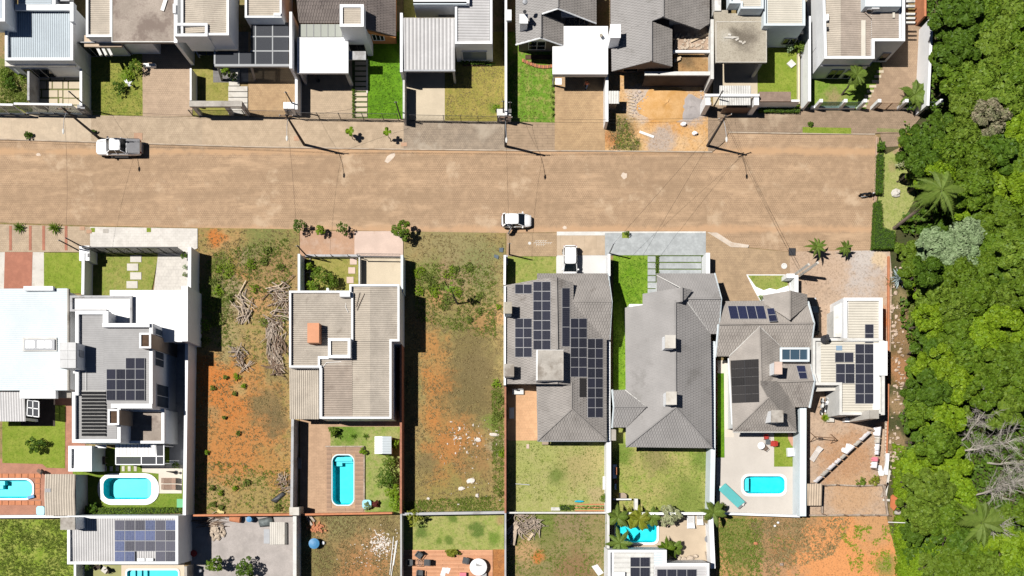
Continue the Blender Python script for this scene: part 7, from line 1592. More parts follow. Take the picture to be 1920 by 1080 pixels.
# ================================================================== THE DUSTY YARD
def washing(label,a_,b_,items,zl=1.7):
 t=thing('clothesline',label,'clothesline',a_);A,B=W(*a_,0),W(*b_,0);up=Vector((0,0,zl));d=(B-A).normalized();n_=Vector((-d.y,d.x,0))
 for p in(A,B):MB().tube([p,p+up+Vector((0,0,.1))],.05,6).build('post',wood,t)
 MB().tube([A+up,A.lerp(B,.5)+up-Vector((0,0,.05)),B+up],.012,4).build('line',steel,t)
 for k,(s0,s1,drop,mt,tilt)in enumerate(items):
  p,q=A.lerp(B,s0)+up,A.lerp(B,s1)+up;mb=MB();vs=[];nn=7
  for i in range(nn):
   r=p.lerp(q,i/(nn-1))
   for h,w in((-.0,.0),(.25,.12),(1,1)):vs.append(r+n_*tilt*w*(.9+.25*math.sin(i*1.9+k))-Vector((0,0,drop*h*(1+.04*math.sin(i*2+k)))))
  for i in range(nn):
   r=p.lerp(q,i/(nn-1));vs.append(r-n_*.16-Vector((0,0,drop*.25)))
  fs=[(i*3+h,i*3+3+h,i*3+4+h,i*3+1+h)for i in range(nn-1)for h in(0,1)]+[(i*3,nn*3+i,nn*3+i+1,i*3+3)for i in range(nn-1)]
  mb.add(vs,fs);o=mb.top('laundry',mt,'%s on the %s'%(('white garment','white towel','large white sheet','pale shirt','pink cloth','white cloth','pale towel','small white garment','white top','faded towel','white pillowcase','light shirt')[k%12],label.split(' with ')[0]+[', first from its lower end',', second from its lower end',', third from its lower end',', fourth from its lower end',', fifth from its lower end',', sixth from its lower end',', seventh from its lower end',', eighth from its lower end'][k%8]),'laundry');s_m=o.modifiers.new('thick','SOLIDIFY');s_m.thickness=.012
pal=cloth
washing('long slanting clothesline with white washing in the dusty yard',(1518,906),(1626,806),[(.02,.13,.7,cloth,.15),(.14,.24,.7,pale,.15),(.25,.36,.75,cloth,.15),(.37,.45,.7,cloth,.15),(.46,.53,.55,pale,.12),(.545,.685,.9,cloth,.6),(.7,.79,.6,pale,.15),(.8,.95,.6,cloth,.15)])
washing('upright clothesline with white and pink cloths near the brick kerb',(1632,879),(1640,800),[(.02,.16,.9,cloth,.35),(.17,.27,.6,pink,.5),(.33,.42,.6,cloth,.2),(.43,.58,.6,cloth,.25),(.6,.75,.7,pale,.3),(.77,.98,.8,cloth,.45)])
sw=thing('swing_frame','rusty swing frame with a seat in the dusty yard','swing',(1540,820));zf=1.9
for x,y in((1517,820),(1555,823)):
 for dy in(-9,9):MB().tube([W(x,y,0)+Vector((0,0,zf)),W(x+2,y+dy,0)+Vector((0,0,.05))],.04,6).build('leg',rustm,sw)
MB().tube([W(1517,820,0)+Vector((0,0,zf)),W(1555,823,0)+Vector((0,0,zf))],.045,6).build('top_bar',rustm,sw);MB().bx(1531,820,1539,825,.5,.55,0,0).build('seat',brownw,sw)
for x in(1532,1538):MB().tube([W(x,822,0)+Vector((0,0,.52)),W(x,821.5,0)+Vector((0,0,zf))],.012,4).build('chain',steel,sw)
lounger('white plastic sun lounger in the dusty yard',1528,851,1.0,M('lounger_plastic',(.6,.56,.53),.5,.05,2,8,0),1.9,.62,.35)
motorbike('pale dirt motorcycle leaning at the corner of the cream roofed house',W(1546,758,.1),1.35,white,'motorcycle',True);motorbike('dark framed motorcycle beside the pale dirt motorcycle',W(1538,763,.1),1.5,dirtyw,'motorcycle',True)
pt=thing('potted_plant','bright spiky plant in a terracotta pot by the motorcycles','potted plant',(1543,778));w0=W(1542,784,0);MB().lathe((w0.x,w0.y,.1),[(.2,0),(.3,.5),(.26,.5),(.05,.45)],12).build('pot',terra,pt)
me=frond_mb(.75,.02,.5,5,1,.9).mesh('leaf',lf_lime);mb=MB()
for i,(s,k)in enumerate(((0,.6),(.4,1),(1,.05))):mb.v+=[Vector((.62*s,-.05*k,.5*s-.25*s*s)),Vector((.62*s,.05*k,.5*s-.25*s*s))]
mb.f=[[0,1,3,2],[2,3,5,4]];mb.m=[0,0];me=mb.mesh('leaf',lf_lime)
for k in range(40):o=bpy.data.objects.new('leaf',me);COL.objects.link(o);o.parent=pt;o.location=Vector((w0.x,w0.y,.55))-pt.location;o.rotation_euler=(0,-.9*k/40,k*2.4);
MB().bx(1551,781,1564,791,.1,.6).top('stone_trough',pale,'pale square trough with dark hollow beside the potted plant','trough');MB().bx(1584,783,1596,791,.1,.8).top('washing_basin',white,'white basin under the back canopy of the cream house','basin')
for k in range(14):piece('kerb_stone',(1660.5-k*.12,768+k*6.4,1664.5-k*.12,773.2+k*6.4),.05,.35,stone_b)['kind']='structure'
lj=thing('pipe_trestle','white pipes and a white board leaning at the right of the dusty yard','pipes',(1655,875));MB().bar(W(1664,850,.5),W(1661,890,.4),.35,.3).build('pipe',white,lj);MB().bar(W(1663,860,.7),W(1655,892,.3),.14).build('pipe',pipe_w,lj);MB().slab([W(1644,872,.5),W(1653,873,.5),W(1657,892,.3),(W(1648,892,.3))],.06).build('board',white,lj)
cm=thing('compost_pen','small pen of low wooden rails below the dusty yard','pen',(1595,938))
for(a_,b_)in(((1542,910),(1567,909)),((1570,909),(1606,911)),((1608,911),(1656,909)),((1542,911),(1541,962)),((1516,966),(1548,966)),((1552,966),(1582,965)),((1585,966),(1612,965)),((1615,966),(1640,965)),((1643,965),(1664,966)),((1656,910),(1664,966))):MB().bar(W(*a_,.45),W(*b_,.4),.16,.3).build('rail',wood,cm)
for x,y in((1542,910),(1568,909),(1607,911),(1656,909),(1541,964),(1583,966),(1613,966),(1642,966),(1664,966)):MB().bx(x-1,y-1,x+1,y+1,.05,.9,0,0).build('post',wd3,cm)
ss=thing('small_shed','small shed with pale ribbed roof beside the wooden pen','shed',(1527,928));corr(ss,1513,907,1541,948,[(0,1.9),(1,1.7)],'v',.28,M('pale_wood_sheet',(.5,.4,.3),.85,.1,1,8,.1),.04,'roof')
for x,y in((1515,909),(1539,909),(1515,946),(1539,946)):MB().bx(x-1,y-1,x+1,y+1,.05,1.7,0,1.7).build('post',wood,ss)
for k,(a_,b_)in enumerate((((1668,882),(1660,930)),((1665,905),(1652,932)),((1655,937),(1668,938)))):MB().bar(W(*a_,.3),W(*b_,.3),.25,.12).top('plank',pale if k!=1 else wood,['long pale plank standing along the edge of the wood','dark plank crossing the wooden pen corner','short pale plank above the orange stump'][k],'plank')
st=thing('rusted_sheet','orange rust coloured sheet standing at the wood edge','metal sheet',(1676,938));MB().slab([W(1670,930,.5),W(1674,927,.7),W(1683,934,.8),W(1684,946,.7),W(1676,958,.5),(W(1669,950,.4))],.08).build('sheet',M('orange_rust',(.42,.13,.05),.8,.12,2,9,.1),st)
for k,(a_,b_,z0,z1,r)in enumerate((((1682,948),(1716,956),.2,3.8,.22),((1680,961),(1735,968),.2,4.6,.26))):MB().tube([W(*a_,z0),W((a_[0]+b_[0])/2,(a_[1]+b_[1])/2-2,(z0+z1)/2),W(*b_,z1)],[r,r*.85,r*.6],8).top('dead_log',palebark,['upper bare grey trunk reaching from the wooden pen into the wood','lower bare grey trunk reaching from the wooden pen into the wood'][k],'log')
MB().tube([W(1665,979,.4),W(1716,981,1.0)],.05,6).top('pole',pipe_w,'thin pale pole at the red soil edge of the wood','pole')
rs2=random.Random(3);mb=MB()
for k in range(150):
 y=rs2.uniform(500,905);x=1680+7*math.sin(y*.02)+rs2.gauss(0,7);mb.blob(W(x,y,.1),.08+.22*rs2.random()**2,.07+.2*rs2.random()**2,.1,k,6,4,.6)
o=mb.build('bank_rubble',M('pinkish_rubble',(.52,.38,.28),.9,.22,3,9,.2,col2=(.62,.5,.4)));o['kind']='stuff'
shrub('shrub','cactus-like yellow-green plants along the rail of the wooden pen','shrub',1640,901,12,1.0,lf_yel,110,.16,320);shrub('shrub','olive plants at the left along the rail of the wooden pen','shrub',1615,903,10,.9,lf_olive,111,.14,260)
# ================================================================== STREET THINGS
car('pickup','white double cab pickup with dusty grey bed cover parked at the kerb',None,W(228,281,.03),math.pi,car_w,L=5.25)
car('hatch','white hatchback with an open rear door on the street',None,W(968.5,417,.03),0,car_w,True,L=3.5,hw=.78)
car('suv','white car on the pale drive, nose under the grey tiled roof',None,W(1068,496,.1),-math.pi/2,car_w,L=4.1,hw=.84)
car('suv','black car mostly hidden under the eaves of the tan-grey tiled house',None,W(1515,596,.12),math.pi/2,car_k,L=4.5,hw=.9)
motorbike('black and white motorcycle parked at the end hedge of the street',W(1623,367,.03),0.06,car_k)
polem=M('dark_concrete_pole',(.07,.062,.058),.9,.2,1.5,9,.1);wire=M('black_wire',(.012,.012,.012),.7,.1,1,9,0)
POLES={}
def street_pole(label,x,y,h=8.5,arm=1,xarm=0.0,lamp=None):
 b=W(x,y,0);t=thing('utility_pole',label,'utility pole',tuple(b),None);MB().tube([b,b+Vector((0,0,h))],[.17,.1],9).build('shaft',polem,t)
 mb=MB();c=Vector((math.cos(xarm),math.sin(xarm),0));mb.bar(b+Vector((0,0,h-.35))-c*.8,b+Vector((0,0,h-.35))+c*.8,.09,.11);mb.bar(b+Vector((0,0,h-1.2))-c*.4,b+Vector((0,0,h-1.2))+c*.4,.08,.1);mb.build('cross_arm',wd3,t)
 for k in(-.7,0,.7):MB().lathe(tuple(b+c*k+Vector((0,0,h-.28))),[(.05,0),(.06,.1),(.02,.18)],8).build('insulator',dirtyw,t)
 e=b+Vector((.1,-2.3,h-.1));MB().tube([b+Vector((0,0,h-1.0)),b+Vector((.03,-1.1,h-.35)),e],.03,6).build('lamp_arm',steel,t)
 MB().blob(e+Vector((.0,-.22,.02)),.13,.32,.08,1,10,6,0).build('lamp_head',dirtyw,t)
 POLES[x]=b;return t
street_pole('dark utility pole with street lamp behind the white pickup',187,260);street_pole('dark utility pole with street lamp before the party wall meter pillar',571,272)
street_pole('dark utility pole with street lamp at the grey worn pavers',948,275);street_pole('dark utility pole with street lamp at the corner by the sand heap',1326,274,xarm=.35)
def post(label,x,y,h,mat=polem,lean=(0,0),r=.09,top=True):
 b=W(x,y,0);t=thing('service_post',label,'post',tuple(b));e=b+Vector((lean[0],lean[1],h));MB().tube([b,e],[r,r*.75],8).build('shaft',mat,t)
 mb=MB();mb.bar(e-Vector((.18,0,.15)),e+Vector((.18,0,-.15)),.05);mb.build('bracket',steel,t);return e
posts={}
for k,(x,y,h,lb)in enumerate(((170,207,5.0,'grey service post at the right end of the glass fence'),(556,208,5.0,'grey service post at the white party wall pillar'),(752,224,4.8,'thin service post at the corner of the vivid lawn'),(944,224,5.0,'service post at the pale pillar, on the olive lawn side'),(956,226,5.0,'service post at the pale pillar, on the green lawn side'),(154,473,5.2,'dark service post at the left of the white meter pillar corner'),(166,469,5.2,'dark service post at the black fence corner'),(577,482,5.0,'dark service post at the small front garden'),(955,478,5.0,'brown service post at the wall end of the solar house'),(1142,476,4.6,'slim pale service post at the grey stone forecourt'),(1335,206,5.0,'dark service post at the white ribbed canopy'))):
 posts[(x,y)]=post(lb,x,y,h,polem if k not in(9,)else steel)
tb=W(847,568,0);t=thing('bare_tree','leaning bare trunk with a tuft in the middle of the brown empty plot','tree',tuple(tb));top=tb+Vector((-.5,.9,4.2))
t0=W(858,570,0);MB().tube([t0,t0+Vector((-.3,.4,2.2)),t0+Vector((-.5,.9,4.6))],[.12,.09,.05],7).build('trunk',polem,t)
mb=MB();rq=random.Random(2)
for k in range(14):leafquad(mb,t0+Vector((-.5,.9,4.6))+Vector((rq.gauss(0,.25),rq.gauss(0,.25),rq.gauss(0,.1))),.45,Vector((0,0,1)),.6,rq)
mb.build('leaf_tuft',lf_olive,t)
def cable(label,p,q,sag=.5,r=.011):
 pts=[p.lerp(q,i/14)-Vector((0,0,sag*4*(i/14)*(1-i/14)))for i in range(15)];MB().tube(pts,r,4).top('power_cable',wire,label,'cable')
def ptop(x,dz=-.4):return POLES[x]+Vector((0,0,8.5+dz))
cable('thin cable from the pole behind the pickup to the black fence corner post',ptop(187),posts[(166,469)]);cable('thin cable crossing the street to the small front garden post',ptop(571),posts[(577,482)])
cable('thin cable crossing the street to the solar house post',ptop(948),posts[(955,478)]);cable('thin cable from the corner pole aslant to the slim pale post',ptop(1326),posts[(1142,476)])
cable('second thin cable from the corner pole, aslant to the grey stone forecourt',ptop(1326,-.9),W(1205,480,3.4));cable('thin cable from the corner pole to the stepped entrance wall',ptop(1326),W(1500,500,5.0));cable('second thin cable from the corner pole towards the green palms',ptop(1326,-.8),W(1497,505,5.0))
for a_,b_,z,lb in((187,571,-.35,'upper street cable between the two left poles'),(571,948,-.35,'upper street cable between the two middle poles'),(948,1326,-.35,'upper street cable between the two right poles'),(187,571,-1.2,'lower street cable between the two left poles'),(571,948,-1.2,'lower street cable between the two middle poles'),(948,1326,-1.2,'lower street cable between the two right poles')):cable(lb,ptop(a_,z),ptop(b_,z),.6,.012)
cable('street cable running out of the picture at the left',ptop(187,-.35),ptop(187,-.35)+Vector((-24,.8,0)),.6,.012)
for k,(a_,b_)in enumerate(((187,(170,207)),(571,(556,208)),(571,(752,224)),(948,(944,224)),(948,(956,226)),(1326,(1335,206)))):cable(['service cable to the post by the glass fence','service cable to the party wall post','long service cable to the vivid lawn post','service cable to the left post of the pale pillar','service cable to the right post of the pale pillar','service cable to the white ribbed canopy post'][k],ptop(a_,-.8),posts[b_],.25,.012)
def person(label,x,y,rz):
 b=W(x,y,.15);t=thing('person',label,'person',tuple(b))
 def skin(name,vs,es,rad,mat,root=0):
  me=bpy.data.meshes.new(name);me.from_pydata(vs,es,[]);me.materials.append(mat);o=bpy.data.objects.new(name,me);COL.objects.link(o);o.parent=t
  sk=o.modifiers.new('skin','SKIN');sk.use_smooth_shade=True;me.update()
  if not me.skin_vertices:me.attributes.new('tmp','FLOAT','POINT')
  if me.skin_vertices:
   for v,r in zip(me.skin_vertices[0].data,rad):v.radius=(r,r)
   me.skin_vertices[0].data[root].use_root=True
  sd=o.modifiers.new('sub','SUBSURF');sd.levels=1;sd.render_levels=1;return o
 skinm=M('skin_tone',(.5,.28,.19),.6,.05,3,9,0);shirt=M('orange_top',(.55,.17,.08),.9,.1,4,9,.05);jeans=M('blue_jeans',(.12,.2,.36),.9,.12,4,9,.05);hair=M('brown_hair',(.09,.045,.025),.7,.2,6,12,.1)
 mb=MB();T=lambda p,r,n=10:mb.tube(p,r,n)
 T([(0,0,.9),(0,0,1.05),(.01,0,1.2),(.01,0,1.36),(0,0,1.42)],[.15,.135,.15,.17,.08]);T([(0,0,1.38),(.02,0,1.52)],[.055,.05]);mb.blob((.035,0,1.61),.095,.075,.115,1,12,9,.02);mb.blob((.13,0,1.6),.02,.015,.02,1,6,4,0)
 for s,f,a in((1,.18,-.2),(-1,-.22,.22)):
  T([(0,s*.09,.92),(f*.45,s*.1,.5),(f-(.05 if f<0 else 0),s*.1,.07)],[.095,.062,.04]);T([(f-.04,s*.1,.04),(f+.14,s*.11,.035)],[.042,.03])
  T([(0,s*.17,1.36),(a*.35,s*.235,1.1),(a*.9+.04,s*.22,.87)],[.055,.042,.03])
  h=Vector((a*.9+.05,s*.22,.84));T([h,h+Vector((.01,0,-.08))],[.03,.035],8)
  for k in range(4):T([h+Vector((.02*(k-1.5)+.01,0,-.07)),h+Vector((.02*(k-1.5)+.025,-s*.012,-.13-.01*(k in(1,2)))),h+Vector((.02*(k-1.5)+.02,-s*.03,-.16-.012*(k in(1,2))))],[.011,.01,.008],6)
  T([h+Vector((.03,0,-.03)),h+Vector((.06,-s*.01,-.07)),h+Vector((.06,-s*.02,-.1))],[.012,.011,.009],6)
 o=bpy.data.objects.new('body',mb.mesh('body',skinm));COL.objects.link(o);o.parent=t
 rm=o.modifiers.new('fuse','REMESH');rm.mode='VOXEL';rm.voxel_size=.012;rm.use_smooth_shade=True
 def part(name,mat,fn,vox=.016):
  m2=MB();fn(m2);q=bpy.data.objects.new(name,m2.mesh(name,mat));COL.objects.link(q);q.parent=t;r_=q.modifiers.new('fuse','REMESH');r_.mode='VOXEL';r_.voxel_size=vox;r_.use_smooth_shade=True
 def sh(m2):
  m2.tube([(0,0,.93),(0,0,1.05),(.01,0,1.2),(.01,0,1.36),(0,0,1.43)],[.165,.15,.165,.185,.09],12)
  for s,a in((1,-.2),(-1,.22)):m2.tube([(0,s*.16,1.37),(a*.2,s*.21,1.22)],[.07,.062],8)
 def jn(m2):
  m2.tube([(0,0,.88),(0,0,.99)],[.165,.16],12)
  for s,f in((1,.18),(-1,-.22)):m2.tube([(0,s*.09,.93),(f*.45,s*.1,.5),(f-(.05 if f<0 else 0),s*.1,.1)],[.11,.078,.058],9)
 def hr(m2):m2.blob((.005,0,1.65),.105,.09,.1,2,12,8,.05);m2.blob((-.05,0,1.57),.07,.08,.12,3,10,7,.05)
 part('shirt',shirt,sh);part('jeans',jeans,jn);part('hair',hair,hr)
 for s,f in((1,.18),(-1,-.22)):MB().blob(b+Vector((f+.05,s*.105,.05)),.15,.055,.05,1,10,6,0).build('shoe',black,t)
 t.rotation_euler=(0,0,rz)
person('person in an orange top and blue jeans walking out of the white carport',1099,164,-2.2)
for k,(x,y,h_,n_,L_,lb)in enumerate(((663,262,1.5,5,.7,'young banana-like palm on the sidewalk, left of two'),(733,266,1.9,4,.6,'young banana-like palm on the sidewalk, right of two'))):
 w0=W(x,y,0);palm(lb,(w0.x,w0.y,.14),h_,n_,L_,lf_lime,130+k,(-.15,.35),.05,'young_palm',None,.3,.6,.6,'palm')
for k,(x,y,r,h_,m_,n_,lb)in enumerate(((562,423,13,2.0,lf_dark,420,'thin dark sapling at the corner of the orange plot'),(600,432,10,1.7,lf_lime,420,'small yellow-green tree before the reddish sidewalk'),(643,428,13,2.0,lf_dark,300,'sparse dark sapling before the reddish sidewalk'),(754,432,18,2.8,lf_mid,1700,'dense dark green street tree at the head of the brown empty plot'))):shrub('street_tree',lb,'tree',x,y,r,h_,m_,140+k,.17,n_)
for k,(x,y,h_,n_,L_,lb)in enumerate(((1519,472,2.2,10,1.45,'larger green palm at the edge of the dusty drive'),(1574,472,1.7,10,1.1,'smaller green palm at the edge of the dusty drive'))):
 w0=W(x,y,0);palm(lb,(w0.x,w0.y,.1),h_,n_,L_,lf_palm,150+k,(0,0),.1,'palm_tree',None,.24,.55,.5)
w0=W(1578,178,0);palm('palm with bright fronds and its star shadow on the corner house lawn',(w0.x,w0.y,.05),3.6,11,1.5,lf_palm,160,(.3,.6),.12,'palm_tree',None,.45,.55,.55);w0=W(1702,190,0)
palm('bushy green palm at the foot of the long white wall',(w0.x,w0.y,.07),1.6,18,2.0,lf_palm,161,(0,0),.12,'palm_tree',None,.5,.6,.75)
for k,(x,y,r,h_,m_,n_,lb)in enumerate(((222,165,13,1.2,lf_dark,520,'round dark bush on the sparse lawn'),(254,125,14,1.6,lf_mid,500,'leafy shrub at the garage corner of the sparse lawn'),(240,140,14,.9,lf_lime,260,'bright low shrub on the sparse lawn'),(18,157,13,1.1,lf_dark,420,'dark bush on the overgrown lawn'),(40,137,12,1.0,lf_lime,380,'bright bush on the overgrown lawn near the thin wall'),(5,140,14,1.2,lf_olive,400,'olive bush at the left edge of the overgrown lawn'),(53,254,8,.8,lf_dark,320,'small dark shrub on the leftmost sidewalk'),(176,247,5,.7,lf_dark,120,'little dark plant at the foot of the pole behind the pickup'),(604,524,24,2.4,lf_mid,1500,'large leafy shrub in the small front garden'),(580,500,9,1.5,lf_lime,300,'bright shrub beside the ladder-like edging, upper'),(583,536,10,1.6,lf_lime,320,'bright shrub beside the ladder-like edging, lower'),(625,528,14,1.6,lf_olive,450,'olive shrub at the right of the large leafy shrub'),(1520,232,6,.6,lf_dark,150,'small dark clump on the short grass strip'),(1700,300,10,1.4,lf_yel,320,'yellow-green shrub at the edge of the end green'),(1695,262,16,1.8,lf_yel,700,'bright yellow-green shrub at the corner of the wood'),(1690,305,11,1.2,lf_cream,280,'pale yellow shrub at the edge of the end green'),(1693,420,12,1.4,lf_mid,400,'green shrub by the foot of the tall palm trunk'))):shrub('shrub' if r<24 else 'shrub',lb,'shrub',x,y,r,h_,m_,170+k,.15,n_)
rosette('silver agave at the wood edge of the dusty drive',W(1683,523,.05),42,1.35,lf_agave,5,'agave','agave',.09);rosette('dry agave beside the silver agave',W(1668,530,.05),16,.9,lf_dry,6,'agave','agave',.07)
wb=thing('garden_ornament','white bird-like garden ornament on the sparse lawn beside the dark bush','ornament',(241,156))
for q in(((232,150,1.0),(240,155,1.1),(236,156,1.0)),((240,154,1.1),(248,152,1.0),(243,159,1.0)),((238,155,1.1),(247,161,.8),(241,162,.8)),((237,148,.9),(240,155,1.1),(235,153,1.0))):MB().slab([W(*p)for p in q],.03).build('feather',white,wb)
MB().tube([W(241,156,.05),W(240,155,1.1)],.05,6).build('stem',dirtyw,wb)
hedge('clipped hedge block at the head of the street end',[(1649,265),(1660,265),(1660,280),(1649,280)],1.0,lf_hedge);hedge('long clipped hedge strip at the street end, above the motorcycle',[(1647,287),(1658,287),(1656,362),(1645,362)],1.0,lf_hedge,.1,170);hedge('long clipped hedge strip at the street end, below the motorcycle',[(1643,376),(1654,375),(1656,425),(1680,432),(1679,466),(1638,466)],1.1,lf_hedge,.1,170)
MB().blob(W(1680,362,.2),.55,.45,.3,7,8,6,.5).top('boulder',pale,'pale boulder on the green at the street end','boulder');kerb2=MB().bar(W(1643.5,258,.1),W(1637,470,.1),.14,.2).build('kerb',M('kerb_reddish',(.45,.32,.24),.9,.15,1,9,.1));kerb2['kind']='structure'
mr=MB();mr.lathe(tuple(W(1470,499,.13)),[(.34,0),(.34,.08),(.2,.08),(.2,.02),(.05,.02)],22);mr.top('manhole_ring',dirtyw,'white manhole ring on the tan paved drive','manhole')
o=piece('drain_grate',(1479,465,1492,479),.13,.2,dark_m);o['kind']='structure'
for q in((251,249,267,262),(752,267,763,274),(551,255,561,264)):piece('manhole_cover',q,.14,.17,conc_r)['kind']='structure'
mb=MB()
for r_ in range(3):
 n_=(5,8,4)[r_]
 for k in range(n_):x0=1001+(3-n_/2.7)*3+k*4.4;y0=451+r_*3.6;mb.bx(x0,y0,x0+3.4,y0+.55,.131,.134,0,.13);mb.bx(x0,y0,x0+.55,y0+3.2,.131,.1345,0,.13)
mb.lathe(tuple(W(993,456,.131)),[(.18,0),(.18,.003)],14);o=mb.build('chalk_drawing',dirtyw);o['kind']='structure'
dv=thing('vent_box','upper dark blue flap lying on the brown empty plot','flap',(939,469));MB().pp([(936,465),(944,464),(943,473),(936,472)],.1,.16).build('flap',M('slate_blue',(.09,.12,.15),.7,.1,2,9,0),dv);MB().pp([(927,477),(935,479),(934,486),(926,482)],.1,.16).top('flap',MC['slate_blue'],'lower dark blue flap lying on the brown empty plot','flap')
def mark(pts,mat,z=.024):MB().pp(pts,.0205,z,0,0).build('street_mark',mat)['kind']='structure'
def splat(x,y,rx,ry,seed,n=22):return[(x+rx*math.cos(a)*(1+.45*noise.noise(Vector((math.cos(a)*1.5,math.sin(a)*1.5,seed)))),y+ry*math.sin(a)*(1+.45*noise.noise(Vector((math.cos(a)*1.5,math.sin(a)*1.5,seed+9)))))for a in(6.283*k/n for k in range(n))]
lime=M('lime_dust',(.6,.5,.41),.95,.12,2,8,0)
for k,(x,y,rx,ry)in enumerate(((1171,329,6,6),(1059,427,4,3),(72,290,4,3))):mark(splat(x,y,rx,ry,k),lime)
mark([(721,303),(726,293),(734,288),(740,287),(741,292),(733,301),(727,306)],lime)
# ================================================================== WEEDS AND GRASS (countless blades)
tufts('weeds',[(368,432),(558,432),(556,960),(366,960)],3600,.17,lf_dry,1,.04)
tufts('weeds',[(385,480),(545,440),(548,700),(385,640)],1500,.2,lf_weed,2,.04,lambda x,y:1.2 if(x<440 or y<560)else .5)
tufts('weeds',[(368,860),(556,880),(550,960),(366,960)],500,.2,lf_weed,3,.04)
tufts('weeds',[(760,440),(944,440),(944,960),(760,960)],4200,.17,lf_dry,4,.04)
tufts('weeds',[(775,495),(930,500),(930,640),(780,600)],1100,.22,lf_weed,5,.04)
tufts('weeds',[(922,730),(944,730),(944,960),(760,960),(760,940),(925,930)],1300,.22,lf_weed,6,.04)
tufts('weeds',[(566,968),(750,968),(750,1085),(566,1085)],2000,.18,lf_dry,7,.04);tufts('weeds',[(952,966),(1138,966),(1138,1085),(952,1085)],1300,.15,lf_weed,8,.04);tufts('weeds',[(1345,970),(1480,975),(1500,1085),(1345,1085)],1500,.19,lf_weed,9,.04,lambda x,y:1.3 if x<1430 else .4);tufts('weeds',[(1400,972),(1600,972),(1560,1040),(1440,1085)],1600,.2,lf_dry,10,.04)
tufts('weeds',[(1570,985),(1680,985),(1690,1085),(1600,1085)],700,.17,lf_lime,11,.04,lambda x,y:1 if noise.noise(Vector((x*.06,y*.06,0)))>.02 else .05);tufts('weeds',[(0,975),(130,975),(138,1085),(0,1085)],2600,.16,lf_weed,12,.05)
tufts('weeds',[(1150,215),(1172,222),(1180,245),(1200,270),(1190,282),(1150,280),(1158,250)],150,.2,lf_weed,13,.13);tufts('weeds',[(1140,228),(1175,222),(1200,262),(1196,282),(1140,282)],200,.2,lf_dry,15,.13);tufts('weeds',[(2,125),(50,125),(50,205),(2,205)],700,.2,lf_weed,14,.04)
for k,(q,n_,m_,z_)in enumerate((([(169,120),(267,120),(267,216),(169,216)],800,lf_weed,.05),([(836,110),(944,110),(944,226),(836,226)],1300,lf_dry,.05),([(953,120),(1036,120),(1036,229),(953,229)],900,lf_weed,.05),([(953,830),(1134,830),(1134,940),(953,940)],1300,lf_weed,.06),([(1150,842),(1330,842),(1330,955),(1150,955)],1500,lf_weed,.06),([(692,105),(752,105),(752,220),(692,220)],700,lf_hedge,.06),([(1152,482),(1212,482),(1212,576),(1172,576),(1172,725),(1152,725)],900,lf_hedge,.08))):tufts('grass',q,n_,.1,m_,30+k,z_,None,4)
for k,(x,y,r)in enumerate(((424,503,20),(402,528,15),(422,708,5),(443,707,7),(399,727,6),(439,738,5),(457,724,5),(446,812,5),(420,783,4),(440,915,6),(462,905,8),(398,915,6),(414,925,6),(400,946,7),(414,951,6),(388,848,5),(530,595,10),(520,952,9),(470,495,11),(495,490,10),(525,500,9),(380,610,16),(395,575,14),(408,600,14),(410,545,12),(430,560,10),(500,470,10),(476,540,10),(495,605,10),(385,640,12))):
 shrub('weed_clump',('small ' if r<7 else 'broad ' if r>11 else '')+('pale' if k%3 else 'bright')+' weed clump in the orange plot, %s'%('near the white wall' if x<415 else 'in the middle' if x<480 else 'by the beige roof')+(', near the street' if y<520 else ', among the timber' if y<660 else ', on bare soil' if y<830 else ', at the far end'),'weed',x,y,r,.5,lf_weed if k%3 else lf_lime,300+k,.14,60+r*16,'weed clumps of the orange empty plot')
for k,(x,y,r)in enumerate(((784,510,13),(800,520,12),(810,535,13),(842,512,15),(855,505,8),(862,527,8),(815,545,14),(832,535,10),(840,560,13),(858,548,12),(878,500,9),(898,584,7),(935,575,6),(880,598,8),(835,572,12),(930,720,10),(938,750,10),(935,780,11),(940,850,9),(938,925,8),(900,555,10),(785,545,11))):
 shrub('weed_clump',('small ' if r<9 else 'broad ' if r>12 else '')+('pale' if k%3 else 'bright')+' weed clump in the brown plot, %s'%('by the blue-white wall' if x<810 else 'in the middle' if x<890 else 'by the solar house')+(', in the green part' if y<565 else ', below the bare trunk' if y<650 else ', along the wall' if y<800 else ', at the rubble end'),'weed',x,y,r,.45,lf_weed if k%3 else lf_lime,340+k,.14,60+r*14,'weed clumps of the brown empty plot')
mb=MB()
for k in range(80):
 x,y=(rs.gauss(872,22),rs.gauss(815,14))if k<60 else(rs.gauss(878,24),rs.gauss(885,36));mb.blob(W(x,y,.06),.04+.15*rs.random()**2,.04+.13*rs.random()**2,.07,k,6,4,.6)
o=mb.build('white_rubble',stone);o['kind']='stuff'
for k,(x,y,a_,b_)in enumerate(((884,902,.5,.3),(866,916,.4,.22),(896,824,.35,.25),(803,935,.2,.16),(926,815,.6,.25),(895,929,.22,.25))):MB().blob(W(x,y,.1),a_,b_,.14,k,8,5,.6).top('rubble_slab',stone,['large white slab of rubble in the lower brown plot','white slab of rubble left below the largest one','white slab at the upper rubble field of the brown plot','lone white stone at the lower left of the brown plot','white rubble at the wall of the solar house patio','small white slab near the back wall of the brown plot'][k],'rubble')
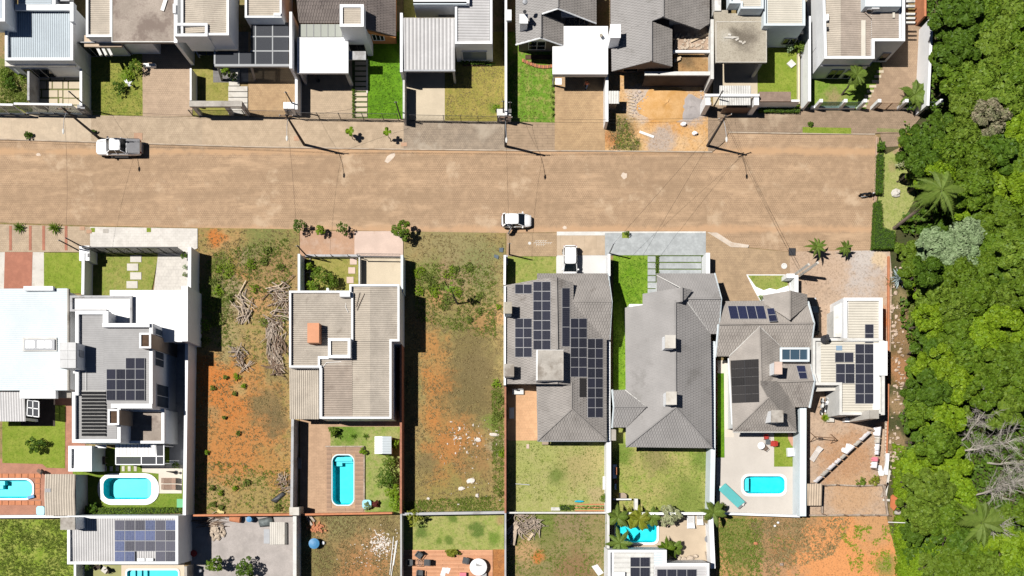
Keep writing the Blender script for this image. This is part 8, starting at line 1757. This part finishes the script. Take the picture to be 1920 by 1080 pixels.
# ================================================================== THE WOOD ON THE RIGHT
def proto(k,mat,seed,**kw):tree_proto(k,mat,seed,**kw)
KIND={'m':('mid green',lf_mid),'d':('dark green',lf_dark),'l':('bright green',lf_lime),'o':('olive green',lf_olive),'s':('pale silver-green',lf_silver),'p':('pink flowering',lf_pink),'y':('yellow-green',lf_yel)}
for i,(c_,(nm,mt))in enumerate(KIND.items()):
 for v in range(1 if c_ in 'spy' else 2):proto(c_+str(v),mt,400+i*7+v,nclump=24 if v else 18,nleaf=5200,leaf=.36 if c_ in 'mdlo' else .3,lump=.27 if v else .33,rz=2.7)
FOREST=[(1806,28,44,'d'),(1838,18,42,'m'),(1890,30,46,'o'),(1935,60,44,'m'),(1868,88,50,'o'),(1920,128,44,'m'),(1800,92,44,'d'),(1784,60,26,'m'),(1796,150,40,'m'),(1842,152,46,'o'),(1895,178,44,'o'),(1782,112,27,'m'),(1812,208,40,'o'),(1858,214,36,'p'),(1898,226,40,'l'),(1778,240,38,'d'),(1728,262,34,'d'),(1800,258,40,'o'),(1848,268,36,'m'),(1736,300,38,'d'),(1780,292,36,'m'),(1822,302,44,'m'),(1870,290,42,'d'),(1910,300,44,'m'),(1722,320,20,'m'),(1762,318,34,'l'),(1868,345,44,'l'),(1912,360,40,'l'),(1830,350,38,'m'),(1838,385,36,'l'),(1880,405,42,'m'),(1925,420,40,'m'),(1752,446,26,'d'),(1772,425,28,'d'),(1738,468,30,'s'),(1762,455,34,'s'),(1788,462,38,'s'),(1818,440,38,'s'),(1810,478,34,'s'),(1860,448,36,'m'),(1905,470,44,'o'),(1708,470,22,'o'),(1716,505,25,'m'),(1742,506,32,'d'),(1800,512,36,'m'),(1845,508,40,'m'),(1890,520,40,'d'),(1730,540,24,'l'),(1760,540,34,'o'),(1830,548,38,'m'),(1925,540,36,'m'),(1880,562,36,'o'),(1748,572,22,'l'),(1785,575,34,'o'),(1840,590,34,'l'),(1890,605,40,'l'),(1750,600,32,'l'),(1800,615,38,'m'),(1744,652,32,'d'),(1770,645,34,'m'),(1845,640,42,'l'),(1905,655,42,'m'),(1733,690,28,'m'),(1760,685,40,'l'),(1810,668,38,'m'),(1865,690,42,'m'),(1912,715,40,'m'),(1750,728,42,'d'),(1795,720,40,'l'),(1845,735,36,'m'),(1732,768,32,'m'),(1765,775,44,'l'),(1890,760,38,'o'),(1736,812,30,'d'),(1760,825,36,'m'),(1810,770,24,'o'),(1790,880,38,'l'),(1710,862,20,'m'),(1730,880,34,'l'),(1716,905,24,'m'),(1750,915,40,'o'),(1800,925,36,'l'),(1716,945,18,'o'),(1730,960,36,'o'),(1775,968,34,'m'),(1716,1002,24,'d'),(1790,1010,36,'d'),(1840,1020,40,'m'),(1890,1035,44,'l'),(1762,1062,30,'o'),(1800,1060,38,'m'),(1850,1070,36,'o'),(1905,1075,38,'m'),(1925,960,30,'m'),(1880,975,22,'o')]
LAND=((45,'by the corner house pergola'),(95,'by the long wall head'),(140,'by the long wall middle'),(200,'by the long wall foot'),(245,'level with the north sidewalk'),(290,'level with the hedge block'),(340,'level with the upper hedge strip'),(390,'level with the parked motorcycle'),(440,'level with the lower hedge strip'),(490,'level with the silver crowns'),(530,'level with the silver agave'),(575,'level with the cream roof head'),(625,'level with the upper solar panels'),(680,'level with the cream roof middle'),(735,'level with the lower solar panels'),(790,'level with the cream house chimney'),(845,'level with the upright clothesline'),(890,'level with the white pipes'),(935,'level with the rusted sheet'),(990,'level with the pale thin pole'),(1040,'level with the red soil'),(1200,'at the bottom edge'))
seen={}
for i,(x,y,r,c_)in enumerate(FOREST):
 rt=random.Random(i*13+5);nm=KIND[c_][0];v=0 if c_ in 'spy' else i%2;edge='at the wood edge' if x<1745 else 'inside the wood' if x<1820 else 'deep in the wood' if x<1880 else 'at the right border'
 sz='small' if r<30 else 'medium' if r<39 else 'large';lb='%s %s tree %s, %s'%(sz,nm,edge,next(t_ for yy,t_ in LAND if y<yy));seen[lb]=seen.get(lb,0)+1
 if seen[lb]>1:lb=lb.replace(' tree ',' %s tree '%('round','broad','low')[seen[lb]-2])
 h=5.2+2.2*rt.random()if r>30 else 3.2+rt.random();sc=r/PX/2.6*1.06;w0=W(x,y,h);place(c_+str(v),(w0.x,w0.y,0),rt.random()*6.28,(sc,sc*rt.uniform(.92,1.08),h/6.1),lb,'tree',None,'forest_tree' if c_ not in 'sp' else('silver_tree' if c_=='s' else 'flowering_tree'))
rt=random.Random(77);mb=MB()
for k in range(30):
 c1,_=crown_mb(2.6,2.6,1.9,18,1300,.5,k,4.5);w0=W(rt.uniform(1990,2150),-40+k*38)
 mb.add([v+w0 for v in c1.v],c1.f)
mb.build('wood',lf_mid,None,kind='stuff')
w0=W(1676,428,0);w1=W(1766,356,9.0)-w0;palm('tall leaning palm with a long bare trunk at the street end',(w0.x,w0.y,0),9.0,19,3.3,lf_palm,200,(w1.x,w1.y),.22,'palm_tree',None,.6,.8,.45,'palm tree',M('pale_palm_trunk',(.2,.15,.12),.9,.2,2,9,.2))
w0=W(1772,985,0);palm('wispy palm above the lower bare grey trunk',(w0.x,w0.y,0),8.4,13,3.0,lf_palm,201,(-.3,.8),.16,'palm_tree',None,.7,.62,.5)
w0=W(1905,480,0);palm('feathery palm at the right border near the silver crowns',(w0.x,w0.y,0),8.6,14,2.8,lf_palm,202,(.5,.3),.16,'palm_tree',None,.7,.6,.5);w0=W(1760,575,0);palm('low feathery palm between the olive trees of the wood',(w0.x,w0.y,0),4.0,12,2.6,lf_palm,203,(0,0),.16,'palm_tree',None,.6,.6,.5)
def dead_tree(label,base,tip,z1,seed,n=26,L=2.2,nt=11):
 q=random.Random(seed);b=W(*base,0);e=W(*tip,z1);t=thing('dead_tree',label,'dead tree',tuple(b));pts=[b.lerp(e,i/6)+Vector((q.gauss(0,.1),q.gauss(0,.1),0))for i in range(7)];MB().tube(pts,[.13*(1-.75*i/6)for i in range(7)],7).build('trunk',palebark,t)
 d0=(e-b).normalized()
 for i in range(int(n*1.3)):
  s=pts[0].lerp(pts[-1],.35+.65*q.random());d=(d0*.8+Vector((q.gauss(0,.7),q.gauss(0,.7),q.gauss(.1,.4)))).normalized();l=L*q.uniform(.4,1.1);m=s+d*l*.5+Vector((q.gauss(0,.12),q.gauss(0,.12),.1));f=s+d*l+Vector((q.gauss(0,.25),q.gauss(0,.25),.1));mb=MB();mb.tube([s,m,f],[.026,.017,.008],5)
  for _ in range(nt):
   p=s.lerp(f,.25+.75*q.random());g=(d+Vector((q.gauss(0,.8),q.gauss(0,.8),q.gauss(0,.5)))).normalized();mb.tube([p,p+g*l*.22,p+g*l*.4+Vector((q.gauss(0,.1),q.gauss(0,.1),0))],[.012,.009,.005],3)
  mb.build('branch',palebark,t)
dead_tree('long bleached dead tree lying over the crowns, pointing right',(1772,853),(1900,826),7.0,1,34,2.6);dead_tree('upper bleached dead tree leaning away from the wood edge',(1790,840),(1850,770),7.0,2,18,2.2);dead_tree('dense grey tangle of dead branches at the right border',(1815,935),(1910,900),7.2,3,40,2.6);dead_tree('grey dead tree with hanging twigs below the dense tangle',(1805,958),(1870,990),7.0,4,34,2.3);dead_tree('low grey dead branches between the two larger dead trees',(1850,865),(1930,870),6.5,5,22,2.0)
mb=MB();rq=random.Random(9)
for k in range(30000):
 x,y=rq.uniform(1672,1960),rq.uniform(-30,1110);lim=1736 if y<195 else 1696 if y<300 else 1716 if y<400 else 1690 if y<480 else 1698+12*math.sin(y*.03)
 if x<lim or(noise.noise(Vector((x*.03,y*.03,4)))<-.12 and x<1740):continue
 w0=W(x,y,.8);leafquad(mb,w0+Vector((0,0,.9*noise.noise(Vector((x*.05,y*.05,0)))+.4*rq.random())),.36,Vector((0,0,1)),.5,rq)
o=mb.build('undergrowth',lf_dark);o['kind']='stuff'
tufts('undergrowth_grass',[(1672,830),(1720,850),(1720,1085),(1680,1085)],2400,.34,lf_lime,61,0);tufts('undergrowth_grass',[(1690,470),(1735,470),(1745,640),(1710,640)],1500,.32,lf_weed,62,0);tufts('undergrowth_grass',[(1692,985),(1800,990),(1830,1085),(1684,1085)],3600,.32,lf_lime,63,0)
